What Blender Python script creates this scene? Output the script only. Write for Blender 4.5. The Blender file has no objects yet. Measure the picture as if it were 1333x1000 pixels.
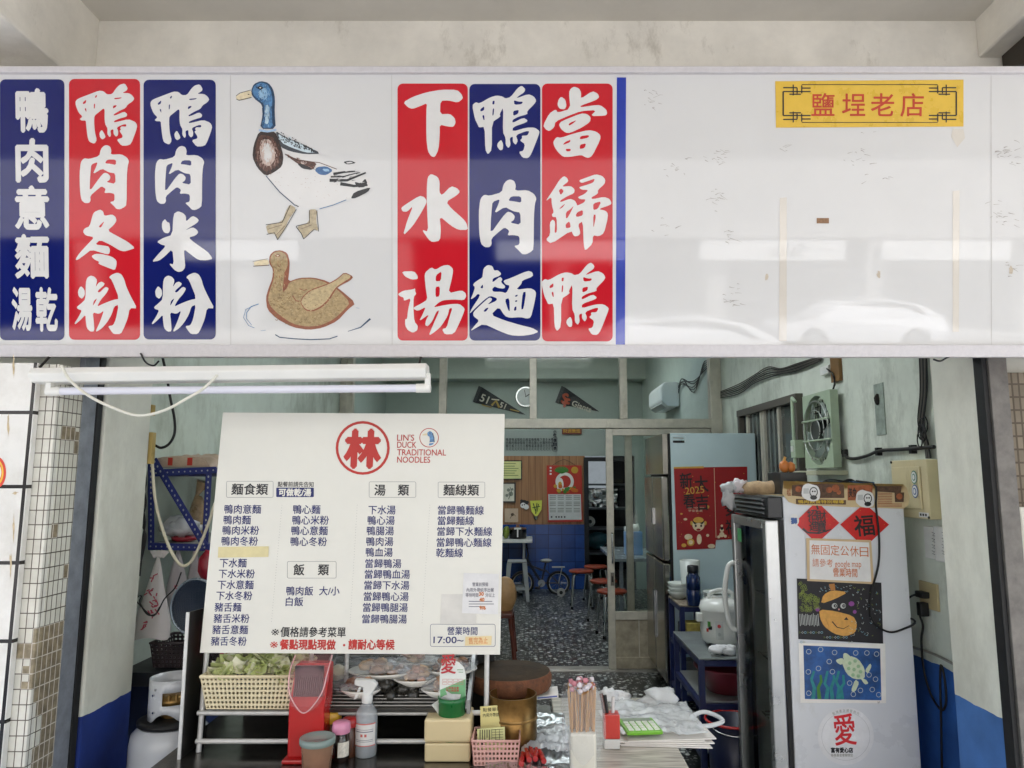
import bpy, bmesh, math, random
from mathutils import Vector, Matrix, noise
from mathutils.geometry import tessellate_polygon
random.seed(7)
C = bpy.context.scene.collection
SC = bpy.context.scene
# ------------------------------------------------------------------ camera
CH, PITCH, FPX, CX, CY = 1.65, math.radians(7.52), 924.0, 688.0, 500.0
SP, CP = math.sin(PITCH), math.cos(PITCH)
cam = bpy.data.cameras.new('camera'); camo = bpy.data.objects.new('camera', cam); C.objects.link(camo)
camo.location = (0, 0, CH); camo.rotation_euler = (math.pi/2 + PITCH, 0, 0)
cam.sensor_width = 36; cam.lens = FPX/1333*36; cam.shift_x = (666.5-CX)/1333
cam.clip_start = .05; cam.clip_end = 300
SC.camera = camo
# ------------------------------------------------------------------ world, sun, exposure
EL, ROT = math.radians(56), math.radians(25)
w = bpy.data.worlds.new('World'); SC.world = w; w.use_nodes = True
nt = w.node_tree; bg = nt.nodes['Background']
sky = nt.nodes.new('ShaderNodeTexSky'); sky.sky_type = 'NISHITA'; sky.sun_disc = False
sky.sun_elevation = EL; sky.sun_rotation = ROT; sky.dust_density = 2.0
nt.links.new(sky.outputs[0], bg.inputs[0]); bg.inputs[1].default_value = .15
sl = bpy.data.lights.new('sun', 'SUN'); sl.energy = 4.0; sl.angle = math.radians(.5); sl.color = (1, .97, .93)
so = bpy.data.objects.new('sun', sl); C.objects.link(so); so.location = (0, 0, 20)
sd = Vector((math.sin(ROT)*math.cos(EL), math.cos(ROT)*math.cos(EL), math.sin(EL)))
so.rotation_euler = sd.to_track_quat('Z', 'Y').to_euler()
SC.view_settings.view_transform = 'Standard'; SC.view_settings.look = 'None'
SC.view_settings.exposure = 2.3; SC.view_settings.gamma = 1; SC.view_settings.use_curve_mapping = False
SC.cycles.use_denoising = True; SC.cycles.use_adaptive_sampling = False; SC.cycles.max_bounces = 14; SC.cycles.diffuse_bounces = 8
SC.cycles.transparent_max_bounces = 24; SC.cycles.caustics_reflective = False; SC.cycles.caustics_refractive = False
SC.cycles.sample_clamp_indirect = 6
# ------------------------------------------------------------------ pixel of the photograph -> point in the place
def ray(px, py):
    a, b = (px-CX)/FPX, (CY-py)/FPX
    return Vector((a, CP - SP*b, SP + CP*b))
EYE = Vector((0, 0, CH))
def at(px, py, Y):
    d = ray(px, py); return EYE + d*(Y/d.y)
def atZ(px, py, z):
    d = ray(px, py); return EYE + d*((z-CH)/d.z)
def atX(px, py, x):
    d = ray(px, py); return EYE + d*(x/d.x)
def xof(px, Y, z):
    return (px-CX)/FPX*(Y*CP + (z-CH)*SP)
# ------------------------------------------------------------------ materials
def lin(h):
    if isinstance(h, str):
        c = [int(h[i:i+2], 16)/255 for i in (0, 2, 4)]
        return tuple((x/12.92 if x <= .04045 else ((x+.055)/1.055)**2.4) for x in c)
    return h
MATS = {}
def nodes(name):
    m = bpy.data.materials.new(name); m.use_nodes = True
    t = m.node_tree; return m, t, t.nodes['Principled BSDF']
def N(t, kind, **kw):
    n = t.nodes.new(kind)
    for k, v in kw.items():
        if k.startswith('i_'): n.inputs[k[2:].replace('_', ' ')].default_value = v
        else: setattr(n, k, v)
    return n
def ramp(t, stops):
    r = t.nodes.new('ShaderNodeValToRGB'); e = r.color_ramp.elements
    while len(e) < len(stops): e.new(.5)
    for el, (p, c) in zip(e, stops):
        el.position = p; el.color = (*c, 1) if len(c) == 3 else c
    return r
def M(name, col='808080', rough=.5, metal=0, var=.12, scale=6, bump=0, bscale=80, trans=0, coat=0, spec=.5, emit=0, dirt=None, dthr=.62):
    """plain material: a base colour with mottling, optional stains (dirt colour) and bump"""
    if name in MATS: return MATS[name]
    m, t, b = nodes(name); c = lin(col)
    tc = N(t, 'ShaderNodeTexCoord')
    b.inputs['Roughness'].default_value = rough; b.inputs['Metallic'].default_value = metal
    b.inputs['Specular IOR Level'].default_value = spec; b.inputs['Coat Weight'].default_value = coat
    b.inputs['Coat Roughness'].default_value = .015
    if var > 0:
        n = N(t, 'ShaderNodeTexNoise', i_Scale=scale, i_Detail=6.0, i_Roughness=.65)
        t.links.new(tc.outputs['Object'], n.inputs['Vector'])
        r = ramp(t, [(.3, tuple(x*(1-var) for x in c)), (.7, tuple(min(1, x*(1+var)) for x in c))])
        t.links.new(n.outputs['Fac'], r.inputs['Fac']); out = r.outputs['Color']
        if dirt:
            n2 = N(t, 'ShaderNodeTexNoise', i_Scale=scale*.55, i_Detail=9.0, i_Roughness=.75)
            mp = N(t, 'ShaderNodeMapping'); mp.inputs['Location'].default_value = (3, 7, 1); mp.inputs['Scale'].default_value = (1.3, 1.3, .6)
            t.links.new(tc.outputs['Object'], mp.inputs['Vector']); t.links.new(mp.outputs[0], n2.inputs['Vector'])
            r2 = ramp(t, [(dthr-.1, (0, 0, 0)), (dthr+.14, (1, 1, 1))]); t.links.new(n2.outputs['Fac'], r2.inputs['Fac'])
            mx = N(t, 'ShaderNodeMix', data_type='RGBA'); t.links.new(r2.outputs['Color'], mx.inputs['Factor'])
            t.links.new(out, mx.inputs['A']); mx.inputs['B'].default_value = (*lin(dirt), 1); out = mx.outputs['Result']
        t.links.new(out, b.inputs['Base Color'])
        rv = min(.1, rough*.35); rr = ramp(t, [(.2, (max(0, rough-rv),)*3), (.8, (min(1, rough+rv),)*3)]); t.links.new(n.outputs['Fac'], rr.inputs['Fac'])
        t.links.new(rr.outputs['Color'], b.inputs['Roughness'])
    else:
        b.inputs['Base Color'].default_value = (*c, 1)
    if bump:
        n3 = N(t, 'ShaderNodeTexNoise', i_Scale=bscale, i_Detail=4.0); t.links.new(tc.outputs['Object'], n3.inputs['Vector'])
        bp = N(t, 'ShaderNodeBump', i_Strength=bump, i_Distance=.004); t.links.new(n3.outputs['Fac'], bp.inputs['Height'])
        t.links.new(bp.outputs[0], b.inputs['Normal'])
    if trans:
        tr = N(t, 'ShaderNodeBsdfTransparent'); ms = N(t, 'ShaderNodeMixShader'); ms.inputs[0].default_value = trans
        t.links.new(b.outputs[0], ms.inputs[1]); t.links.new(tr.outputs[0], ms.inputs[2])
        t.links.new(ms.outputs[0], t.nodes['Material Output'].inputs[0])
    if emit:
        b.inputs['Emission Color'].default_value = (*c, 1); b.inputs['Emission Strength'].default_value = emit
    MATS[name] = m; return m
def glass(name, tint=(.9, .95, .92), rough=.03, ior=1.5):
    if name in MATS: return MATS[name]
    m = bpy.data.materials.new(name); m.use_nodes = True; t = m.node_tree; t.nodes.clear()
    o = N(t, 'ShaderNodeOutputMaterial'); tr = N(t, 'ShaderNodeBsdfTransparent'); tr.inputs[0].default_value = (*tint, 1)
    gl = N(t, 'ShaderNodeBsdfGlossy'); gl.inputs['Roughness'].default_value = rough
    fr = N(t, 'ShaderNodeFresnel'); fr.inputs[0].default_value = ior
    ms = N(t, 'ShaderNodeMixShader'); t.links.new(fr.outputs[0], ms.inputs[0]); t.links.new(tr.outputs[0], ms.inputs[1]); t.links.new(gl.outputs[0], ms.inputs[2])
    t.links.new(ms.outputs[0], o.inputs[0]); MATS[name] = m; return m
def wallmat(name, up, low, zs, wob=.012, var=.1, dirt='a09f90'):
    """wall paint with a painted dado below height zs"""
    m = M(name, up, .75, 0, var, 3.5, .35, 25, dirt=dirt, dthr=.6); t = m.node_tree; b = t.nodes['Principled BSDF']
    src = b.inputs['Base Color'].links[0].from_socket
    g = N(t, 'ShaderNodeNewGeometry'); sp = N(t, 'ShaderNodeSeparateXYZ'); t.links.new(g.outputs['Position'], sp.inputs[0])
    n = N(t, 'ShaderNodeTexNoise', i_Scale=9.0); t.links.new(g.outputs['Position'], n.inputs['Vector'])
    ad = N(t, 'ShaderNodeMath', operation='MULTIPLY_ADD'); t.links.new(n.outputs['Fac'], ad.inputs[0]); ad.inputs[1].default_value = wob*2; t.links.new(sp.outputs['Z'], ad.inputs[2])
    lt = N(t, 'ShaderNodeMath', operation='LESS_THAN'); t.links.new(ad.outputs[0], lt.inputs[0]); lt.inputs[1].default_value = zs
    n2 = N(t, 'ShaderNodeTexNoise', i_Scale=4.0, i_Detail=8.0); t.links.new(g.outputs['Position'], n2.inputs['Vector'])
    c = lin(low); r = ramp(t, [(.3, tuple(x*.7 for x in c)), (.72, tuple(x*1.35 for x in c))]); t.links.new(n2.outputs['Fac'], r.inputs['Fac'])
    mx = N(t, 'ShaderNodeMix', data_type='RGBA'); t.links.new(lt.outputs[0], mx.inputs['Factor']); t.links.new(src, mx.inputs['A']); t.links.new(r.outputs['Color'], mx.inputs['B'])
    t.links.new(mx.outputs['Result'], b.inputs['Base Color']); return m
def tilemat(name, col, mort, w, h, gap, rough=.25, missing=None, mthr=.6, var=.08, off=0.0, shift=(0, 0), zk=0.0):
    m, t, b = nodes(name); MATS[name] = m
    g = N(t, 'ShaderNodeNewGeometry'); sp = N(t, 'ShaderNodeSeparateXYZ'); t.links.new(g.outputs['Position'], sp.inputs[0])
    ad = N(t, 'ShaderNodeMath', operation='ADD'); t.links.new(sp.outputs['X'], ad.inputs[0]); t.links.new(sp.outputs['Y'], ad.inputs[1])
    cb = N(t, 'ShaderNodeCombineXYZ'); t.links.new(ad.outputs[0], cb.inputs[0]); t.links.new(sp.outputs['Z'], cb.inputs[1])
    mp = N(t, 'ShaderNodeMapping'); mp.inputs['Location'].default_value = (*shift, 0); t.links.new(cb.outputs[0], mp.inputs['Vector'])
    br = N(t, 'ShaderNodeTexBrick', offset=off, squash=1.0); br.inputs['Scale'].default_value = 1; br.inputs['Brick Width'].default_value = w; br.inputs['Row Height'].default_value = h
    br.inputs['Mortar Size'].default_value = gap; br.inputs['Mortar Smooth'].default_value = .1; br.inputs['Bias'].default_value = 0
    c = lin(col); br.inputs['Color1'].default_value = (*[x*(1-var) for x in c], 1); br.inputs['Color2'].default_value = (*[min(1, x*(1+var)) for x in c], 1); br.inputs['Mortar'].default_value = (*lin(mort), 1)
    t.links.new(mp.outputs[0], br.inputs['Vector']); out = br.outputs['Color']
    if missing:
        sn = N(t, 'ShaderNodeVectorMath', operation='SNAP'); t.links.new(mp.outputs[0], sn.inputs[0]); sn.inputs[1].default_value = (w, h, 1)
        n = N(t, 'ShaderNodeTexNoise', i_Scale=4.2, i_Detail=2.0); t.links.new(sn.outputs[0], n.inputs['Vector'])
        zz = N(t, 'ShaderNodeMath', operation='MULTIPLY_ADD'); t.links.new(sp.outputs['Z'], zz.inputs[0]); zz.inputs[1].default_value = -zk; t.links.new(n.outputs['Fac'], zz.inputs[2])
        gt = N(t, 'ShaderNodeMath', operation='GREATER_THAN'); t.links.new(zz.outputs[0], gt.inputs[0]); gt.inputs[1].default_value = mthr
        n4 = N(t, 'ShaderNodeTexNoise', i_Scale=40.0, i_Detail=6.0); t.links.new(g.outputs['Position'], n4.inputs['Vector'])
        cm = lin(missing); r4 = ramp(t, [(.3, tuple(x*.6 for x in cm)), (.7, tuple(x*1.3 for x in cm))]); t.links.new(n4.outputs['Fac'], r4.inputs['Fac'])
        m2 = N(t, 'ShaderNodeMix', data_type='RGBA', blend_type='MIX'); t.links.new(br.outputs['Fac'], m2.inputs['Factor']); t.links.new(r4.outputs['Color'], m2.inputs['A']); m2.inputs['B'].default_value = (.62, .57, .5, 1)
        m3 = N(t, 'ShaderNodeMix', data_type='RGBA'); t.links.new(gt.outputs[0], m3.inputs['Factor']); t.links.new(out, m3.inputs['A']); t.links.new(m2.outputs['Result'], m3.inputs['B']); out = m3.outputs['Result']
    # grime
    n5 = N(t, 'ShaderNodeTexNoise', i_Scale=5.0, i_Detail=10.0, i_Roughness=.7); t.links.new(g.outputs['Position'], n5.inputs['Vector'])
    r5 = ramp(t, [(.35, (.72, .7, .66)), (.6, (1, 1, 1))]); t.links.new(n5.outputs['Fac'], r5.inputs['Fac'])
    m6 = N(t, 'ShaderNodeMix', data_type='RGBA', blend_type='MULTIPLY'); m6.inputs['Factor'].default_value = .6; t.links.new(out, m6.inputs['A']); t.links.new(r5.outputs['Color'], m6.inputs['B'])
    t.links.new(m6.outputs['Result'], b.inputs['Base Color'])
    b.inputs['Roughness'].default_value = rough
    bp = N(t, 'ShaderNodeBump', i_Strength=.5, i_Distance=.003, invert=True); t.links.new(br.outputs['Fac'], bp.inputs['Height']); t.links.new(bp.outputs[0], b.inputs['Normal'])
    return m
def terrazzo(name):
    m, t, b = nodes(name); MATS[name] = m
    g = N(t, 'ShaderNodeNewGeometry')
    def layer(sc, r0, thr):
        v = N(t, 'ShaderNodeTexVoronoi', feature='F1'); v.inputs['Scale'].default_value = sc; v.inputs['Randomness'].default_value = 1
        nz = N(t, 'ShaderNodeTexNoise', i_Scale=sc*1.2); t.links.new(g.outputs['Position'], nz.inputs['Vector'])
        mx = N(t, 'ShaderNodeMix', data_type='VECTOR'); mx.inputs['Factor'].default_value = .012; t.links.new(g.outputs['Position'], mx.inputs['A']); t.links.new(nz.outputs['Color'], mx.inputs['B'])
        t.links.new(mx.outputs['Result'], v.inputs['Vector'])
        lt = N(t, 'ShaderNodeMath', operation='LESS_THAN'); t.links.new(v.outputs['Distance'], lt.inputs[0]); lt.inputs[1].default_value = r0
        s = N(t, 'ShaderNodeSeparateColor'); t.links.new(v.outputs['Color'], s.inputs[0])
        gt = N(t, 'ShaderNodeMath', operation='GREATER_THAN'); t.links.new(s.outputs[0], gt.inputs[0]); gt.inputs[1].default_value = thr
        mu = N(t, 'ShaderNodeMath', operation='MULTIPLY'); t.links.new(lt.outputs[0], mu.inputs[0]); t.links.new(gt.outputs[0], mu.inputs[1])
        rc = ramp(t, [(0, (.14, .15, .15)), (.5, (.3, .32, .31)), (1, (.7, .71, .68))]); t.links.new(s.outputs[1], rc.inputs['Fac'])
        return mu.outputs[0], rc.outputs['Color']
    f1, c1 = layer(23, .40, .42); f2, c2 = layer(52, .42, .6)
    a = N(t, 'ShaderNodeMix', data_type='RGBA'); a.inputs['A'].default_value = (.008, .009, .010, 1); t.links.new(f2, a.inputs['Factor']); t.links.new(c2, a.inputs['B'])
    c = N(t, 'ShaderNodeMix', data_type='RGBA'); t.links.new(f1, c.inputs['Factor']); t.links.new(a.outputs['Result'], c.inputs['A']); t.links.new(c1, c.inputs['B'])
    t.links.new(c.outputs['Result'], b.inputs['Base Color']); b.inputs['Roughness'].default_value = .32
    return m
# ------------------------------------------------------------------ geometry collector
class G:
    def __init__(s): s.v = []; s.f = []; s.mi = []; s.sm = []; s.ms = []
    def add(s, vs, fs, m, sm=False):
        if m not in s.ms: s.ms.append(m)
        k = s.ms.index(m); b = len(s.v); s.v += [tuple(v) for v in vs]
        for f in fs: s.f.append(tuple(i+b for i in f)); s.mi.append(k); s.sm.append(sm)
        return s
    def obox(s, c, ax, ay, az, m):
        c, ax, ay, az = map(Vector, (c, ax, ay, az))
        vs = [c+i*ax+j*ay+k*az for i in (-1, 1) for j in (-1, 1) for k in (-1, 1)]
        return s.add(vs, [(0, 1, 3, 2), (4, 6, 7, 5), (0, 4, 5, 1), (2, 3, 7, 6), (0, 2, 6, 4), (1, 5, 7, 3)], m)
    def box(s, x0, x1, y0, y1, z0, z1, m):
        return s.obox(((x0+x1)/2, (y0+y1)/2, (z0+z1)/2), ((x1-x0)/2, 0, 0), (0, (y1-y0)/2, 0), (0, 0, (z1-z0)/2), m)
    def quad(s, a, b, c, d, m): return s.add([a, b, c, d], [(0, 1, 2, 3)], m)
    def ring(s, pts, rad, m, n=10, caps=True, sm=True):
        """tube through pts with radius list"""
        pts = [Vector(p) for p in pts]
        rad = [rad]*len(pts) if not isinstance(rad, (list, tuple)) else rad
        vs = []; up = None
        for i, p in enumerate(pts):
            d = (pts[min(i+1, len(pts)-1)]-pts[max(i-1, 0)])
            d = d.normalized() if d.length > 1e-9 else Vector((0, 0, 1))
            if up is None: up = d.orthogonal().normalized()
            up = (up - d*up.dot(d)); up = up.normalized() if up.length > 1e-6 else d.orthogonal().normalized()
            sd_ = d.cross(up)
            vs += [p + (up*math.cos(2*math.pi*k/n)+sd_*math.sin(2*math.pi*k/n))*rad[i] for k in range(n)]
        fs = [(i*n+k, i*n+(k+1) % n, (i+1)*n+(k+1) % n, (i+1)*n+k) for i in range(len(pts)-1) for k in range(n)]
        s.add(vs, fs, m, sm)
        if caps:
            s.add(vs[:n], [tuple(range(n))[::-1]], m); s.add(vs[-n:], [tuple(range(n))], m)
        return s
    def cyl(s, p0, p1, r, m, r1=None, n=20, caps=True): return s.ring([p0, p1], [r, r if r1 is None else r1], m, n, caps)
    def curve(s, pts, r, m, n=6, k=6):
        """smooth cable through control points"""
        pts = [Vector(p) for p in pts]; P = [pts[0]*2-pts[1]]+pts+[pts[-1]*2-pts[-2]]; out = []
        for i in range(1, len(P)-2):
            for j in range(k):
                t = j/k; a, b, c, d = P[i-1:i+3]
                out.append(.5*((2*b)+(c-a)*t+(2*a-5*b+4*c-d)*t*t+(3*b-a-3*c+d)*t**3))
        out.append(pts[-1]); return s.ring(out, r, m, n)
    def lathe(s, prof, o, m, n=24, sx=1, sy=1):
        o = Vector(o); vs = [o+Vector((r*math.cos(2*math.pi*k/n)*sx, r*math.sin(2*math.pi*k/n)*sy, z)) for r, z in prof for k in range(n)]
        fs = [(i*n+k, i*n+(k+1) % n, (i+1)*n+(k+1) % n, (i+1)*n+k) for i in range(len(prof)-1) for k in range(n)]
        s.add(vs, fs, m, True)
        if prof[0][0] > 1e-5: s.add(vs[:n], [tuple(range(n))[::-1]], m)
        if prof[-1][0] > 1e-5: s.add(vs[-n:], [tuple(range(n))], m)
        return s
    def blob(s, c, rx, ry, rz, m, n=10, amp=.15, seed=0, sm=True):
        c = Vector(c); vs = []; k2 = n//2+1
        for i in range(k2+1):
            th = math.pi*i/k2
            for k in range(n):
                ph = 2*math.pi*k/n
                d = Vector((math.sin(th)*math.cos(ph), math.sin(th)*math.sin(ph), math.cos(th)))
                f = 1+amp*noise.noise(d*1.8+Vector((seed*3.1, seed*1.7, seed)))
                vs.append(c+Vector((d.x*rx*f, d.y*ry*f, d.z*rz*f)))
        fs = [(i*n+k, (i+1)*n+k, (i+1)*n+(k+1) % n, i*n+(k+1) % n) for i in range(k2) for k in range(n)]
        return s.add(vs, fs, m, sm)
    def poly(s, pts, m):
        pts = [Vector(p) for p in pts]
        return s.add(pts, tessellate_polygon([pts]), m)
    def prism(s, pts, vec, m):
        pts = [Vector(p) for p in pts]; vec = Vector(vec); n = len(pts); tr = tessellate_polygon([pts])
        vs = pts+[p+vec for p in pts]
        fs = [t for t in tr]+[tuple(i+n for i in t)[::-1] for t in tr]+[(i, (i+1) % n, n+(i+1) % n, n+i) for i in range(n)]
        return s.add(vs, fs, m)
    def sheet(s, fn, nu, nv, m, sm=True):
        vs = [fn(i/nu, j/nv) for j in range(nv+1) for i in range(nu+1)]; w_ = nu+1
        return s.add(vs, [(j*w_+i, j*w_+i+1, (j+1)*w_+i+1, (j+1)*w_+i) for j in range(nv) for i in range(nu)], m, sm)
ORG = {}
def part(name, g, parent=None, bevel=0, solid=0):
    me = bpy.data.meshes.new(name)
    if parent is not None: o0 = ORG[parent.name]
    else:
        xs, ys, zs = zip(*g.v); o0 = Vector(((min(xs)+max(xs))/2, (min(ys)+max(ys))/2, min(zs)))
    me.from_pydata([Vector(v)-o0 for v in g.v], [], g.f)
    for m in g.ms: me.materials.append(m)
    for p, k, s in zip(me.polygons, g.mi, g.sm): p.material_index = k; p.use_smooth = s
    bm = bmesh.new(); bm.from_mesh(me); bmesh.ops.recalc_face_normals(bm, faces=bm.faces); bm.to_mesh(me); bm.free()
    o = bpy.data.objects.new(name, me); C.objects.link(o)
    if parent is not None: o.parent = parent
    else: o.location = o0
    ORG[o.name] = o0
    if bevel:
        b = o.modifiers.new('bevel', 'BEVEL'); b.width = bevel; b.segments = 2; b.limit_method = 'ANGLE'; b.angle_limit = .6; b.harden_normals = False
    if solid:
        b = o.modifiers.new('solid', 'SOLIDIFY'); b.thickness = solid
    return o
def tag(o, label, cat, group=None):
    o['label'] = label; o['category'] = cat
    if group: o['group'] = group
    return o
def one(name, label, cat, g, group=None, **kw): return tag(part(name, g, **kw), label, cat, group)
def T(name, label, cat, loc, group=None):
    o = bpy.data.objects.new(name, None); C.objects.link(o); o.location = loc; o.empty_display_size = .1
    ORG[o.name] = Vector(loc); return tag(o, label, cat, group)
def copy_thing(o, loc, label=None, rotz=None):
    def rec(x, par):
        c = x.copy(); C.objects.link(c); c.parent = par
        for ch in [q for q in bpy.data.objects if q.parent == x]: rec(ch, c)
        return c
    c = rec(o, None); c.location = loc
    if rotz is not None: c.rotation_euler.z = rotz
    if label: c['label'] = label
    return c
def structure(name, g): o = part(name, g); o['kind'] = 'structure'; return o
# ------------------------------------------------------------------ flat graphics on a plane
_gl = {}
def glyphs(s):
    if s not in _gl:
        c = bpy.data.curves.new('t', 'FONT'); c.body = s; c.size = 1; c.resolution_u = 3
        o = bpy.data.objects.new('t', c); C.objects.link(o); bpy.context.view_layer.update()
        m = bpy.data.meshes.new_from_object(o.evaluated_get(bpy.context.evaluated_depsgraph_get()))
        _gl[s] = ([(v.co.x, v.co.y) for v in m.vertices], [tuple(p.vertices) for p in m.polygons])
        bpy.data.objects.remove(o); bpy.data.curves.remove(c); bpy.data.meshes.remove(m)
    return _gl[s]
def chaikin(p, it=1):
    for _ in range(it):
        q = []
        for i in range(len(p)):
            a, b = p[i], p[(i+1) % len(p)]
            q += [(a[0]*.8+b[0]*.2, a[1]*.8+b[1]*.2), (a[0]*.2+b[0]*.8, a[1]*.2+b[1]*.8)]
        p = q
    return p
class Pl:
    """a real plane in the place: point p0, right axis a, down axis b; n points to the viewer"""
    def __init__(s, p0, a, b):
        s.p0 = Vector(p0); s.a = Vector(a).normalized(); b = Vector(b); s.b = (b-s.a*b.dot(s.a)).normalized(); s.n = s.a.cross(s.b)
        if s.n.dot(EYE-s.p0) < 0: s.n = -s.n
    def pt(s, px, py, lift=0):
        d = ray(px, py); return EYE+d*((s.p0-EYE).dot(s.n)/d.dot(s.n))+s.n*lift
    def fill(s, g, loops, m, lift=.0005):
        """loops of pixels: outer first, then holes"""
        P = [[s.pt(x, y, lift) for x, y in l] for l in loops]
        L2 = [[Vector((p.dot(s.a), p.dot(s.b), 0)) for p in l] for l in P]
        g.add([p for l in P for p in l], tessellate_polygon(L2), m)
    def rrect(s, g, x0, y0, x1, y1, r, m, lift=.0005, frame=0):
        def rr(x0, y0, x1, y1, r):
            o = []
            for cx, cy, a0 in ((x1-r, y0+r, -90), (x1-r, y1-r, 0), (x0+r, y1-r, 90), (x0+r, y0+r, 180)):
                for k in range(5): a = math.radians(a0+k*22.5); o.append((cx+r*math.cos(a), cy+r*math.sin(a)))
            return o
        l = [rr(x0, y0, x1, y1, r)]
        if frame: l.append(rr(x0+frame, y0+frame, x1-frame, y1-frame, max(.2, r-frame)))
        s.fill(g, l, m, lift)
    def disc(s, g, cx, cy, r, m, lift=.0005, inner=0, ry=None, n=32):
        ry = ry or r; l = [[(cx+r*math.cos(6.28319*k/n), cy+ry*math.sin(6.28319*k/n)) for k in range(n)]]
        if inner: l.append([(cx+(r-inner)*math.cos(6.28319*k/n), cy+(ry-inner)*math.sin(6.28319*k/n)) for k in range(n)])
        s.fill(g, l, m, lift)
    def stroke(s, g, pts, w0, m, lift=.0006, w1=None):
        """brush line of pixel width w0 -> w1"""
        w1 = w0 if w1 is None else w1; L = []; R = []
        for i, (x, y) in enumerate(pts):
            a = pts[max(i-1, 0)]; b = pts[min(i+1, len(pts)-1)]; dx, dy = b[0]-a[0], b[1]-a[1]; l = math.hypot(dx, dy) or 1
            w_ = (w0+(w1-w0)*i/max(1, len(pts)-1))/2; L.append((x-dy/l*w_, y+dx/l*w_)); R.append((x+dy/l*w_, y-dx/l*w_))
        P = [s.pt(x, y, lift) for x, y in L]+[s.pt(x, y, lift) for x, y in R]; n = len(pts)
        g.add(P, [(i, i+1, n+i+1, n+i) for i in range(n-1)], m)
    def text(s, g, body, px, py, h, m, align='L', w=None, lift=.0006, bold=0, rot=0, sx=1):
        vs, fs = glyphs(body)
        if not vs: return
        x0, x1 = min(v[0] for v in vs), max(v[0] for v in vs)
        o = s.pt(px, py, lift); k = (s.pt(px, py+1, lift)-s.pt(px, py-1, lift)).length/2
        size = h/.92*k; fx = size*sx
        if w: fx = w*k/(x1-x0)
        ox = {'L': x0, 'C': (x0+x1)/2, 'R': x1}[align]; cy = .38 if any(ord(c) > 0x2e80 for c in body) else .36
        cr, sr = math.cos(rot), math.sin(rot)
        offs = [(0, 0)] if not bold else [(i*bold, j*bold) for i, j in ((0, 0), (.5, .5), (-.5, .5), (.5, -.5), (-.5, -.5), (1, 0), (-1, 0), (0, 1), (0, -1))][:9 if bold > .03 else 5]
        for q, (dx, dy) in enumerate(offs):
            P = []
            for x, y in vs:
                u, v = (x-ox+dx)*fx, -(y-cy+dy)*size
                P.append(o+s.a*(u*cr-v*sr)+s.b*(u*sr+v*cr)+s.n*(q*.00003))
            g.add(P, fs, m)
# ================================================================== SETTING
zc = 3.46
YF = (zc-CH)/ray(700, 27).z*ray(700, 27).y
WX0, WX1 = -1.70, 1.80            # side walls of the shop
YD = 6.4                           # partition
YB = 10.9                          # back wall
ter = terrazzo('terrazzo')
g = G(); g.box(-6, 6, 2.44, 13.5, -.1, 0, ter); structure('floor', g)
g = G(); g.box(-6, 6, -.6, 2.44, -.12, 0, M('arcade_tiles', 'd3d0ca', .6, var=.1, scale=3)); structure('arcade_pavement', g)
asph = M('asphalt', '84827f', .9, var=.2, scale=3, bump=.4)
g = G(); g.quad((-60, -60, -.15), (60, -60, -.15), (60, 40, -.15), (-60, 40, -.15), asph); structure('road', g)
g = G(); g.box(-30, 30, -23, -17.2, -.15, 0, M('paving', 'b5b3ae', .85, var=.15)); structure('pavement', g)
plaster = M('beam_plaster', 'e6e2d8', .9, var=.1, scale=5, bump=.9, bscale=14, dirt='8f8672', dthr=.68)
ceilp = M('ceiling_paint', 'd8d4cb', .9, var=.08, scale=2, bump=.3, bscale=20)
g = G(); g.box(-6, 6, -.6, YF+.4, 3.46, 3.76, ceilp); one('arcade_ceiling', 'flat painted concrete ceiling slab above the shop sign', 'ceiling', g)
# front beam and the two side beams that run towards the street
xl = xof(127, YF, 3.35); xr = xof(1272, YF, 3.35)
g = G(); g.box(-6, 6, YF, YF+.3, 2.35, zc+.01, plaster); one('concrete_beam', 'rough plastered cream beam running behind the top of the sign', 'beam', g, bevel=.012)
zl = atX(70, 80, xl).z; zr = atX(1272, 77, xr).z
g = G(); g.box(xl-.42, xl, -.4, YF+.005, zl, zc+.01, plaster); one('concrete_beam', 'grey side beam crossing the top left corner above the sign', 'beam', g, bevel=.01)
g = G(); g.box(xr, xr+.4, -.4, YF+.005, zr, zc+.01, plaster); one('concrete_beam', 'grey side beam in the top right corner beside hanging cables', 'beam', g, bevel=.01)
dark = M('dark_matte', '2a2723', .9)
g = G(); g.box(xr+.08, xr+.5, YF-.32, YF-.02, zr-.55, zr-.004, M('dark_brown_box', '3a352e', .8, var=.3));  # dark brown box below the corner beam
for k in range(6):
    x = xr-.02+k*.05
    g.curve([(x+.25, YF-.4, zr-.05), (x+.1, YF-.3, zr-.16-.02*k), (x-.06, YF-.2, zr-.22-.03*k), (x-.12+.03*k, YF-.16, zr-.5)], .006, dark)
one('cable_bundle', 'bundle of dark cables and a dark box under the right corner beam', 'cables', g)
# outer edge beam of the arcade, behind the viewer
g = G(); g.box(-6, 6, -.9, -.6, 3.1, 3.76, plaster); one('concrete_beam', 'edge beam of the arcade on the street side', 'beam', g)
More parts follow.
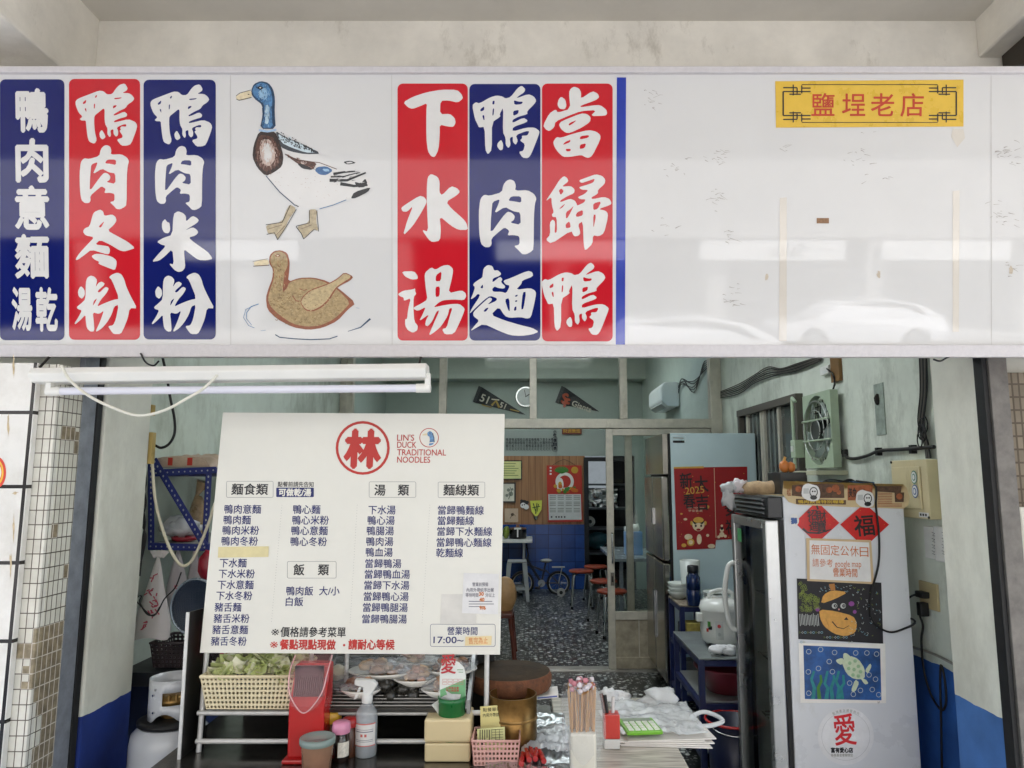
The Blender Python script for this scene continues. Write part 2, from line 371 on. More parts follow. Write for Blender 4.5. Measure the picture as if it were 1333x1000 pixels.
# ---- tiled pillars
PL, PR = -1.538, 1.603
mos = tilemat('mosaic_tile', 'd8d6cc', '5b5145', .0235, .0455, .0016, .3, missing='94886f', mthr=.45, zk=.16)
mosd = tilemat('mosaic_tile_worn', 'cfcdc0', '574d41', .0235, .0455, .0018, .4, missing='877a62', mthr=.4, zk=.13)
big = tilemat('white_wall_tile', 'e4e2dd', '1c1a1a', .245, .236, .006, .18, off=0, shift=(.06, .03), var=.03)
t = T('tiled_pillar', 'white mosaic tiled pillar with missing tiles at the left shutter rail', 'pillar', (-2.2, 2.36, 0))
g = G(); g.box(-2.8, PL, 2.30, 2.43, 0, 2.02, mos); part('mosaic_face', g, t, bevel=.004)
g = G(); g.box(PL-.09, PL+.002, 2.33, 2.432, .0, 2.02, mosd); part('worn_side', g, t)
g = G(); g.box(-2.8, xof(44, 2.27, 1.9), 2.274, 2.299, 0, 2.02, big); tp = part('tile_cladding', g, t, bevel=.003)
F = Pl((0, 2.274, 0), (1, 0, 0), (0, 0, -1)); g = G()
F.disc(g, -3, 615, 11, M('sticker_red', 'd23a1e', .4), .0008, ry=20); F.disc(g, -3, 615, 8, M('sticker_yellow', 'e8b23a', .4), .0012, ry=16, inner=2.5); F.disc(g, -3, 615, 5, M('white_paper', 'e8e6e0', .7), .0012, ry=10)
part('round_sticker', g, t)
g = G()
for x, y, w_, h_ in ((18, 476, 3, 26), (11, 555, 3, 22), (20, 642, 8, 3), (18, 690, 3, 30), (14, 735, 3, 24)):
    g = G(); F.fill(g, [[(x+w_*.6*random.uniform(.3, 1.1)*math.cos(a), y+h_*.75*random.uniform(.5, 1.05)*math.sin(a)) for a in [q*.31 for q in range(20)]]], M('old_glue', 'c0ae8e', .9, var=.3, scale=60), .0007); part('glue_residue', g, t)
t = T('tiled_pillar', 'crumbling bare mortar pillar at the right shutter rail', 'pillar', (2.2, 2.36, 0))
mort = tilemat('bare_mortar', '7f7566', '5c5347', .024, .046, .0035, .95, var=.14)
g = G(); g.box(PR+.088, 2.9, 2.49, 2.62, 0, 2.02, mort); part('mosaic_face', g, t)
g = G(); z0 = atZ
g.box(PR+.084, 2.9, 2.474, 2.489, 0, 1.55, M('white_render', 'c9c6bb', .9, var=.14, scale=8, bump=.8, bscale=30)); part('patched_render', g, t, bevel=.006)
# ---- shutter rails
alu_d = M('rail_metal', '8b8f96', .5, .4, var=.25, scale=20)
blk = M('black_rubber', '0c0c0d', .6, var=.1)
g = G(); g.box(PL-.02, PL, 2.434, 2.515, 0, 2.5, alu_d); g.box(PL-.03, PL+.004, 2.517, 2.548, 0, 2.5, blk); one('shutter_rail', 'dark metal shutter rail beside the left mosaic pillar', 'rail', g, bevel=.002)
g = G(); g.box(PR+.018, PR+.082, 2.47, 2.50, 0, 2.5, M('rail_worn', '6f6b66', .65, .3, var=.35, scale=14)); g.box(PR+.0, PR+.017, 2.48, 2.53, 0, 2.5, blk); one('shutter_rail', 'worn metal shutter rail beside the right mortar pillar', 'rail', g, bevel=.002)
# ---- shop walls
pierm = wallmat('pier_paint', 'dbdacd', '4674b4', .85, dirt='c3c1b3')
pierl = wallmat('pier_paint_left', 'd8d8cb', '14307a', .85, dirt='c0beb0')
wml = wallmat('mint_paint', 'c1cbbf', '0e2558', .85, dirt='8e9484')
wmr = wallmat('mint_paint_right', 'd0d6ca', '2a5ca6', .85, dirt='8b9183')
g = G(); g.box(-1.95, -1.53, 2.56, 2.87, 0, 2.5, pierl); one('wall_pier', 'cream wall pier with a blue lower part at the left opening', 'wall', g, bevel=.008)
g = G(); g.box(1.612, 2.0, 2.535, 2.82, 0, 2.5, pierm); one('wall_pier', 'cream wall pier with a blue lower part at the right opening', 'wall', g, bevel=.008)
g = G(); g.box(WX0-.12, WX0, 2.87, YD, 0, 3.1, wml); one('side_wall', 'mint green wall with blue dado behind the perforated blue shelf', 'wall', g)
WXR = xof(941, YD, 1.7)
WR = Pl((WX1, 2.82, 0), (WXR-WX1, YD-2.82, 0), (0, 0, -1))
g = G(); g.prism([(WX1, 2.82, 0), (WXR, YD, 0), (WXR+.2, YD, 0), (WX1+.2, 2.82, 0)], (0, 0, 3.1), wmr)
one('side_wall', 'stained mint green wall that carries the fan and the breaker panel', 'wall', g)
ccl = M('room_ceiling', 'c4c9bf', .9, var=.06)
trl, tq, bq = nodes('added_skylight_plastic'); tq.nodes.remove(bq); MATS['added_skylight_plastic'] = trl
tb = N(tq, 'ShaderNodeBsdfTranslucent'); tb.inputs[0].default_value = (.72, .76, .74, 1); tq.links.new(tb.outputs[0], tq.nodes['Material Output'].inputs[0])
def ceiling_added_skylight(name_label, x0, x1, y0, y1, z, sx0, sx1, sy0, sy1, lab2):
    g = G(); g.box(x0, sx0, y0, y1, z, z+.1, ccl); g.box(sx1, x1, y0, y1, z, z+.1, ccl); g.box(sx0, sx1, y0, sy0, z, z+.1, ccl); g.box(sx0, sx1, sy1, y1, z, z+.1, ccl); one('room_ceiling', name_label, 'ceiling', g)
    g = G(); g.quad((sx0-.03, sy0-.03, z+.12), (sx1+.03, sy0-.03, z+.12), (sx1+.03, sy1+.03, z+.12), (sx0-.03, sy1+.03, z+.12), trl); one('added_skylight', lab2, 'added_skylight', g)
ceiling_added_skylight('pale ceiling of the front room above the glass transom', WX0-.12, WX1+.12, YF+.3, YD+.1, 3.1, -.55, .8, 3.45, 5.2, 'unseen milky plastic roof light added to brighten the front room')  # translucent panel out of view, put in to brighten the front room
(lambda *a, **k: 0)('room_ceiling', '', '', g)
# ---- back room
bwl = M('back_wall_paint', 'a3aea6', .8, var=.06, scale=3)
wood, tt, bb = nodes('wood_panel'); MATS['wood_panel'] = wood
gm = N(tt, 'ShaderNodeNewGeometry'); mp = N(tt, 'ShaderNodeMapping'); mp.inputs['Scale'].default_value = (9, 1, .5); tt.links.new(gm.outputs['Position'], mp.inputs['Vector'])
nn = N(tt, 'ShaderNodeTexNoise', i_Scale=3.0, i_Detail=8.0); tt.links.new(mp.outputs[0], nn.inputs['Vector']); rp = ramp(tt, [(.3, lin('8f6440')), (.7, lin('b08258'))]); tt.links.new(nn.outputs['Fac'], rp.inputs['Fac'])
wv = N(tt, 'ShaderNodeTexWave', wave_type='BANDS', bands_direction='X'); wv.inputs['Scale'].default_value = 3.0; tt.links.new(gm.outputs['Position'], wv.inputs['Vector'])
rq = ramp(tt, [(.02, (.72, .68, .64)), (.07, (1, 1, 1))]); tt.links.new(wv.outputs['Fac'], rq.inputs['Fac'])
mq = N(tt, 'ShaderNodeMix', data_type='RGBA', blend_type='MULTIPLY'); mq.inputs['Factor'].default_value = 1; tt.links.new(rp.outputs['Color'], mq.inputs['A']); tt.links.new(rq.outputs['Color'], mq.inputs['B']); tt.links.new(mq.outputs['Result'], bb.inputs['Base Color']); bb.inputs['Roughness'].default_value = .4
btile = tilemat('blue_tile', '24488a', '14284f', .2, .2, .004, .2, var=.12)
bt = T('back_wall', 'back wall with brown wood panels above blue tiles and a doorway', 'wall', (0, YB, 0))
xd0 = xof(762, YB, 1.2); zt = .95; zw = 1.98; zd = 1.95
g = G(); g.box(-2.2, xd0, YB, YB+.12, 0, zt, btile); part('tile_dado', g, bt)
g = G(); g.box(-2.2, xd0, YB+.004, YB+.12, zt, zw, wood); part('wood_panelling', g, bt)
g = G(); g.box(-2.2, 2.0, YB+.002, YB+.12, zw, 3.55, bwl); g.box(1.62, 2.0, YB+.002, YB+.12, 0, zw, bwl); part('plaster', g, bt)
g = G(); fr = M('door_black', '15161a', .4); g.box(xd0-.02, xd0+.05, YB-.03, YB+.13, 0, zw-.02, fr); g.box(xd0+.05, 1.6, YB-.03, YB+.13, zw-.08, zw-.02, fr); part('door_casing', g, bt)
zbm = at(700, 497, YB).z
g = G(); g.box(-2.2, 1.78, YB-.35, YB-.001, zbm, 3.55, M('back_beam', 'b3bbb3', .85, var=.05)); one('ceiling_beam', 'pale beam across the back room above the pennants', 'beam', g)
g = G(); g.box(1.76, 1.88, YD+.1, YB, 0, 3.55, M('back_side_paint', 'b5bfb6', .8, var=.07)); one('side_wall', 'pale wall of the back room carrying the air conditioner', 'wall', g)
g = G(); bm_ = MATS['back_wall_paint']; g.box(-2.32, -2.2, YD, 13.5, 0, 3.55, bm_); g.box(-2.2, WX0, YD, YD+.1, 0, 3.55, bm_)
one('side_wall', 'plain wall of the back room behind the menu board', 'wall', g)
ceiling_added_skylight('pale ceiling of the back room behind the partition', -2.32, 1.9, YD+.1, 13.5, 3.55, -1.0, .8, 7.8, 9.3, 'unseen milky plastic roof light added to brighten the back room')  # added panel, never in view, lets daylight into the back room
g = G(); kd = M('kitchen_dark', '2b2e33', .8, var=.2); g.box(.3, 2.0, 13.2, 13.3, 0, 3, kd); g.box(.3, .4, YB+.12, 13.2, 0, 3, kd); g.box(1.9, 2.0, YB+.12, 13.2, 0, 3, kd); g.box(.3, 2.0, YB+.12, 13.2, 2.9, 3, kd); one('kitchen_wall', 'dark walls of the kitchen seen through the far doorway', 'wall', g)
# ---- street across, seen in the gloss of the sign
t = T('shop_building', 'row of pale shop fronts across the street', 'building', (0, -20, 0))
fac = M('facade', 'a5a29d', .8, var=.1, scale=1); dk = M('shop_dark', '3a3b3d', .5)
g = G(); g.box(-26, 26, -24, -21, 0, 13, dk); part('interior', g, t)
g = G(); g.box(-26, 26, -20.9, -18, 3.0, 13.5, fac); part('upper_floor', g, t)
for x in range(-24, 27, 5):
    g = G(); g.box(x-.3, x+.3, -18.7, -18.1, 0, 3.0, fac); part('column', g, t)
wb = M('white_board', 'efeeea', .4)
for x, l in ((-19, 4), (-9, 3.6), (1, 4), (7.6, 4.5), (13, 4)):
    g = G(); g.box(x-l/2, x+l/2, -18.0, -17.8, 2.3, 2.9, wb); part('sign_board', g, t)
F = Pl((0, -13.79, 0), (-1, 0, 0), (0, 0, -1)); g = G()
vs, fs = glyphs('Salon'); g.add([(8.6-v[0]*.55, -17.79, 2.42+v[1]*.55) for v in vs], fs, MATS['shop_dark']); part('lettering', g, t)
def make_car(loc, label):
    t = T('parked_car', label, 'car', loc, 'white cars parked across the street'); x, y, z = loc
    wp = M('car_white', 'f0f0f0', .15, coat=1, var=0); tl = M('car_glass', '15181c', .05, var=0); bk = M('tyre', '151515', .8)
    def prof(pts, hw, m, gg, hw2=None):
        hw2 = hw2 or hw; n = len(pts); vs = [(x+p[0], y-(hw if p[1] < .95 else hw2), z+p[1]) for p in pts]+[(x+p[0], y+(hw if p[1] < .95 else hw2), z+p[1]) for p in pts]
        tr = tessellate_polygon([[Vector((p[0], p[1], 0)) for p in pts]])
        gg.add(vs, [tuple(q) for q in tr]+[tuple(i+n for i in q)[::-1] for q in tr]+[(i, (i+1) % n, n+(i+1) % n, n+i) for i in range(n)], m)
    g = G(); prof([(-2.2, .35), (-2.25, .62), (-2.05, .82), (-1.2, .94), (-.55, 1.38), (.5, 1.47), (1.5, 1.3), (2.15, .98), (2.25, .6), (2.2, .35), (1.75, .3), (1.6, .6), (1.35, .7), (1.1, .6), (.95, .3), (-.95, .3), (-1.1, .6), (-1.35, .7), (-1.6, .6), (-1.75, .3)], .88, wp, g, .68); part('body', g, t, bevel=.05)
    g = G(); prof([(-1.02, .97), (-.5, 1.33), (.45, 1.4), (.45, .97)], .0, tl, g, .715); prof([(.52, .97), (.52, 1.4), (1.35, 1.27), (1.7, 1.02)], .0, tl, g, .715); part('window', g, t)
    for sx in (-1.35, 1.35):
        for sy in (-.8, .8):
            g = G(); g.cyl((x+sx, y+sy-.1, z+.32), (x+sx, y+sy+.1, z+.32), .32, bk); wh = part('wheel', g, t)
            g = G(); g.cyl((x+sx, y+sy-.105, z+.32), (x+sx, y+sy+.105, z+.32), .21, M('rim_metal', 'b9bcc0', .3, .8)); part('rim', g, wh)
    for sy in (-.6, .6):
        g = G(); g.blob((x-2.1, y+sy, z+.68), .12, .2, .09, M('lamp_lens', 'dfe6ea', .1, var=0)); part('headlight', g, t)
    return t
car = make_car((8.9, -14.9, -.15), 'white car parked across the street, reflected on the blank right part of the sign')
copy_thing(car, (2.6, -9.2, -.15), 'white car parked nearer, reflected beside the blue stripe of the sign')
# ================================================================== SHOP SIGN
TILT = math.radians(8.8)
ST = Pl(at(688, 458, 2.32), (1, 0, 0), (0, math.sin(TILT), -math.cos(TILT)))
wht = M('acrylic_white', 'd3d2d0', .03, var=.02, scale=3, spec=.4)
red = M('vinyl_red', 'c01826', .05, var=.06, scale=4, spec=.5)
nav = M('vinyl_navy', '0a1760', .05, var=.06, scale=4, spec=.5)
lw = M('vinyl_letter_white', 'd8d6d3', .05, var=.03, scale=30, spec=.45)
sg = T('shop_sign', 'long white light box sign with red and blue dish name panels and two ducks', 'sign', ST.pt(688, 455))
g = G(); XA, XB = -330, 1620
def slab(g, y0, y1, front, depth, m, x0=XA, x1=XB):
    p = [ST.pt(x0, y0, front), ST.pt(x1, y0, front), ST.pt(x1, y1, front), ST.pt(x0, y1, front)]; g.prism(p, -ST.n*depth, m)
slab(g, 96, 452, 0, .22, wht); part('face', g, sg)
frm = M('sign_frame', 'c9c5c6', .5, .1, var=.06, scale=60, bump=.3, bscale=300)
g = G(); slab(g, 88.5, 97, .016, .25, frm); slab(g, 449, 465, .018, .26, frm); part('frame', g, sg, bevel=.003)
ss = M('seam_grey', 'b3afaa', .4)
for x in (300, 510, 1290): g = G(); ST.stroke(g, [(x, 98), (x+.5, 449)], .6, ss, .0006); part('seam', g, sg)
g = G(); ST.fill(g, [[(803, 101), (815, 101), (813.5, 450), (801.5, 450)]], M('stripe_blue', '1532a0', .15, coat=.5), .001); part('blue_stripe', g, sg)
# --- brush characters traced as outlines on a 1000 grid: loops of points
GL = {}
GL['ya'] = [[(95,360),(130,320),(300,255),(430,205),(500,210),(550,258),(625,255),(690,160),(740,115),(810,100),(850,165),(840,200),(770,238),(870,240),(920,275),(948,320),(920,360),(850,405),(820,455),(730,497),(650,545),(645,565),(690,555),(800,505),(845,540),(835,580),(740,605),(655,640),(650,662),(700,655),(860,615),(960,655),(990,710),(970,790),(900,975),(840,1000),(760,1000),(690,910),(775,885),(775,850),(730,785),(755,770),(740,745),(760,720),(830,725),(830,690),(790,690),(690,735),(715,790),(710,850),(680,870),(645,830),(645,760),(600,775),(610,850),(590,880),(555,830),(560,750),(525,690),(515,600),(518,480),(500,460),(440,510),(370,565),(365,650),(375,800),(405,915),(370,975),(290,940),(268,860),(250,700),(245,635),(180,635),(155,615),(200,580),(140,520),(100,420)],[(200,375),(255,330),(245,385),(205,400)],[(375,305),(385,275),(410,265),(400,305)],[(225,465),(250,455),(255,520)],[(360,465),(362,395),(380,390),(375,460)],[(655,310),(775,300),(745,320),(660,330)],[(640,420),(695,412),(680,440),(637,465)]]
GL['ya+'] = [[(475,765),(520,840),(530,880),(485,912),(450,880),(440,820)]]
GL['rou'] = [[(225,235),(290,248),(440,205),(460,110),(500,60),(545,45),(595,65),(615,120),(605,185),(760,178),(840,225),(870,280),(850,350),(838,500),(835,910),(800,945),(740,975),(690,970),(650,925),(590,870),(660,855),(660,750),(590,735),(510,740),(535,680),(475,640),(410,690),(310,780),(315,850),(290,885),(230,885),(180,840),(160,700),(155,450),(170,310),(190,265)],[(325,325),(415,290),(400,350),(345,470),(480,385),(560,430),(600,445),(670,455),(675,610),(540,580),(590,550),(603,500),(560,455),(510,445),(450,510),(300,720),(305,550),(315,420)],[(520,310),(555,255),(680,255),(682,335),(600,318)]]
GL['dong'] = [[(450,55),(495,80),(512,150),(625,125),(675,160),(690,215),(650,280),(558,360),(700,440),(850,520),(960,612),(880,640),(800,662),(730,645),(600,565),(450,495),(380,562),(520,578),(575,590),(597,640),(580,705),(500,690),(325,635),(230,710),(120,790),(95,775),(150,690),(260,570),(370,455),(240,430),(203,375),(230,325),(300,300),(345,130),(370,90)],[(425,305),(520,215),(465,320)]]
GL['dong+'] = [[(325,730),(380,695),(480,700),(620,735),(690,790),(690,860),(665,935),(560,895),(425,840),(440,810),(370,780)]]
GL['fen'] = [[(315,98),(370,115),(412,165),(385,270),(430,200),(480,185),(525,225),(410,325),(440,350),(530,258),(580,285),(540,360),(460,450),(405,550),(500,505),(640,450),(730,435),(620,160),(578,125),(620,85),(700,55),(760,80),(800,150),(830,260),(900,410),(990,575),(880,570),(850,720),(800,850),(750,945),(650,945),(610,900),(565,830),(640,820),(680,730),(720,520),(655,545),(620,660),(550,780),(470,870),(380,920),(450,770),(510,600),(440,655),(345,630),(360,760),(370,905),(310,910),(260,860),(245,760),(240,665),(170,740),(95,805),(80,790),(140,700),(190,600),(130,585),(112,555),(180,500),(240,440),(245,200),(265,130)],[(345,540),(360,465),(410,425),(380,490)]]
GL['fen+'] = [[(172,248),(225,300),(232,380),(190,438),(140,400),(130,320)]]
GL['mi'] = [[(465,55),(540,85),(582,130),(582,210),(675,122),(740,155),(770,190),(740,230),(560,338),(680,288),(735,320),(762,365),(720,410),(620,437),(700,510),(890,640),(940,700),(965,748),(880,768),(760,762),(660,690),(553,605),(560,720),(572,870),(530,925),(470,937),(410,905),(335,812),(408,830),(385,600),(270,715),(190,775),(88,790),(180,680),(295,558),(220,540),(160,498),(260,440),(385,400),(400,100)]]
GL['mi+'] = [[(278,168),(310,215),(345,225),(355,330),(330,378),(270,370),(235,310),(235,220)]]
GL['xia'] = [[(100,285),(220,215),(400,155),(600,120),(800,122),(860,180),(878,235),(810,290),(690,260),(585,265),(578,440),(710,435),(770,490),(782,550),(755,605),(680,600),(575,575),(575,700),(560,900),(510,1000),(460,985),(420,920),(400,750),(400,400),(410,295),(320,335),(220,372),(160,350)]]
GL['shui'] = [[(460,45),(550,85),(575,150),(570,285),(605,325),(720,205),(800,230),(840,280),(790,330),(658,410),(730,500),(880,630),(925,690),(942,775),(820,775),(720,720),(573,595),(590,760),(580,915),(480,935),(430,900),(340,770),(425,800),(412,550),(406,390),(408,200),(418,90)]]
GL['shui+'] = [[(310,330),(370,345),(403,390),(400,430),(330,560),(220,730),(95,855),(150,660),(230,460),(150,540),(90,535),(72,490),(120,450)]]
GL['tang'] = [[(465,60),(520,95),(610,40),(690,30),(740,70),(750,110),(730,220),(685,400),(860,360),(910,395),(920,440),(890,490),(760,480),(620,490),(560,520),(490,585),(600,560),(720,540),(830,537),(890,585),(900,620),(830,790),(760,930),(640,935),(605,865),(665,850),(705,700),(740,592),(700,595),(680,690),(600,820),(520,895),(430,955),(480,830),(575,615),(530,640),(480,760),(420,830),(385,815),(395,750),(440,670),(305,765),(350,680),(395,575),(290,632),(230,600),(250,575),(340,530),(415,480),(395,350),(378,190),(385,130)],[(525,165),(600,110),(590,240),(520,245)],[(520,315),(578,310),(572,440),(520,450)]]
GL['tang+'] = [[(80,115),(240,112),(285,165),(290,215),(210,222),(120,180)]]
GL['tang++'] = [[(30,410),(100,365),(220,350),(255,335),(255,375),(270,405),(235,450),(232,600),(245,770),(290,820),(285,880),(225,915),(160,880),(125,820),(125,735),(150,735),(165,600),(200,460),(110,500),(105,455),(60,440)]]
GL['mian'] = [[(205,150),(215,75),(270,30),(330,45),(352,105),(400,98),(448,145),(420,175),(335,205),(330,262),(430,182),(462,215),(440,255),(500,310),(480,340),(400,330),(360,310),(325,345),(340,380),(450,380),(510,400),(560,300),(500,285),(470,235),(560,205),(790,105),(850,125),(860,180),(715,235),(710,275),(635,355),(820,332),(880,360),(900,400),(870,560),(830,715),(780,730),(700,710),(560,720),(490,695),(415,575),(310,680),(480,750),(700,815),(850,850),(935,900),(850,935),(700,955),(560,945),(420,890),(215,795),(100,860),(45,890),(90,830),(160,755),(85,700),(80,655),(105,620),(200,530),(290,452),(325,468),(318,498),(262,550),(385,497),(388,462),(300,432),(230,480),(100,600),(30,670),(60,600),(175,425),(140,405),(100,450),(45,480),(80,400),(105,320),(75,290),(110,250),(200,195)],[(170,330),(205,280),(210,335)],[(210,635),(245,595),(285,585),(245,640)],[(490,480),(550,460),(558,630),(540,630)],[(625,430),(660,415),(655,440),(625,445)],[(625,495),(655,488),(650,510),(625,512)],[(608,625),(620,575),(645,570),(640,625)],[(725,385),(770,380),(735,605),(702,612)]]
GL['dang'] = [[(455,50),(520,75),(545,130),(540,210),(690,108),(760,140),(782,190),(730,230),(535,300),(540,320),(700,295),(790,290),(870,345),(885,400),(860,430),(665,435),(745,355),(540,370),(380,430),(210,505),(195,580),(130,632),(80,605),(50,555),(130,400),(215,345),(240,390),(405,340),(385,130),(410,75)]]
GL['dang+'] = [[(285,180),(340,220),(355,300),(330,348),(265,340),(235,290),(250,220)]]
GL['dang++'] = [[(255,545),(290,500),(540,400),(620,405),(670,450),(660,510),(560,580),(400,655),(340,650),(280,600)],[(380,545),(400,520),(490,485),(440,530),(390,560)]]
GL['dang+++'] = [[(180,770),(225,705),(280,718),(450,660),(640,615),(740,635),(795,680),(795,740),(690,950),(640,980),(590,965),(550,940),(400,965),(310,965),(240,900),(195,830)],[(310,800),(340,770),(408,740),(400,775),(315,808)],[(525,740),(535,695),(650,680),(640,715)],[(340,860),(410,860),(405,890),(355,895)],[(525,865),(530,805),(610,788),(590,850)]]
GL['gui'] = [[(75,358),(170,220),(250,90),(305,40),(350,70),(360,110),(275,175),(390,165),(438,205),(432,255),(350,290),(258,345),(260,368),(380,322),(440,345),(465,390),(470,410),(555,370),(575,330),(510,330),(472,305),(560,265),(610,215),(520,210),(488,180),(600,148),(670,122),(690,72),(600,105),(520,130),(490,95),(600,55),(700,20),(780,40),(818,85),(810,140),(725,215),(728,260),(640,310),(660,330),(800,300),(870,325),(895,375),(880,400),(730,452),(820,470),(852,510),(840,600),(800,750),(740,788),(665,775),(660,880),(570,968),(550,900),(540,600),(480,640),(512,750),(480,785),(430,790),(395,715),(150,882),(80,830),(135,770),(130,620),(165,578),(198,610),(188,750),(220,735),(215,550),(165,548),(155,520),(180,490),(155,400),(150,300)],[(240,220),(275,195),(305,230),(265,280)],[(245,455),(270,420),(325,382),(290,430)],[(330,570),(330,490),(390,450),(430,405),(385,500),(350,560)],[(330,690),(325,640),(365,605),(380,620),(390,680)],[(450,530),(470,490),(540,460),(540,530),(465,550)],[(668,380),(770,355),(725,450),(668,465)],[(668,520),(705,520),(670,705)]]
GL['yb'] = [[(25,280),(70,240),(115,258),(250,180),(330,158),(400,170),(435,195),(500,180),(590,65),(640,35),(685,80),(670,120),(600,165),(570,195),(720,140),(790,170),(820,220),(800,260),(705,355),(712,390),(600,420),(525,460),(525,500),(660,432),(712,465),(700,490),(530,550),(525,605),(700,555),(800,555),(862,600),(850,650),(760,880),(720,935),(650,930),(602,855),(660,845),(680,760),(615,715),(645,690),(640,655),(710,655),(735,600),(690,600),(565,650),(592,720),(565,772),(528,730),(530,665),(490,685),(502,770),(475,812),(440,770),(440,685),(405,610),(412,300),(365,390),(378,420),(270,490),(270,830),(220,890),(188,830),(180,545),(110,555),(95,520),(60,450)],[(125,330),(175,290),(175,340),(130,358)],[(275,270),(278,225),(305,222),(300,270)],[(150,405),(175,400),(180,465),(165,460)],[(275,410),(280,325),(298,315),(292,400)],[(540,215),(600,235),(655,235),(640,265),(550,275)],[(532,350),(605,335),(595,385),(535,412)]]
GL['yb+'] = [[(385,705),(410,760),(405,830),(370,838),(335,790),(340,750)]]
def brush(g, key, rx, ry, sc, lift=.0014):
    for k in [q for q in GL if q.rstrip('+') == key]:
        ST.fill(g, [chaikin([(rx+x*sc, ry+y*sc) for x, y in l]) for l in GL[k]], lw, lift)
s9, s10, s105 = 96/1067, .1, 100/952
PANELS = [
    ((0, 103.5, 84, 443), nav, []),
    ((90, 103, 182.5, 442.5), red, [('ya', 90, 100, s9), ('rou', 90, 185, s9), ('dong', 90, 268, s9), ('fen', 90, 350, s9)]),
    ((187, 104, 281, 442), nav, [('ya', 187.5, 101, s9), ('rou', 188, 186, s9), ('mi', 190, 270, s9), ('fen', 190.5, 350, s9)]),
    ((517.5, 109, 609, 443.5), red, [('xia', 515, 105, s10), ('shui', 515, 222, s10), ('tang', 515, 342, s10)]),
    ((611, 109.5, 703.5, 443.5), nav, [('yb', 612, 108, s105), ('rou', 607, 229, s105), ('mian', 608, 342, s10)]),
    ((705.5, 109, 797.5, 444.5), red, [('dang', 702, 108, s10), ('gui', 702, 225, s105), ('yb', 702, 338, s105)])]
for (x0, y0, x1, y1), m, chars in PANELS:
    g = G(); ST.rrect(g, x0, y0, x1, y1, 7, m, .0008); pn = part('dish_panel', g, sg)
    g = G()
    for c in chars: brush(g, *c)
    if not chars:
        for s, x, y, ww in (('鴨', 42, 144, 40), ('肉', 42, 209, 40), ('意', 42, 271, 42), ('麵', 42, 334, 42), ('湯', 29, 402, 25), ('乾', 61, 403, 27)):
            ST.text(g, s, x, y, 54, lw, 'C', ww, .0014, .034)
    part('lettering', g, pn)
# --- mallard painting
def ink(name, c, v=.3): return M('ink_'+name, c, .35, var=v, scale=90, coat=.3)
blu, dbl, brn, dbn, blki, crm, pk = ink('blue', '4a7aa6', .45), ink('deepblue', '22405f', .45), ink('brown', '553328'), ink('darkbrown', '2c1c18'), ink('black', '181a1e'), ink('cream', 'd8c9a6', .15), ink('pinkish', 'c7b2a6', .12)
def D(g, pts, m, lift=.001, sm=1): ST.fill(g, [chaikin([(290+x*.2251, 95+y*.225) for x, y in pts], sm)], m, lift)
def DS(g, pts, w0, m, lift=.002, w1=None): ST.stroke(g, [(290+x*.2251, 95+y*.225) for x, y in pts], w0, m, lift, w1)
g = G()
body_w = M('ink_white', 'd6d4d1', .12, var=.03, coat=.4)
D(g, [(245,590),(350,460),(340,430),(560,470),(660,560),(840,600),(860,660),(740,735),(560,785),(440,775),(330,690)], body_w, .0006)
D(g, [(75,140),(100,120),(165,100),(170,140),(120,158),(85,158)], crm); DS(g, [(78,135),(100,118),(165,100)], .6, blki); DS(g, [(80,152),(95,160),(168,143)], .8, blki)
DS(g, [(146,125),(155,126)], 1.2, blki)
D(g, [(165,100),(180,65),(220,47),(265,58),(292,95),(303,150),(300,230),(308,325),(215,325),(232,240),(228,185),(190,155),(168,130)], dbl, .001)
D(g, [(172,100),(186,72),(222,56),(258,66),(280,100),(288,150),(284,230),(292,318),(222,318),(242,235),(240,180),(196,148),(176,125)], blu, .0013)
D(g, [(205,110),(250,80),(262,140),(240,160),(210,140)], ink('paleblue', '8fb4cf', .2), .0016); D(g, [(245,190),(268,185),(272,250),(262,300),(240,290)], ink('mistblue', 'b5cbd6', .2), .0016)
D(g, [(198,90),(215,76),(238,88),(220,100)], blki, .0019); D(g, [(212,88),(220,83),(226,88),(218,93)], body_w, .0022)
DS(g, [(210,332),(260,340),(310,330)], 2.6, ink('ringblue', '9ab6d2'), .0017)
D(g, [(210,338),(260,345),(305,340),(330,400),(352,480),(345,540),(300,575),(248,598),(200,550),(172,490),(178,420)], dbn, .001)
D(g, [(215,360),(262,362),(300,380),(325,450),(328,520),(290,560),(245,575),(205,530),(190,480),(195,410)], brn, .0013)
D(g, [(225,385),(275,385),(300,440),(305,500),(275,540),(240,535),(218,480),(215,420)], pk, .0016); D(g, [(236,410),(268,405),(284,450),(285,500),(262,520),(240,500)], body_w, .0019)
D(g, [(305,335),(350,365),(460,410),(575,468),(480,472),(390,455),(335,430),(325,390)], ink('featherdark', '3a3f46'), .001)
D(g, [(318,350),(360,378),(460,420),(545,462),(480,462),(395,432),(340,405)], ink('featherpale', 'c3d2d8', .12), .0013)
for i in range(46):
    u = random.random(); v = random.random()-.5; x, y = 330+u*200, 372+u*84+v*(44-32*u); DS(g, [(x, y), (x+5, y+9)], 1.0, blki, .0016, .5)
D(g, [(345,460),(430,500),(548,518),(520,565),(470,550),(410,510)], brn, .0011); D(g, [(430,525),(470,530),(510,550),(515,562),(460,555)], blki, .0014); D(g, [(450,512),(490,515),(480,530),(455,528)], pk, .0014)
D(g, [(545,545),(600,540),(640,565),(600,592),(560,590),(532,565)], ink('wingblue', '3d6593'), .0011); D(g, [(575,555),(610,556),(620,570),(590,572)], ink('paleblue', '8fb4cf', .2), .0014)
DS(g, [(480,512),(560,520),(660,558)], .9, brn)
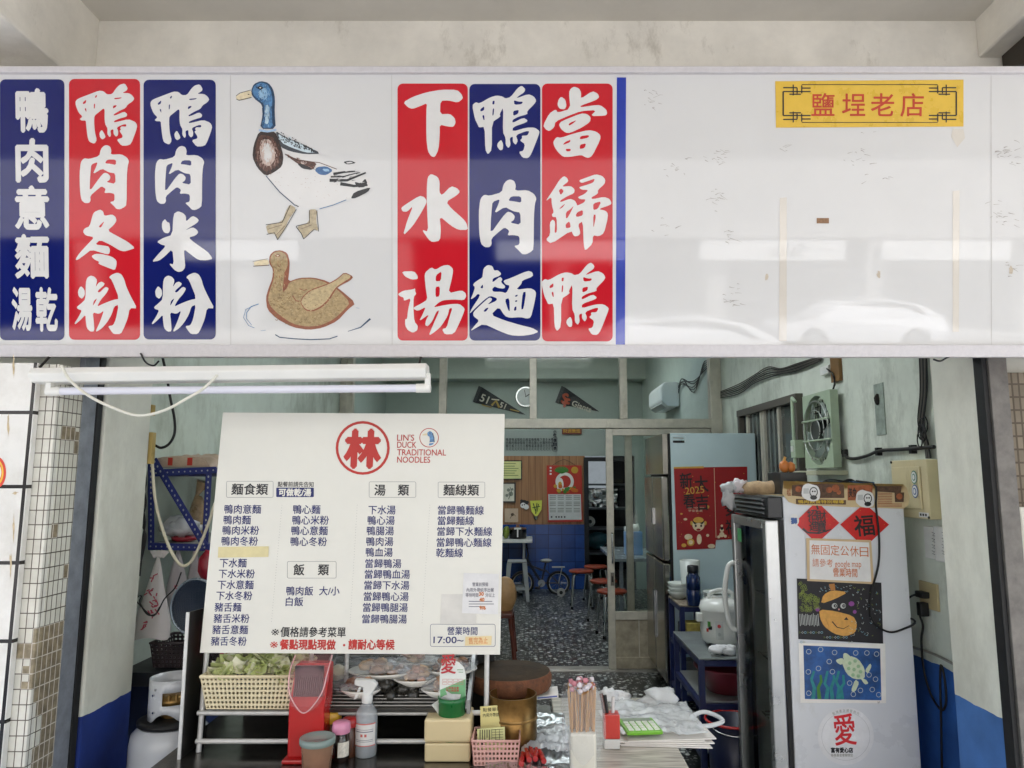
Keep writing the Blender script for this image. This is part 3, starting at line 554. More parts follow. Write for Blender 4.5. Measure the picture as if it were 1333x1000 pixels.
for pts, ww in (([(640, 585), (700, 575), (765, 570)], 3.4), ([(625, 602), (700, 600), (795, 575)], 2.2), ([(618, 622), (720, 622), (828, 578)], 4.2), ([(680, 642), (760, 655), (838, 650)], 4.5)):
    DS(g, pts, ww, blki, .0014, ww*.5)
D(g, [(760,630),(800,640),(825,610),(838,640),(820,662),(780,664)], blki, .0016)
D(g, [(740,728),(760,690),(858,660),(840,690),(770,725)], blki, .0014); D(g, [(695,515),(740,508),(775,522),(720,532)], blki, .0014); D(g, [(712,520),(740,514),(755,521),(722,526)], body_w, .0017)
DS(g, [(250,595),(330,690),(420,768)], 1.1, dbl); DS(g, [(420,765),(440,775)], 1.1, blki); DS(g, [(560,788),(640,765),(715,735)], .9, blu)
leg = ink('leg', 'b3a486', .25)
D(g, [(388,760),(428,785),(380,850),(362,905),(318,968),(300,930),(262,935),(248,878),(345,862),(365,800)], leg); DS(g, [(250,880),(345,865),(392,765)], .9, blki); DS(g, [(318,966),(375,880),(426,790)], .8, blki); DS(g, [(255,935),(300,925),(318,966)], 1, blki); DS(g, [(262,905),(345,880)], .5, brn); DS(g, [(305,945),(360,885)], .5, brn)
D(g, [(498,790),(546,790),(540,860),(555,915),(520,905),(470,962),(455,930),(425,890),(500,868)], leg); DS(g, [(425,888),(502,868),(502,795)], .9, blki); DS(g, [(468,962),(530,905),(555,918),(545,795)], .8, blki); DS(g, [(425,890),(455,930),(468,960)], 1, blki); DS(g, [(450,905),(515,880)], .5, brn)
rnd = random.Random(11); mid1, mid2 = ink('umberpink', '8a6a5e', .25), ink('rosegrey', 'a98f84', .2)
for i in range(230):      # brush marks of the breast, pale in the middle and dark at the rim
    a, r = rnd.uniform(0, 6.28), math.sqrt(rnd.uniform(.05, .92)); x, y = 262+84*r*math.cos(a), 468+112*r*math.sin(a)
    m = (body_w, pk) if r < .42 else (pk, mid2) if r < .55 else (mid2, mid1) if r < .66 else (mid1, brn) if r < .78 else (dbn, brn)
    l_ = rnd.uniform(8, 20); DS(g, [(x, y), (x+l_*.3*math.cos(a), y+l_)], rnd.uniform(.7, 1.7), m[i % 2], .0021+i*.000004, .3)
for i in range(120):      # head and neck strokes
    if i % 2: y = rnd.uniform(180, 315); x = 262+rnd.uniform(-34, 34)+(y-250)*-.05; d = (rnd.uniform(-2, 2), rnd.uniform(12, 30))
    else: a, r = rnd.uniform(0, 6.28), math.sqrt(rnd.random()); x, y = 230+52*r*math.cos(a), 115+54*r*math.sin(a); d = (rnd.uniform(-8, 8), rnd.uniform(4, 14))
    e = abs(x-262)/36; DS(g, [(x, y), (x+d[0], y+d[1])], rnd.uniform(.5, 1.1), (dbl if e > .6 else blu if e > .3 else ink('paleblue', '8fb4cf', .2)) if rnd.random() < .8 else dbl, .0024+i*.000004, .3)
D(g, [(198,90),(215,76),(238,88),(220,100)], blki, .003); D(g, [(212,88),(220,83),(226,88),(218,93)], body_w, .0033)
for i in range(60): u = rnd.random(); x, y = 310+u*215, 350+u*98+rnd.uniform(-1, 1)*(26-18*u); DS(g, [(x, y), (x+7, y+7)], 1.3, (blki, ink('featherpale', 'c3d2d8', .12))[i % 3 == 0], .0018+i*.000005, .4)
for i in range(26): u = rnd.random(); x, y = 360+u*165, 470+u*75+rnd.uniform(-12, 12); DS(g, [(x, y), (x+14, y+5)], 1.1, (dbn, brn, mid1)[i % 3], .0018+i*.000005, .3)
for i in range(22): u = rnd.random(); x, y = 640+u*170, 585+rnd.uniform(-18, 60); DS(g, [(x, y), (x+22, y-4)], .7, (blki, body_w)[i % 3 == 0], .0022+i*.000005, .2)
for i in range(40): x, y = rnd.uniform(300, 780), rnd.uniform(560, 730); DS(g, [(x, y), (x+6, y+2)], .45, mid2, .0009+i*.000005, .2) if y < 590+(x-250)*.85 and y < 790-(x-500)*.2 else None
part('mallard_painting', g, sg)
# --- brown duck on water
def D2(g, pts, m, lift=.001, sm=1): ST.fill(g, [chaikin([(300+x*.15, 310+y*.15) for x, y in pts], sm)], m, lift)
def DS2(g, pts, w0, m, lift=.002, w1=None): ST.stroke(g, [(300+x*.15, 310+y*.15) for x, y in pts], w0, m, lift, w1)
tan, rst, tan2 = ink('tan', 'a48c62', .35), ink('rust', '8a4d31', .25), ink('palebuff', 'b8a37a', .25)
g = G()
D2(g, [(340,150),(380,112),(440,105),(495,130),(515,200),(512,280),(500,380),(600,345),(720,342),(840,372),(950,445),(1090,565),(1020,620),(930,720),(800,780),(680,798),(540,775),(400,700),(320,620),(308,520),(330,440),(365,350),(370,270),(335,220)], rst)
D2(g, [(350,160),(385,122),(435,115),(480,140),(500,200),(495,250),(470,300),(450,470),(490,440),(510,385),(600,355),(720,352),(830,385),(945,460),(1040,560),(990,620),(900,705),(780,760),(660,770),(540,745),(420,665),(345,590),(325,530),(345,450),(380,350),(380,270),(348,215)], tan, .0013)
D2(g, [(605,560),(625,510),(690,450),(860,390),(930,350),(990,295),(1070,335),(1040,370),(960,410),(920,440),(860,540),(800,600),(720,640),(650,630)], rst, .0016); D2(g, [(612,560),(632,515),(692,460),(860,400),(935,358),(990,305),(1058,335),(950,402),(905,440),(850,530),(790,590),(715,628),(655,620)], tan2, .0019)
D2(g, [(200,205),(325,182),(340,235),(210,245)], crm); DS2(g, [(195,205),(325,180)], .4, brn); DS2(g, [(200,245),(340,236)], .9, brn)
D2(g, [(385,152),(410,140),(440,155),(410,168)], rst, .0017); D2(g, [(398,153),(412,147),(425,154),(412,160)], crm, .002); DS2(g, [(460,470),(480,380),(492,280)], 1.8, rst, .0019)
for i in range(70):
    x, y = random.uniform(350, 960), random.uniform(470, 750)
    if ((x-660)/330)**2+((y-600)/170)**2 < 1 and not (600 < x < 900 and 400 < y < 640): DS2(g, [(x-9, y), (x-3, y+9), (x+8, y+8), (x+10, y-2)], .7, ink('umber', '7d6238', .2), .0016)
for i in range(40):
    x, y = random.uniform(370, 470), random.uniform(240, 640); DS2(g, [(x, y), (x+6, y+12)], .8, ink('umber', '7d6238', .2), .0016)
DS2(g, [(540,500),(570,545),(600,550)], 1.2, rst); DS2(g, [(600,440),(640,455),(665,445)], .9, rst)
DS2(g, [(245,572),(180,595),(140,650),(140,700),(185,755)], 1.2, blu, .001, .6); DS2(g, [(200,590),(135,620),(115,690),(160,760),(210,780)], .7, blu)
DS2(g, [(390,838),(430,862),(560,875),(700,882),(860,875),(930,852)], 1.3, dbl); DS2(g, [(1020,810),(1130,775),(1215,700)], .7, dbl, .001, 2.4); DS2(g, [(265,805),(310,800)], .4, blu); DS2(g, [(1090,605),(1120,610)], .4, blu)
rnd = random.Random(12); olv, sand = ink('olive', '8b7a4c', .25), ink('sand', 'c2ad80', .15)
for i in range(260):
    a, r = rnd.uniform(0, 6.28), math.sqrt(rnd.random())*.93; x, y = 680+300*r*math.cos(a), 580+165*r*math.sin(a)
    DS2(g, [(x, y), (x+rnd.uniform(6, 18), y+rnd.uniform(-8, 8))], rnd.uniform(.4, 1.1), (olv, sand, tan, sand, ink('umber', '7d6238', .2))[i % 5], .0021+i*.000003, .2)
for i in range(110):
    y = rnd.uniform(140, 480); x = 432+rnd.uniform(-58, 52)-max(0, y-300)*.12; DS2(g, [(x, y), (x+rnd.uniform(-4, 4), y+rnd.uniform(10, 24))], rnd.uniform(.4, 1), (olv, sand, tan, rst)[i % 4], .0021+i*.000003, .2)
part('brown_duck_painting', g, sg)
# --- yellow plaque
yel = M('plaque_yellow', 'd9b23e', .3, var=.06, scale=20); pbk = M('plaque_black', '1d1d22', .4); prd = M('plaque_red', 'b93a20', .35)
g = G(); ST.fill(g, [[(1009, 106), (1254, 104), (1254, 165), (1010, 166.5)]], yel, .0012); pq = part('plaque', g, sg)
g = G()
def pz(x, y): return (663+x*.5025, y*.5025)
def pl(*p, w0=1.6): ST.stroke(g, [pz(*q) for q in p], w0, pbk, .002)
for sx, sy in ((1, 1), (-1, 1), (1, -1), (-1, -1)):
    def q(x, y): return (933+sx*(x-933), 269+sy*(y-269))
    pl(q(709, 238), q(709, 272), w0=2); pl(q(709, 238), q(780, 238)); pl(q(709, 228), q(745, 228)); pl(q(735, 220), q(735, 248)); pl(q(745, 228), q(745, 243)); pl(q(757, 222), q(757, 243)); pl(q(757, 229), q(780, 229)); pl(q(725, 245), q(755, 245)); pl(q(757, 220), q(933, 220), w0=.9)
for s, x in zip('鹽埕老店', (1071.5, 1111.5, 1149, 1187.5)): ST.text(g, s, x-.5, 137, 30, prd, 'C', 30, .0018, .016)
part('lettering', g, pq)
# --- old glue marks and tape left on the blank side
mk = M('glue_mark', '98928a', .6, var=.2); tp = M('tape_film', 'd2cbc0', .08, var=.05, coat=.6)
for cx, cy, n, sp in ((933, 205, 16, 14), (930, 255, 14, 14), (1020, 190, 5, 5), (850, 130, 14, 12), (1110, 200, 12, 20), (1305, 200, 22, 12), (1300, 285, 16, 18), (945, 310, 10, 12), (860, 300, 6, 20), (955, 390, 14, 16), (880, 215, 10, 14), (1140, 230, 6, 14), (1315, 350, 8, 10)):
    g = G()
    for i in range(n):
        x, y = random.gauss(cx, sp*.6), random.gauss(cy, sp*.55); a = random.uniform(-.6, .6); r = random.uniform(1, 5)
        ST.stroke(g, [(x, y), (x+r*math.cos(a), y+r*math.sin(a)), (x+2*r*math.cos(a)+random.uniform(-1, 1), y+1.6*r*math.sin(a)+random.uniform(-1, 2))], random.uniform(.4, 1.1), mk, .0007+i*.00002, .2)
    part('glue_residue', g, sg)['kind'] = 'stuff'
for l in ([(1015, 258), (1024, 257), (1024, 444), (1014, 444)], [(1240, 249), (1249, 248), (1248, 432), (1240, 432)], [(1240, 168), (1254, 168), (1256, 180), (1246, 192), (1238, 178)]):
    g = G(); ST.fill(g, [l], tp, .0006); part('tape_strip', g, sg)
g = G(); bt_ = M('brown_tape', '8d6a4c', .6, var=.3, scale=200)
ST.fill(g, [[(1063, 284), (1079, 284), (1079, 291), (1063, 291)]], bt_, .0008); part('brown_tape', g, sg)
for x, y in ((998, 360), (1144, 357), (1316, 352)): g = G(); ST.fill(g, [[(x+random.uniform(.5, 1)*3.2*math.cos(q*.45), y+random.uniform(.5, 1)*6.5*math.sin(q*.45)) for q in range(14)]], M('brown_stain', 'c0b3a0', .6, var=.15, scale=200), .0008); part('glue_residue', g, sg)
# ================================================================== PARTITION
alu = M('beige_aluminium', 'c2bdae', .4, .25, var=.16, scale=9, dirt='948a74', dthr=.66)
alud = M('beige_aluminium_worn', 'a79d88', .5, .2, var=.3, scale=12)
gls = glass('window_glass')
t = T('glass_partition', 'beige aluminium partition with glass transom and open sliding doors', 'partition', (0, YD, 0))
zb0, zb1 = at(700, 558, YD).z, at(700, 546, YD).z
g = G()
posts = (456, 577, 694, 811)
for px in posts:
    x = xof(px, YD, 2.4); g = G(); g.box(x-.033, x+.033, YD-.05, YD+.04, zb1+.001, 2.9, alu); part('transom_post', g, t, bevel=.004)
x0, x1 = WX0+.002, WXR-.002
xp = xof(934, YD, 1.6)
g = G(); g.box(xp-.05, min(x1, xp+.06), YD-.055, YD+.045, 0, 2.9, alu); part('side_post', g, t, bevel=.004)
g = G(); g.box(x0, x0+.06, YD-.055, YD+.045, 0, 2.9, alu); part('side_post', g, t, bevel=.004)
g = G(); g.box(x0+.061, xp-.051, YD-.06, YD+.05, zb0, zb1, alu); g.box(x0+.061, xp-.051, YD-.055, YD+.045, 2.901, 3.1, alu); part('head_rail', g, t, bevel=.004)
xs = [x0+.06]+[xof(p, YD, 2.4) for p in posts]+[xp-.05]
for a, b in zip(xs, xs[1:]):
    g = G(); g.quad((a+.02, YD, zb1), (b-.02, YD, zb1), (b-.02, YD, 2.9), (a+.02, YD, 2.9), gls); part('pane', g, t)
g = G(); g.box(x0+.06, xp-.05, YD-.07, YD+.06, 0, .022, M('sill_metal', 'b9b6ae', .35, .7, var=.2)); part('sill', g, t, bevel=.003)
def leaf(xa, xb, y, handle):
    r = G(); zt_ = zb0-.004; sw = .062
    zm0, zm1 = .43, .50
    r.box(xa, xa+sw, y-.02, y+.02, .025, zt_, alu); r.box(xb-sw, xb, y-.02, y+.02, .025, zt_, alu)
    r.box(xa+sw, xb-sw, y-.018, y+.018, .025, .12, alud); r.box(xa+sw, xb-sw, y-.018, y+.018, zm0, zm1, alu); r.box(xa+sw, xb-sw, y-.018, y+.018, zt_-.06, zt_, alu)
    d = part('sliding_door', r, t, bevel=.003)
    r = G(); r.quad((xa+sw, y, zm1), (xb-sw, y, zm1), (xb-sw, y, zt_-.06), (xa+sw, y, zt_-.06), gls); part('pane', r, d)
    r = G(); r.box(xa+sw, xb-sw, y-.008, y+.008, .12, zm0, alud); n_ = 4
    for i in range(1, n_): xx = xa+sw+(xb-xa-2*sw)*i/n_; r.box(xx-.004, xx+.004, y-.011, y+.011, .12, zm0, alu)
    part('lower_panel', r, d)
    if handle:
        r = G(); hx = xa+.04; r.curve([(hx, y-.02, 1.17), (hx, y-.055, 1.15), (hx, y-.06, 1.04), (hx, y-.055, .93), (hx, y-.02, .91)], .009, M('chrome', 'c5c7c8', .2, 1)); part('handle', r, d)
        r = G(); r.box(hx-.016, hx+.016, y-.027, y-.02, .72, .83, M('lock_plate', '6e6a60', .4, .6)); r.box(hx-.008, hx+.008, y-.031, y-.027, .75, .80, blk); part('lock', r, d)
leaf(xof(790, YD-.03, 1.2), xp-.06, YD-.03, True)
leaf(xof(815, YD+.03, 1.2), xp-.055, YD+.028, False)
leaf(x0+.065, xof(560, YD, 1.2), YD+.028, False)
# ================================================================== BACK ROOM
FB = Pl((0, YB-.012, 0), (1, 0, 0), (0, 0, -1))
def board_on_wall(name, label, cat, px0, py0, px1, py1, fm, im, d=.02, fr=1.2, draw=None, group=None, FP=None):
    FP = FP or FB; g = G()
    p = [FP.pt(px0, py0), FP.pt(px1, py0), FP.pt(px1, py1), FP.pt(px0, py1)]
    t = T(name, label, cat, p[3]); g.prism(p, FP.n*d, fm); part('frame', g, t)
    g = G(); FP.fill(g, [[(px0+fr, py0+fr), (px1-fr, py0+fr), (px1-fr, py1-fr), (px0+fr, py1-fr)]], im, d+.002)
    if draw: draw(g, d+.004)
    part('picture', g, t); return t
pap = M('white_paper', 'e8e6e0'); bkf = M('black_frame', '17171a', .3); ylp = M('certificate_paper', 'dfe09a', .6, var=.05)
grl = M('grey_print', '8a8d80', .7)
def lines(x0, x1, ys, m, FP=None, w=.8):
    def f(g, l):
        for y in ys: (FP or FB).stroke(g, [(x0+random.uniform(0, 1.5), y), (x1-random.uniform(0, 6), y)], w, m, l)
    return f
board_on_wall('framed_certificate', 'yellow certificate in a black frame on the wood panels', 'certificate', 640, 599.5, 679.5, 624.5, bkf, ylp, draw=lines(646, 675, (603.5, 607, 610, 613, 616, 619), M('green_print', '7f9156', .7)))
def flowers(g, l):
    for x, y, r in ((662, 638, 2.2), (665, 643, 3), (660, 645, 2), (667, 637, 1.6)): FB.disc(g, x, y, r, grl, l)
    FB.stroke(g, [(662, 650), (666, 640), (664, 634)], .8, M('stem_print', '5c6450', .7), l+.001)
board_on_wall('framed_picture', 'small dark framed floral picture under the yellow certificate', 'picture', 645, 628, 671.5, 654.5, M('brown_frame', '4a4038', .4), M('ivory_paper', 'd9d6c4', .7), fr=2, draw=flowers)
g = G(); FB.fill(g, [[(657, 662), (674.5, 662), (674.5, 680), (657, 680)]], M('buff_paper', 'cdb59a', .7), .004); FB.disc(g, 667, 670, 2, M('brown_ink', '5a4632'), .006); FB.stroke(g, [(664, 675), (668, 668), (671, 672)], .8, MATS['brown_ink'], .007)
one('paper_print', 'small buff paper with an ink drawing pinned above the blue tiles', 'paper', g)
g = G()
for x, y, r, m in ((682, 656, 5.2, bkf), (681, 658, 3.6, pap), (685, 660, 3.4, pap), (679, 652, 1.8, bkf), (686.5, 654, 2, bkf), (679.8, 657.5, .9, bkf), (682.6, 657, .9, bkf)): FB.disc(g, x, y, r, m, .004+.001*len(g.f)/8 if 0 else .004+len(g.f)*.00004, n=16)
one('wall_sticker', 'round black and white sticker on the wood panels', 'sticker', g)
g = G(); p = [(690, 652), (705.5, 651.5), (705, 663), (700, 671), (697, 672.5), (692, 666)]
g.prism([FB.pt(*q, .004) for q in p], FB.n*.03, M('pouch_yellow', 'd9dc5a', .6, var=.15, scale=30))
for q in [((694, 655), (698, 668)), ((699, 655), (697, 669)), ((693, 661), (703, 659)), ((701, 656), (699, 666))]: FB.stroke(g, q, 1.1, M('leaf_print', '2d4a28'), .036)
g.blob(FB.pt(697.5, 674, .02), .03, .02, .035, M('grey_tassel', '77756a'), 8); one('cloth_pouch', 'yellow leaf print pouch hanging beside the calendar', 'pouch', g)
# calendar
t = T('wall_calendar', 'red topped calendar with a fruit and vase picture hanging on the wood panels', 'calendar', FB.pt(735, 681))
crd = M('calendar_red', 'b8301f', .5)
g = G(); g.prism([FB.pt(*q, .002) for q in ((711.5, 606), (757, 606), (758.5, 679), (713, 680))], FB.n*.012, crd); part('backing', g, t)
g = G(); 
g2 = g
FB.disc(g, 735, 627, 12, M('vase_white', 'e5e2da', .5), .016, inner=4); FB.disc(g, 729, 631, 4.5, MATS['vase_white'], .0165, ry=9); FB.disc(g, 729, 631, 2.5, M('gold_print', 'c99a2c', .5), .018, ry=4)
for i in range(16): FB.disc(g, 720+random.random()*34, 637+random.gauss(0, 2), random.uniform(1.6, 3), (MATS['gold_print'], M('orange_print', 'cf6a1c'), M('leaf_green', '3f7d2c'))[i % 3], .019+i*.0002, n=10)
for i in range(12): a = math.pi*(1+i/11); FB.stroke(g, [(731, 616), (731+9*math.cos(a), 613+6*math.sin(a))], 1.6, MATS['leaf_green'], .020+i*.0002)
FB.disc(g, 748, 612, 4.5, MATS['gold_print'], .019); 
for y in (609, 613, 617): FB.stroke(g, [(715.5, y), (718, y)], 2, pap, .019)
part('picture', g, t)
g = G(); FB.fill(g, [[(713.5, 643), (756, 643), (757, 676.5), (714.5, 677)]], M('calendar_paper', 'd2d3cf', .7), .016)
for bx in range(4):
    for by in range(3):
        for k in range(3): FB.stroke(g, [(715.5+bx*10.4, 645.5+by*8.2+k*2.2), (723.5+bx*10.4, 645.5+by*8.2+k*2.2)], .9, grl, .018)
for x in (718, 724, 727.5, 731, 735): FB.disc(g, x, 673, 1.2, bkf, .018, n=8)
FB.stroke(g, [(713.5, 643), (756, 643)], .8, crd, .019); part('date_sheet', g, t)
g = G(); pk_ = FB.pt(734, 598, .02); g.curve([FB.pt(719, 606, .015), pk_, FB.pt(749, 606, .015)], .003, bkf, 5, 2); part('hanger', g, t)
# menu lettering on the upper wall, red board, pennants, clock
g = G(); t = T('wall_menu', 'rows of small dark dish plaques fixed to the upper back wall', 'menu', FB.pt(680, 590)); g = G(); dpl = M('plaque_dark', '2b3136', .5)
lst = ['鴨肉麵', '米粉', '冬粉', '意麵', '下水湯', '鴨心湯', '鴨腸湯', '鴨血湯', '當歸鴨', '豬舌麵', '白飯', '乾麵', '麵線', '湯麵', '鴨肉飯', '意麵']
for i in range(17):
    x = 723.5-3.66*(i+1)-1
    for k, ch in enumerate((lst[i % 16]+'元元')[:4]): FB.text(g, ch, x, 572.3+k*4.1, 3.9, dpl, 'C', 3.0, .004, .02)
FB.rrect(g, 719.5, 569.5, 725.5, 587.5, .8, dpl, .003, frame=.5)
for k, ch in enumerate('價目表'): FB.text(g, ch, 722.5, 573.3+k*5.2, 4.6, dpl, 'C', 3.8, .004, .05)
for k, ch in enumerate('小吃'): FB.text(g, ch, 722.3, 562+k*4.6, 4.6, dpl, 'C', 3.8, .004, .05)
part('lettering', g, t)
g = G(); g.prism([FB.pt(*q, .003) for q in ((731.5, 556), (757, 556), (757, 565.5), (731.5, 565.5))], FB.n*.02, M('red_wood', '6e2a1c', .4)); 
FB.text(g, '財源廣進', 744, 561, 5.5, MATS['gold_print'], 'C', 22, .026, .03); one('wall_plaque', 'small dark red wooden plaque at the top of the back room wall', 'plaque', g)
pnb = M('pennant_dark', '1f2226', .9); pno = M('pennant_orange', 'b4492a', .8); pnw = M('pennant_cream', 'cfc9b8', .8); pny = M('pennant_gold', 'a88c3a', .8)
def pennant(label, x0, y0, x1, y1, h0, fn):
    t = T('pennant', label, 'pennant', FB.pt(x0, y0)); g = G(); a = math.atan2(y1-y0, x1-x0); nx, ny = -math.sin(a), math.cos(a)
    p = [(x0-nx*h0/2, y0-ny*h0/2), (x1, y1), (x0+nx*h0/2, y0+ny*h0/2)]
    g.prism([FB.pt(*q, .004) for q in p], FB.n*.008, pnb); part('felt', g, t)
    g = G(); ca = (math.cos(a), math.sin(a)); sp_ = [(x0-nx*h0/2-ca[0]*5, y0-ny*h0/2-ca[1]*5), (x0-nx*h0/2, y0-ny*h0/2), (x0+nx*h0/2, y0+ny*h0/2), (x0+nx*h0/2-ca[0]*4, y0+ny*h0/2-ca[1]*4)]
    g.prism([FB.pt(*q, .002) for q in sp_], FB.n*.006, M('pennant_tassel', '3a3d40', .9, var=.5, scale=40)); part('tassel', g, t)
    g = G(); fn(g, a); part('lettering', g, t)
def pf1(g, a):
    FB.text(g, '51', 626, 517, 13, pnw, 'L', None, .016, .03, a); FB.text(g, '51', 651, 526.5, 9.5, pnw, 'L', None, .016, .03, a)
    FB.stroke(g, [(640, 528), (646, 522), (650, 531)], 3, pny, .0165); FB.stroke(g, [(627, 527), (640, 531)], 1.2, pny, .0165); FB.stroke(g, [(640, 520), (650, 521)], 1.6, pnw, .0165); FB.stroke(g, [(664, 533), (676, 536)], 1.5, pny, .0165)
pennant('dark pennant with the number 51 left of the wall clock', 623.5, 514.5, 684, 540, 22, pf1)
def pf2(g, a):
    FB.text(g, 'S', 732, 518, 17, pno, 'L', None, .016, .05, a*.6); FB.text(g, 'F', 735, 524, 15, pno, 'L', None, .017, .05, a*.6)
    FB.text(g, 'Giants', 745, 524.5, 9.5, pnw, 'L', 26, .0175, .03, a*.9)
pennant('black pennant lettered Giants in orange and cream right of the wall clock', 731, 515, 780, 536, 23, pf2)
t = T('wall_clock', 'round chrome wall clock between the two pennants', 'clock', FB.pt(684, 531)); c_ = FB.pt(684.5, 517, .002)
g = G(); g.cyl(c_, c_+FB.n*.05, .155, MATS['chrome'], n=36); part('case', g, t); g = G(); g.cyl(c_+FB.n*.051, c_+FB.n*.053, .135, M('clock_face', 'c9cfcd', .2), n=36); part('dial', g, t)
g = G(); g.obox(c_+FB.n*.058+Vector((.03, 0, .02)), (.04, 0, .025), (0, .002, 0), (-.003, 0, .005), blk); g.obox(c_+FB.n*.062+Vector((-.01, 0, .05)), (-.012, 0, .055), (0, .002, 0), (.004, 0, .001), blk); part('hands', g, t)
# air conditioner on the right wall
t = T('air_conditioner', 'white split air conditioner on the back room wall seen through the transom', 'air conditioner', (1.6, 8.6, 2.4)); acw = M('ac_white', 'dfe4e2', .35, var=.03)
X1 = 1.755; za, zb_ = 2.47, 2.76; g = G(); pr = [(X1, zb_), (X1-.17, zb_), (X1-.215, zb_-.06), (X1-.215, za+.07), (X1-.15, za), (X1, za)]
g.prism([(x, 8.2, z) for x, z in pr], (0, .85, 0), acw); part('body', g, t, bevel=.02)
g = G(); g.obox((X1-.17, 8.62, za+.02), (.03, 0, -.022), (0, .38, 0), (.004, 0, .006), M('ac_flap', 'c3cac8', .4)); part('flap', g, t)
g = G()
for k in range(5): g.curve([(X1-.02, 8.15, 2.70-.02*k), (X1-.03, 7.9, 2.72+.035*math.sin(k*2)), (X1-.015, 7.4, 2.66-.03*k), (X1-.02, 6.9, 2.70+.022*k), (X1-.03, YD+.12, 2.74-.04*k)], .005, blk)
one('cable_bundle', 'black cables running along the wall from the air conditioner', 'cables', g)
# work table with pot, at the left of the far wall
t = T('work_table', 'white topped table against the blue tiles behind the bicycle', 'table', (-.35, 10.4, 0)); tz = .78; xr_ = xof(693, 10.3, tz)
g = G(); g.box(-1.6, xr_, 10.2, 10.85, tz-.04, tz, M('table_white', 'd5d5cf', .4)); part('tabletop', g, t, bevel=.004)
for x in (-1.5, xr_-.12):
    for y in (10.25, 10.8): g = G(); g.cyl((x, y, 0), (x, y, tz-.04), .02, alu_d); part('leg', g, t)
pc = (xof(674, 10.4, .9), 10.45, tz); t = T('cooking_pot', 'dark lidded pot standing on the white topped table', 'pot', pc)
g = G(); g.lathe([(.11, .001), (.125, .01), (.125, .13), (.13, .135)], pc, M('pot_dark', '2e2c2c', .3, .6)); part('body', g, t); g = G(); g.lathe([(.13, .136), (.12, .15), (.03, .165), (.02, .19), (0, .195)], pc, M('pot_lid', '7d5a48', .3, .5)); part('lid', g, t)
g = G(); g.obox((pc[0], 10.32, tz+.09), (.01, 0, 0), (0, .002, 0), (0, 0, .06), pap); g.obox((pc[0], 10.32, tz+.15), (.05, 0, 0), (0, .002, 0), (0, 0, .012), pap); part('label', g, t)
g = G(); g.blob((xof(659, 10.4, .9), 10.4, tz+.09), .05, .05, .09, M('green_bottle', '7c8b3a', .3), 10); one('fruit', 'green fruit beside the dark pot', 'fruit', g)
# plastic stool
t = T('plastic_stool', 'tall grey plastic stool standing in front of the small bicycle', 'stool', (xof(673, 10.0, .1), 10.0, 0)); sc_ = Vector((xof(673, 10.0, .3), 10.0, 0)); pg = M('stool_grey', '9a9d9c', .5)
g = G(); g.box(sc_.x-.13, sc_.x+.13, 9.87, 10.13, .5, .525, pg); part('seat', g, t, bevel=.01)
for sx in (-1, 1):
    for sy in (-1, 1):
        g = G(); a = sc_+Vector((sx*.105, sy*.105, .5)); b = sc_+Vector((sx*.15, sy*.15, 0)); vs = [p+Vector((dx*k_, dy*k_, 0)) for p, k_ in ((a, .03), (b, .022)) for dx, dy in ((-1, -1), (1, -1), (1, 1), (-1, 1))]
        g.add(vs, [(0, 1, 2, 3), (4, 7, 6, 5), (0, 4, 5, 1), (1, 5, 6, 2), (2, 6, 7, 3), (3, 7, 4, 0)], pg); part('leg', g, t)
g = G()
for y in (9.865, 10.135): g.box(sc_.x-.115, sc_.x+.115, y-.008, y+.008, .14, .18, pg)
part('stretcher', g, t)
# child bicycle
by = 10.35; w1 = Vector((xof(680, by, .17), by, .17)); w2 = Vector((xof(727, by, .17), by, .17)); t = T('child_bicycle', 'small dark child bicycle with white saddle and training wheels by the blue tiles', 'bicycle', (w1.x, by, 0))
bkm = M('bike_dark', '1b2233', .35); bkw = M('bike_white', 'a3a39e', .4)
def wheel(c, r, tm, name='wheel'):
    g = G(); n = 28; g.ring([c+Vector((r*.9*math.cos(6.2832*k/n), 0, r*.9*math.sin(6.2832*k/n))) for k in range(n+1)], r*.1, tm, 8, caps=False); wh = part(name, g, t)
    g = G()
    for k in range(12): a = 6.2832*k/12; g.cyl(c, c+Vector((r*.85*math.cos(a), 0, r*.85*math.sin(a))), .002, MATS['chrome'], n=4)
    g.ring([c+Vector((r*.78*math.cos(6.2832*k/n), 0, r*.78*math.sin(6.2832*k/n))) for k in range(n+1)], .007, bkw, 6, caps=False); part('rim', g, wh)
wheel(w1, .17, blk); wheel(w2, .17, blk)
hd = w1+Vector((.06, 0, .34)); st = w1+Vector((.33, 0, .28)); bbk = w1+Vector((.27, 0, .0))
g = G(); g.cyl(w1, hd+Vector((.02, 0, .06)), .014, bkm); g.cyl(hd, bbk, .018, bkm); g.cyl(hd+Vector((0, 0, -.08)), st+Vector((0, 0, -.12)), .014, bkm); g.cyl(bbk, st, .014, bkm); g.cyl(bbk, w2, .01, bkm); g.cyl(st+Vector((0, 0, -.1)), w2, .01, bkm); part('bike_frame', g, t)
g = G(); g.blob(st+Vector((.01, 0, .03)), .085, .05, .028, bkw, 12, .1); part('saddle', g, t)
g = G(); g.curve([hd+Vector((.0, -.16, .17)), hd+Vector((.0, -.1, .16)), hd+Vector((.02, 0, .06)), hd+Vector((0, .1, .16)), hd+Vector((0, .16, .17))], .011, blk); part('handlebar', g, t)
g = G(); g.box(w2.x-.09, w2.x+.09, by-.05, by+.05, .385, .395, bkw); g.cyl((w2.x+.05, by-.04, .39), (w2.x, by-.04, .17), .006, bkw); part('rack', g, t)
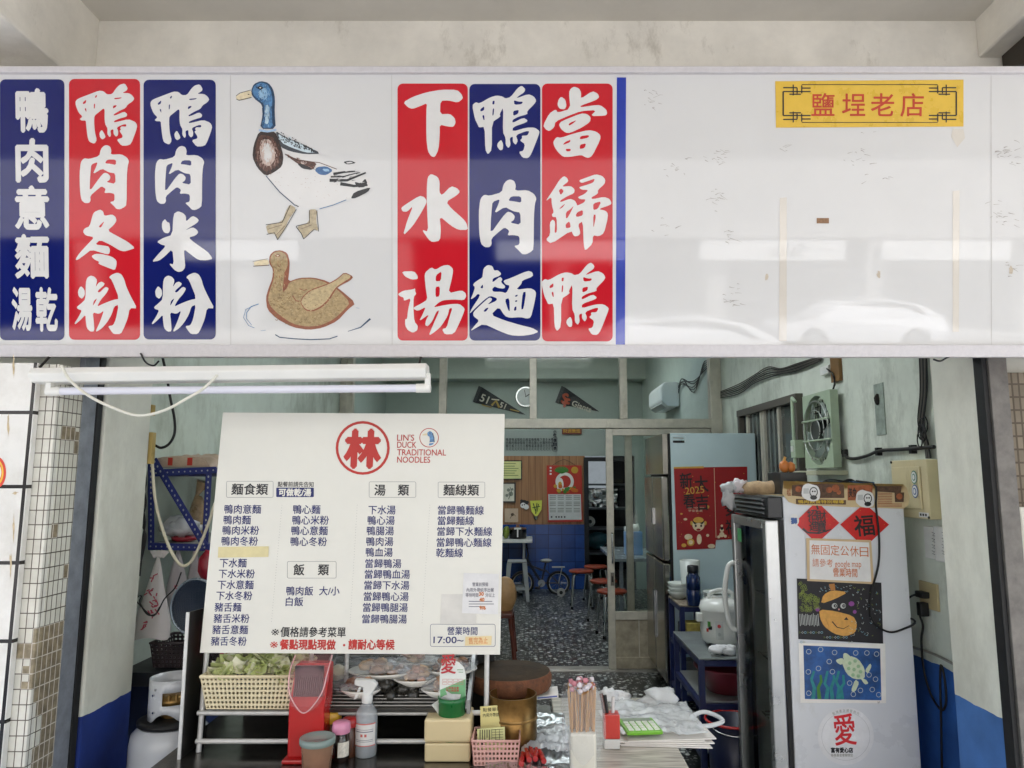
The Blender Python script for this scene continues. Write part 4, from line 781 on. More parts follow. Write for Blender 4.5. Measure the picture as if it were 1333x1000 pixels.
g = G(); g.cyl(bbk+Vector((0, -.03, 0)), bbk+Vector((0, -.04, 0)), .05, M('chain_guard', '8f9499', .4)); g.cyl(bbk+Vector((0, -.05, 0)), bbk+Vector((-.05, -.05, -.06)), .008, MATS['chrome']); g.box(bbk.x-.09, bbk.x-.02, by-.12, by-.05, .105, .125, blk); part('crank', g, t)
c_ = w2+Vector((.03, -.13, -.11)); g = G(); g.cyl(c_+Vector((0, -.015, 0)), c_+Vector((0, .015, 0)), .058, bkw); g.cyl(c_+Vector((0, -.017, 0)), c_+Vector((0, .017, 0)), .025, blk); g.cyl(c_, w2+Vector((0, -.03, 0)), .006, bkm); part('training_wheel', g, t)
# round stools
srd = M('stool_red', '8e3a22', .35, var=.15, scale=12)
def stool(loc, label):
    x, y, z = loc; t = T('round_stool', label, 'stool', loc, 'round red stools of the back room'); h = .47
    g = G(); g.lathe([(.02, h-.03), (.15, h-.03), (.16, h-.02), (.16, h-.006), (.15, h), (.0, h)], loc, srd, 28); part('seat', g, t)
    for k in range(4):
        a = math.pi/4+k*math.pi/2; d = Vector((math.cos(a), math.sin(a), 0)); o = Vector(loc)
        g = G(); g.curve([o+d*.06+Vector((0, 0, h-.035)), o+d*.125+Vector((0, 0, h-.05)), o+d*.15+Vector((0, 0, h-.12)), o+d*.185], .011, MATS['chrome'], 8, 4); l = part('leg', g, t)
        g = G(); g.cyl(o+d*.185, o+d*.183+Vector((0, 0, .03)), .016, blk, n=10); part('foot', g, l)
    return t
s0 = stool((xof(757, 9.4, .2), 9.4, 0), 'red round stool standing alone nearest the blue tiles')
for px, Y, l, r in ((776, 9.85, 'red round stool farthest back beside the kitchen doorway', .3), (786, 8.5, 'red round stool tucked under the dark table edge', .7), (797, 7.75, 'red round stool nearest the open sliding door', .2)):
    copy_thing(s0, (xof(px, Y, .2), Y, 0), l, r)
t = T('dining_table', 'grey dining table beyond the sliding door among the red stools', 'table', (1.2, 8.9, 0)); g = G(); xt0 = xof(787, 9.0, .74); g.box(xt0, 1.7, 8.2, 9.6, .71, .745, M('table_grey', '8f969a', .25)); part('tabletop', g, t, bevel=.005)
for x in (xt0+.12, 1.6):
    for y in (8.35, 9.45): g = G(); g.box(x-.02, x+.02, y-.02, y+.02, 0, .71, alu_d); part('leg', g, t)
c0 = (xt0+.3, 8.6, .745); t = T('napkin_box', 'blue and white plastic box on the grey dining table', 'box', c0); g = G(); g.box(c0[0]-.1, c0[0]+.1, 8.52, 8.7, .747, 1.02, M('box_blue', '7fa6d6', .4)); part('body', g, t, bevel=.01); g = G(); g.blob((c0[0], 8.6, 1.04), .1, .08, .06, pap, 10, .6); part('paper', g, t)
# wooden chair at the edge of the board
t = T('wooden_chair', 'dark legged wooden chair with a tan rounded back half hidden by the menu board', 'chair', (xof(655, 6.9, .3), 6.9, 0)); cx = xof(657, 6.9, .5)
g = G(); g.blob((cx, 6.9, .555), .115, .06, .17, M('tan_wood', 'b08a5c', .4, var=.2, scale=8), 16, .05); part('backrest', g, t)
rw = M('redwood', '5a2a1c', .35, var=.25); g = G(); g.box(cx-.2, cx+.08, 6.72, 7.1, .37, .41, rw); part('seat', g, t, bevel=.01)
for x in (cx-.18, cx+.06):
    for y in (6.75, 7.07): g = G(); g.ring([(x, y, .37), (x+.035*(1 if x > cx else -1), y, .02), (x+.04*(1 if x > cx else -1), y, 0)], [.026, .02, .024], rw, 10); part('leg', g, t)
# kitchen seen through the doorway
t = T('storage_shelf', 'dark kitchen shelf holding wrapped goods behind the far doorway', 'shelf', (1.2, 12.2, 0)); ssm = M('shelf_steel', '6c7278', .35, .7)
for z in (.42, .82, 1.15, 1.55): g = G(); g.box(.85, 1.75, 12.0, 12.5, z-.03, z, ssm); part('shelf_board', g, t)
for x in (.86, 1.74): g = G(); g.box(x-.015, x+.015, 11.98, 12.0, 0, 1.95, ssm); part('post', g, t)
g = G(); g.sheet(lambda u, v: Vector((1.0+.48*u, 11.95+.03*noise.noise(Vector((u*6, v*6, 0))), 1.16+.32*v+.02*noise.noise(Vector((u*5, v*5, 3))))), 14, 12, M('foil', 'b9bcbd', .25, .9, var=.2)); one('foil_bag', 'crumpled silver foil wrapped pack on the kitchen shelf', 'pack', g)
g = G(); g.cyl((1.02, 11.95, .93), (1.02, 12.15, .93), .085, pap); g.cyl((1.02, 11.945, .93), (1.02, 12.15, .93), .03, blk); one('paper_roll', 'white paper roll on the kitchen shelf', 'paper roll', g)
g = G(); g.blob((1.15, 12.1, .62), .2, .12, .13, M('teal_bag', '3f6f78', .4, var=.4, scale=15), 14, .4); one('plastic_bag', 'teal plastic bag on the lower kitchen shelf', 'bag', g)
g = G(); g.box(1.0, 1.5, 13.15, 13.19, 1.35, 2.3, M('kitchen_window', 'aab4bb', .3, emit=.12)); one('kitchen_window', 'pale frosted window at the end of the kitchen', 'window', g)
# ================================================================== FLUORESCENT LAMP
t = T('tube_lamp', 'white fluorescent batten hanging unlit under the sign over the menu board', 'lamp', at(300, 500, 2.24))
lwh = M('lamp_white', 'e3e2dc', .35, var=.03); L0, L1 = at(50, 481, 2.24), at(557, 475, 2.24); dx = (L1-L0).normalized(); up = Vector((0, 0, 1))
g = G(); prf = [(-.035, .0), (.035, .0), (.05, -.02), (.036, -.046), (-.036, -.046), (-.05, -.02)]
g.prism([L0+Vector((0, y, z)) for y, z in prf], L1-L0, lwh); part('housing', g, t, bevel=.004)
tb0, tb1 = at(80, 509.5, 2.235), at(542, 505.5, 2.235); g = G(); g.cyl(tb0, tb1, .0125, M('tube_glass', 'dcdce6', .15, var=.02)); part('tube', g, t)
for p, e in ((tb0, -1), (tb1, 1)):
    g = G(); g.cyl(p, p+dx*.045*e, .0145, lwh); g.obox(p+dx*.036*e+up*.02, dx*.008, (0, .012, 0), (0, 0, .026), lwh); part('lamp_holder', g, t)
for px in (52, 545):
    g = G(); p = at(px, 478, 2.27); g.cyl(p, p+Vector((0, .09, .09)), .004, dark); part('hanger', g, t)
wc = M('white_cable', 'd9d7ca', .5, var=.1)
g = G(); g.curve([at(*q, 2.17) for q in ((80, 476), (92, 496), (120, 518), (160, 536), (185, 541), (215, 534), (245, 518), (262, 508), (276, 496), (283, 488))], .0045, wc, 8); one('lamp_cable', 'white cable sagging below the fluorescent batten', 'cable', g)
g = G(); g.curve([at(*q, 2.3) for q in ((183, 460), (190, 472), (200, 476), (207, 470))], .003, blk); one('wire_tie', 'twisted black wire tie hanging above the left end of the lamp', 'wire', g); g = G(); g.curve([at(*q, 2.33) for q in ((1215, 468), (1224, 470), (1232, 466), (1240, 463))], .003, blk); one('wire_tie', 'black wire tie end hanging from the right part of the bottom edge of the sign', 'wire', g)
# ================================================================== MENU BOARD
B0, B1, B2 = at(290, 537, 2.50), at(657, 539, 2.50), at(260, 850, 2.46)
MBp = Pl(B0, B1-B0, B2-B0)
def zb(x, y): return 260+x*.3401, 520+y*.34
mb = T('menu_board', 'large cream menu board with red round logo and blue dish names', 'menu board', B2)
brd = M('board_cream', 'dcdad0', .45, var=.03, scale=4, bump=.12, bscale=9)
co = [(290, 537), (657, 539), (651, 852.5), (260, 850)]
g = G(); g.prism([MBp.pt(*q) for q in co], -MBp.n*.008, brd); part('board', g, mb, bevel=.001)
mbl, mrd, mbk = M('menu_blue', '111d62', .5), M('menu_red', 'b52a22', .5), M('menu_black', '222226', .5)
g = G()
def tx(s, x, y, h=35, m=mbl, al='L', w=None, b=.02, lift=.0008): X, Y = zb(x, y); MBp.text(g, s, X, Y, h*.34, m, al, w*.34 if w else None, lift, b)
for s, x, y in (('鴨肉意麵', 95, 420), ('鴨肉麵', 92, 461), ('鴨肉米粉', 88, 501), ('鴨肉冬粉', 84, 542), ('下水麵', 77, 626), ('下水米粉', 73, 667), ('下水意麵', 69, 709), ('下水冬粉', 64, 751), ('豬舌麵', 58, 795), ('豬舌米粉', 54, 838), ('豬舌意麵', 49, 881), ('豬舌冬粉', 44, 925), ('鴨心麵', 358, 421), ('鴨心米粉', 355, 462), ('鴨心意麵', 351, 502), ('鴨心冬粉', 348, 544), ('白飯', 330, 774),
    ('下水湯', 646, 423), ('鴨心湯', 643, 463), ('鴨腸湯', 640, 503), ('鴨肉湯', 638, 544), ('鴨血湯', 636, 585), ('當歸鴨湯', 634, 628), ('當歸鴨血湯', 632, 669), ('當歸下水湯', 630, 711), ('當歸鴨心湯', 628, 754), ('當歸鴨腿湯', 625, 796), ('當歸鴨腸湯', 622, 840),
    ('當歸鴨麵線', 912, 424), ('當歸麵線', 911, 464), ('當歸下水麵線', 909, 505), ('當歸鴨心麵線', 907, 547), ('乾麵線', 905, 587)):
    tx(s, x, y, 34, w=len(s)*36.4-4)
tx('鴨肉飯', 332, 733, 34, w=106); tx('大/小', 458, 733, 34, w=80)
tx('營業時間', 948, 886, 31, w=120, b=.015); tx('17:00~', 895, 920, 33, w=120)
part('dish_names', g, mb)
def bx(x0, y0, x1, y1, r, m, fr=0, l=.0006): a, b = zb(x0, y0); c, d = zb(x1, y1); MBp.rrect(g, a, b, c, d, r, m, l, fr)
mgr = M('menu_grey', '77777a', .5)
for q, items in (((102, 313, 282, 376), (('麵食類', 192, 344, 140),)), ((648, 315, 828, 376), (('湯', 690, 347, 42), ('類', 780, 347, 42))), ((912, 316, 1092, 377), (('麵線類', 1001, 347, 137),)), ((335, 620, 523, 685), (('飯', 380, 652, 42), ('類', 474, 652, 42)))):
    g = G(); bx(*q, 2, mgr, .45)
    for s, x, y, w_ in items: tx(s, x, y, 42, mbk, 'C', w_, .03)
    part('heading', g, mb)
g = G(); tx('點餐前請先告知', 299, 325, 20, mbk, 'L', 138, .02); part('small_note', g, mb)
g = G(); tx('※', 274, 890, 42, mbk, 'L', 32, 0); tx('價格請參考菜單', 310, 890, 38, mbk, 'L', 260, .03); part('price_note', g, mb)
g = G(); bx(882, 860, 1132, 947, 3, mbl, .5); part('hours_frame', g, mb)
for x0, x1, y0, y1 in ((315, 275, 405, 850), (603, 576, 405, 855), (881, 851, 405, 855)):
    g = G()
    for i in range(44):
        u = i/43; X, Y = zb(x0+(x1-x0)*u, y0+(y1-y0)*u); MBp.fill(g, [[(X-.25, Y-.3), (X+.25, Y-.3), (X+.25, Y+.3), (X-.25, Y+.3)]], mgr, .0006)
    part('dotted_line', g, mb)
g = G(); bx(293, 338, 437, 374, 1.2, mbl, 0); g_ = g; tx('可做乾/湯', 365, 356, 28, brd, 'C', 124, .04, .0012); part('blue_label', g, mb)
g = G(); X, Y = zb(624, 186); MBp.disc(g, X, Y, 35.2, mrd, .0008, inner=3.4, ry=35); MBp.text(g, '林', X, Y+1, 47, mrd, 'C', 44, .0009, .055)
for s, y in (("LIN'S", 146), ('DUCK', 173), ('TRADITIONAL', 202), ('NOODLES', 230)):
    X, Y = zb(756, y); MBp.text(g, s, X, Y, 8.6*1.22, mrd, 'L', {"LIN'S": 22, 'DUCK': 25, 'TRADITIONAL': 63.5, 'NOODLES': 43}[s], .0008, .012)
X, Y = zb(878, 147); MBp.disc(g, X, Y, 12.6, mrd, .0008, inner=.9)
MBp.fill(g, [chaikin([(X-2.5, Y-6.5), (X+1, Y-9), (X+4.5, Y-7), (X+6, Y-1), (X+6.5, Y+6), (X+5, Y+9), (X-.5, Y+10.5), (X+1, Y+3), (X+.5, Y-1.5), (X-2, Y-2.5)])], blu, .0009); MBp.fill(g, [[(X-2.4, Y-6), (X-8.5, Y-4.5), (X-8.5, Y-2.8), (X-2, Y-3.2)]], crm, .0009); MBp.disc(g, X+1, Y-6, .8, blki, .0014, n=8); MBp.stroke(g, [(X-1, Y+7), (X+6, Y+6)], 1.2, brd, .0013)
MBp.stroke(g, [(X+4.5, Y-6), (X+6.3, Y), (X+6.6, Y+6)], 1.2, dbl, .0013)
part('logo', g, mb)
g = G(); tx('※', 269, 938, 42, mrd, 'L', 32, 0); tx('餐點現點現做', 308, 938, 38, mrd, 'L', 222, .035); part('red_notice', g, mb); g = G(); tx('·', 553, 940, 60, mrd, 'C'); tx('請耐心等候', 570, 938, 38, mrd, 'L', 184, .035); part('red_notice', g, mb)
mt = M('masking_tape', 'd8cc9c', .7, var=.06, scale=30)
g = G(); MBp.fill(g, [[zb(72, 565), zb(265, 562), zb(264, 603), zb(70, 606)]], mt, .002); part('masking_tape', g, mb)
onk = M('orange_ink', 'cf7a3c', .6)
g = G(); MBp.fill(g, [[zb(1017, 908), zb(1118, 905), zb(1116, 940), zb(1015, 943)]], M('orange_tape', 'e3cfa0', .7), .002); X, Y = zb(1066, 923); MBp.text(g, '售完為止', X, Y, 8.5, onk, 'C', 26, .003, 0, -.03); part('masking_tape', g, mb)
g = G(); MBp.fill(g, [[zb(925, 745), zb(1062, 745), zb(1058, 857), zb(920, 857)]], M('faded_paper', 'd2cfc8', .7), .0015); part('paper_patch', g, mb)
g = G(); MBp.fill(g, [[zb(1010, 664), zb(1145, 668), zb(1141, 823), zb(1004, 818)]], M('notice_paper', 'dbdad9', .5, coat=.3), .0025); 
for s, y, w_ in (('營業前預備', 708, 62), ('內用外帶依序出餐', 729, 108), ('等待時間　　分以上', 749, 116)): X, Y = zb(1074, y); MBp.text(g, s, X, Y, 5.2, M('notice_grey', '6d6d78', .6), 'C', w_*.34, .0033, .015)
for y, w_ in ((773, 90), (783, 96), (793, 60)): X, Y = zb(1030, y); MBp.stroke(g, [(X, Y), (X+w_*.34, Y)], .9, MATS['notice_grey'], .0033)
for s, x, y in (('30', 1078, 744), ('40', 1080, 766), ('9/6', 1083, 797)): X, Y = zb(x, y); MBp.text(g, s, X, Y, 6.2, onk, 'C', None, .0038, .04)
part('paper_notice', g, mb)
# ================================================================== COUNTER AND STAND
ZT = .75
steel = M('counter_steel', '75726c', .22, .9, var=.3, scale=5, dirt='3a352d', dthr=.55); steeld = M('steel_dark', '3d3c3a', .35, .8, var=.3)
t = T('steel_counter', 'dark stainless steel counter under the condiments and the menu board', 'counter', (-.5, 2.3, 0)); xa = -1.185
g = G(); g.box(xa, .09, 1.75, 2.98, ZT-.04, ZT, steel); part('worktop', g, t, bevel=.004); g = G(); g.box(xa+.03, .05, 1.8, 2.9, .1, ZT-.042, steeld); part('cabinet', g, t)
tlam, tt_, tb_ = nodes('table_laminate'); MATS['table_laminate'] = tlam
gm = N(tt_, 'ShaderNodeNewGeometry'); mp = N(tt_, 'ShaderNodeMapping'); mp.inputs['Rotation'].default_value = (0, 0, -.35); mp.inputs['Scale'].default_value = (6, 70, 1); tt_.links.new(gm.outputs['Position'], mp.inputs['Vector'])
nn = N(tt_, 'ShaderNodeTexNoise', i_Scale=1.6, i_Detail=7.0); tt_.links.new(mp.outputs[0], nn.inputs['Vector']); rp = ramp(tt_, [(.36, lin('8f877a')), (.5, lin('b9b2a5')), (.7, lin('d0cbbf'))]); tt_.links.new(nn.outputs['Fac'], rp.inputs['Fac']); tt_.links.new(rp.outputs['Color'], tb_.inputs['Base Color']); tb_.inputs['Roughness'].default_value = .3
t = T('side_table', 'pale wood grain laminate table right of the steel counter', 'table', (.3, 2.3, 0)); xt = atZ(845, 908, ZT); xt1 = xt.x
g = G(); g.box(.094, xt1+.005, 1.75, xt.y, ZT-.03, ZT, tlam); part('tabletop', g, t, bevel=.004)
for x in (.13, xt1-.04):
    for y in (1.85, xt.y-.06): g = G(); g.box(x-.02, x+.02, y-.02, y+.02, 0, ZT-.031, steeld); part('leg', g, t)
foil = M('crumpled_foil', 'b9babb', .2, .9, var=.2, scale=20)
def crumple(x0, x1, y0, y1, z, m, amp=.012, nu=40, nv=40, fq=14, seed=0):
    return lambda u, v: Vector((x0+(x1-x0)*u+.01*noise.noise(Vector((v*5, seed, 2))), y0+(y1-y0)*v+.012*noise.noise(Vector((u*5, seed, 5))), z+amp*(.7+.9*noise.noise(Vector(((x0+(x1-x0)*u)*fq, (y0+(y1-y0)*v)*fq*1.4, seed)))+.5*noise.noise(Vector((u*16, v*19, seed+3))))))
g = G(); f0, f1 = atZ(640, 999, ZT), atZ(733, 922, ZT); g.sheet(crumple(f0.x-.02, f1.x-.0, f0.y-.15, f1.y-.1, ZT+.006, foil, .009), 40, 50, foil); one('foil_sheet', 'crumpled silver foil sheet under the red marker pens', 'foil', g)
# pipe stand
whp = M('white_pipe', 'c9c8c4', .35, .2, var=.12, scale=20); YS = 2.487
st = T('pipe_stand', 'white pipe stand that carries the menu board and the food trays', 'stand', (-.6, YS, ZT))
zr1, zr2 = at(400, 928, YS).z, at(400, 965, YS).z
for px, y in ((262, 950), (633, 950)):
    x = xof(px, YS, .9); g = G(); g.cyl((x, YS, ZT+.001), (x, YS+.05, 1.55), .0085, whp); part('post', g, st)
for px in (393, 441): x = xof(px, YS, .9); g = G(); g.cyl((x, YS+.09, zr1), (x, YS+.09, 1.4), .0075, whp); part('post', g, st)
xl_, xr_ = xof(258, YS, .9), xof(640, YS, .9)
for z in (zr1, max(zr2, ZT+.015)): g = G(); g.cyl((xl_, YS, z), (xr_, YS, z), .008, whp); part('rail', g, st)
g = G(); g.cyl((xl_, YS+.4, zr1), (xr_, YS+.4, zr1), .008, whp); part('rail', g, st)
g = G(); xs_ = xof(392, YS, .9); g.box(xl_+.02, xs_-.01, YS+.01, YS+.36, zr1+.009, zr1+.02, M('tray_steel', '9a9a98', .3, .8, var=.15)); part('tray', g, st, bevel=.003)
g = G(); g.prism([(-1.128, 2.43, ZT), (-1.128, 2.43, at(250, 797, 2.43).z), (-1.128, 2.60, at(250, 797, 2.43).z-.01), (-1.128, 2.60, ZT)], (.006, 0, 0), steeld); g.box(-1.132, -1.122, 2.425, 2.43, ZT, at(250, 797, 2.43).z, whp); part('side_panel', g, st)
g = G(); g.box(xl_+.01, xr_-.01, 2.86, 2.9, ZT, 1.2, M('shade_black', '1b1a19', .6)); part('shade_panel', g, st)  # black sheet stands in for the darkness behind the trays
# ribbed food tray, plates
tx0, tx1 = xof(425, 2.6, .85), xof(612, 2.6, .85)
fl = T('food_tray', 'ribbed stainless tray holding the wrapped plates of cooked food', 'tray', ((tx0+tx1)/2, 2.6, .8))
def trz(y): return zr1+.02+(y-2.46)*.42
g = G(); g.prism([(tx0, 2.46, trz(2.46)), (tx1, 2.46, trz(2.46)), (tx1, 2.86, trz(2.86)), (tx0, 2.86, trz(2.86))], (0, .004, -.012), M('tray_dull', '6d6b67', .35, .8, var=.2)); part('base', g, fl)
g = G()
for i in range(26): y = 2.47+i*.015; g.cyl((tx0+.006, y, trz(y)+.004), (tx1-.006, y, trz(y)+.004), .0035, M('tray_rib', '8c8a86', .3, .8), n=6, caps=False)
part('rib', g, fl)['kind'] = 'stuff'
g = G(); 
for x in (tx0-.01, tx1): g = G(); g.prism([(x, 2.45, trz(2.45)-.02), (x, 2.87, trz(2.87)-.02), (x, 2.87, trz(2.87)+.035), (x, 2.45, trz(2.45)+.035)], (.012, 0, 0), M('tray_side', '8a8b8a', .35, .7, var=.2)); part('side_rail', g, fl)
pw = M('plate_white', 'd9d6cd', .2, var=.04); film = M('cling_film', 'c9ccd0', .1, var=.1, trans=.72)
def plate(px, py, Y, r, label, foods, seed):
    Y = min((2.46+.01*q for q in range(40)), key=lambda y: abs(at(px, py, y).z-trz(y)-.016)); c = at(px, py, Y); c.z = trz(Y)+.014; t = T('food_plate', label, 'plate', c, 'plates of cooked food on the tray')
    g = G(); g.lathe([(r*.6, 0), (r*.66, .004), (r, .02), (r*.97, .024), (r*.62, .01), (0, .009)], c, pw, 26, 1.15, .8); part('plate', g, t)
    g = G(); rn = random.Random(seed)
    for i in range(foods[1]):
        a, q = rn.uniform(0, 6.28), rn.uniform(0, r*.62); m = foods[0][i % len(foods[0])]
        g.blob(c+Vector((q*math.cos(a)*1.1, q*math.sin(a)*.7, .02+rn.uniform(0, foods[2]))), rn.uniform(.012, .024), rn.uniform(.009, .018), rn.uniform(.007, .015), m, 8, .8, i+seed)
    part('cooked_food', g, t)
    g = G(); g.sheet(lambda u, v: c+Vector((2.3*r*(u-.5), 1.5*r*(v-.5), .03+foods[2]*1.1*(1-min(1, ((2*u-1)**2+(2*v-1)**2)))+.006*noise.noise(Vector((u*9, v*9, seed))))), 18, 14, film); part('cling_film', g, t)
m1, m2, m3, m4 = M('meat_brown', '9c7658', .4, var=.4, scale=40), M('meat_pale', 'c2a482', .4, var=.3, scale=40), M('meat_dark', '6f5040', .35, var=.4, scale=40), M('offal_pink', 'b98d78', .3, var=.35, scale=50)
plate(498, 880, 2.66, .105, 'wide plate of pale shredded food under film behind the spray bottle', ([m2, m1], 26, .03), 3)
plate(545, 868, 2.74, .07, 'small plate with one pale rounded piece under film left of the green charity card', ([m2, m4], 16, .045), 9)
plate(540, 892, 2.58, .065, 'plate of tan meat pieces just left of the tissue box', ([m2, m1, m4], 22, .035), 14)
plate(470, 905, 2.56, .06, 'small plate of dark braised pieces under film left of the kelp', ([m3, m1], 20, .03), 31)
plate(575, 905, 2.55, .06, 'small plate of light brown pieces half behind the tissue box', ([m1, m2], 20, .03), 37)
plate(585, 876, 2.68, .085, 'plate of brown pink offal pieces at the right end of the tray', ([m4, m3, m1], 34, .022), 21)
g = G(); c = at(521, 905, 2.53); 
for i in range(9): g.blob(c+Vector((random.uniform(-.05, .05), random.uniform(-.03, .04), random.uniform(0, .035))), .026, .022, .02, M('seaweed_dark', '26241f', .3, var=.5, scale=50), 10, .5, i)
one('kelp_pile', 'pile of black kelp rolls behind the spray bottle', 'food', g)
g = G(); e = M('egg_brown', 'b9b19c', .4, var=.15, scale=20)
for px, py, q in ((440, 876, .032), (446, 897, .036), (452, 908, .03), (464, 900, .034), (436, 907, .03)): g.blob(at(px, py, 2.6), q, q*.9, q*.85, e, 12, .12, px)
g.sheet(lambda u, v: at(425+62*u, 922-44*v+6*noise.noise(Vector((u*6, v*6, 1))), 2.53+.05*v-.03*math.sin(3.14*u)+.02*noise.noise(Vector((u*8, v*8, 4)))), 20, 16, film); one('bag_of_eggs', 'clear bag of pale peeled eggs right of the red dispenser', 'bag', g)
g = G(); g.sheet(lambda u, v: at(432+186*u, 866-12*v+3*noise.noise(Vector((u*14, v*3, 8))), 2.5+.2*v+.015*noise.noise(Vector((u*20, v*5, 1)))), 40, 8, film); one('cling_film', 'wide sheet of cling film stretched over the food plates', 'film', g)
# cream basket with cabbage
def basket(t, c, w_, d, h, m, nx=12, nz=5, taper=.88, th=.0025, rim=.006):
    """lattice basket: floor, four slotted walls, rim"""
    c = Vector(c); g = G(); lo = lambda s, q: Vector((s*w_/2*q, 0, 0))
    def P(sx, sy, z): q = taper+(1-taper)*z/h; return c+Vector((sx*w_/2*q, sy*d/2*q, z))
    for (a, b) in (((-1, -1), (1, -1)), ((1, -1), (1, 1)), ((1, 1), (-1, 1)), ((-1, 1), (-1, -1))):
        n = nx if a[1] == b[1] else max(4, int(nx*d/w_)); nrm = Vector(((a[0]+b[0])/2, (a[1]+b[1])/2, 0))*th
        L = lambda u, z: P(a[0]+(b[0]-a[0])*u, a[1]+(b[1]-a[1])*u, z)
        for i in range(n+1):
            u0, u1 = max(0, i/n-.22/n), min(1, i/n+.22/n); g.prism([L(u0, 0), L(u1, 0), L(u1, h), L(u0, h)], nrm, m)
        for j in range(nz+1):
            z0, z1 = max(0, h*j/nz-h*.12/nz*2), min(h, h*j/nz+h*.12/nz*2); g.prism([L(0, z0), L(1, z0), L(1, z1), L(0, z1)], nrm*1.15, m)
    part('lattice_wall', g, t)
    g = G(); g.quad(P(-1, -1, .001), P(1, -1, .001), P(1, 1, .001), P(-1, 1, .001), m); part('base', g, t)
    g = G(); g.ring([P(-1, -1, h), P(1, -1, h), P(1, 1, h), P(-1, 1, h), P(-1, -1, h)], rim, m, 8); part('rim', g, t)
cbm = M('basket_cream', 'd6c9a6', .5, var=.06)
bc = at(338, 916, 2.56); bc.z = zr1+.022; t = T('vegetable_basket', 'cream plastic lattice basket filled with cut cabbage', 'basket', bc); basket(t, bc, .308, .24, .105, cbm, 22, 7)
g = G(); cab = [M('cabbage_white', 'dbd8bd', .4, var=.1, scale=30), M('cabbage_green', 'b2ba7e', .4, var=.25, scale=25), M('cabbage_pale', 'ccd0a3', .4, var=.2, scale=25)]
rn = random.Random(4)
for i in range(210):
    u, v = rn.uniform(-1, 1), rn.uniform(-1, 1); hgt = .085+.075*(1-u*u*.7)*(1-v*v*.5)*rn.uniform(.55, 1)
    c = bc+Vector((u*.132, v*.10, hgt)); R = Matrix.Rotation(rn.uniform(0, 6.28), 3, 'Z') @ Matrix.Rotation(rn.uniform(-1.2, 1.2), 3, 'X'); s1, s2, cv = rn.uniform(.02, .042), rn.uniform(.016, .03), rn.uniform(.2, .8)
    g.sheet(lambda a, b: c+R @ Vector(((a-.5)*2*s1*(1-.35*b), (b-.5)*2*s2, cv*s1*((2*a-1)**2)+.003*math.sin(9*a+i))), 5, 4, cab[i % 3])
one('cut_cabbage', 'heap of cut pale green cabbage leaves in the cream basket', 'vegetables', g)
g = G(); 
t = T('vegetable_basket', 'red plastic basket mostly hidden behind the cabbage', 'basket', (xof(335, 2.75, 1), 2.76, zr1+.03)); basket(t, (xof(335, 2.8, 1), 2.78, zr1+.115), .24, .12, .1, M('basket_red', 'a8323a', .5), 10, 4)
# ---- red chopstick dispenser
rdp = M('plastic_red', 'b01c1c', .25, var=.05, coat=.3); rcl = M('clear_cover', 'e0a8a8', .08, var=.05, trans=.9)
c = atZ(399, 990, ZT); c.z = ZT; t = T('chopstick_dispenser', 'red plastic chopstick dispenser with a clear slanted cover', 'dispenser', c)
hh = .29; wv = .057; yb_ = c.y+.03
g = G(); g.prism([(c.x-wv, yb_-.05, ZT+.012), (c.x-wv, yb_-.055, ZT+.17), (c.x-wv, yb_-.02, ZT+.235), (c.x-wv, yb_+.0, hh+ZT), (c.x-wv, yb_+.05, hh+ZT), (c.x-wv, yb_+.05, ZT+.012)], (2*wv, 0, 0), rdp); part('body', g, t, bevel=.008)
g = G(); g.box(c.x-wv-.012, c.x+wv+.012, yb_-.068, yb_+.06, ZT+.001, ZT+.014, rdp); part('base', g, t, bevel=.004)
g = G(); g.box(c.x-.046, c.x+.046, yb_-.04, yb_-.028, ZT+.19, ZT+.292, M('black_sticks', '26242a', .4)); 
for i in range(14): x = c.x-.043+i*.0066; g.cyl((x, yb_-.05, ZT+.2+.004*(i % 3)), (x, yb_-.032, ZT+.29), .003, MATS['black_sticks'], n=6)
part('chopsticks', g, t)
g = G(); P = [(-wv-.003, -.068, .16), (-wv-.003, -.05, .235), (-wv-.003, -.03, .31), (-wv-.003, .02, .318)]; n_ = 9
def cov(u, v):
    i = min(int(v*3), 2); f = v*3-i; a, b = Vector(P[i]), Vector(P[i+1]); p = a.lerp(b, f); cut = .05*(1-v)*abs(2*u-1)**2.5 if v < .4 else 0
    return Vector((c.x+(wv+.004)*(2*u-1), yb_+p.y-.006*math.sin(3.14*u), ZT+p.z+cut))
g.sheet(cov, 12, 12, rcl); part('clear_cover', g, t, solid=.002)
g = G(); g.curve([cov(0, .9), cov(.0, .5)+Vector((0, -.006, 0)), cov(.1, .12)+Vector((0, -.006, 0)), cov(.5, .0)+Vector((0, -.006, 0)), cov(.9, .12)+Vector((0, -.006, 0)), cov(1, .5)+Vector((0, -.006, 0)), cov(1, .9)], .0022, M('cover_rim', 'e8b7b7', .15, trans=.2), 6, 8); part('cover_rim', g, t)
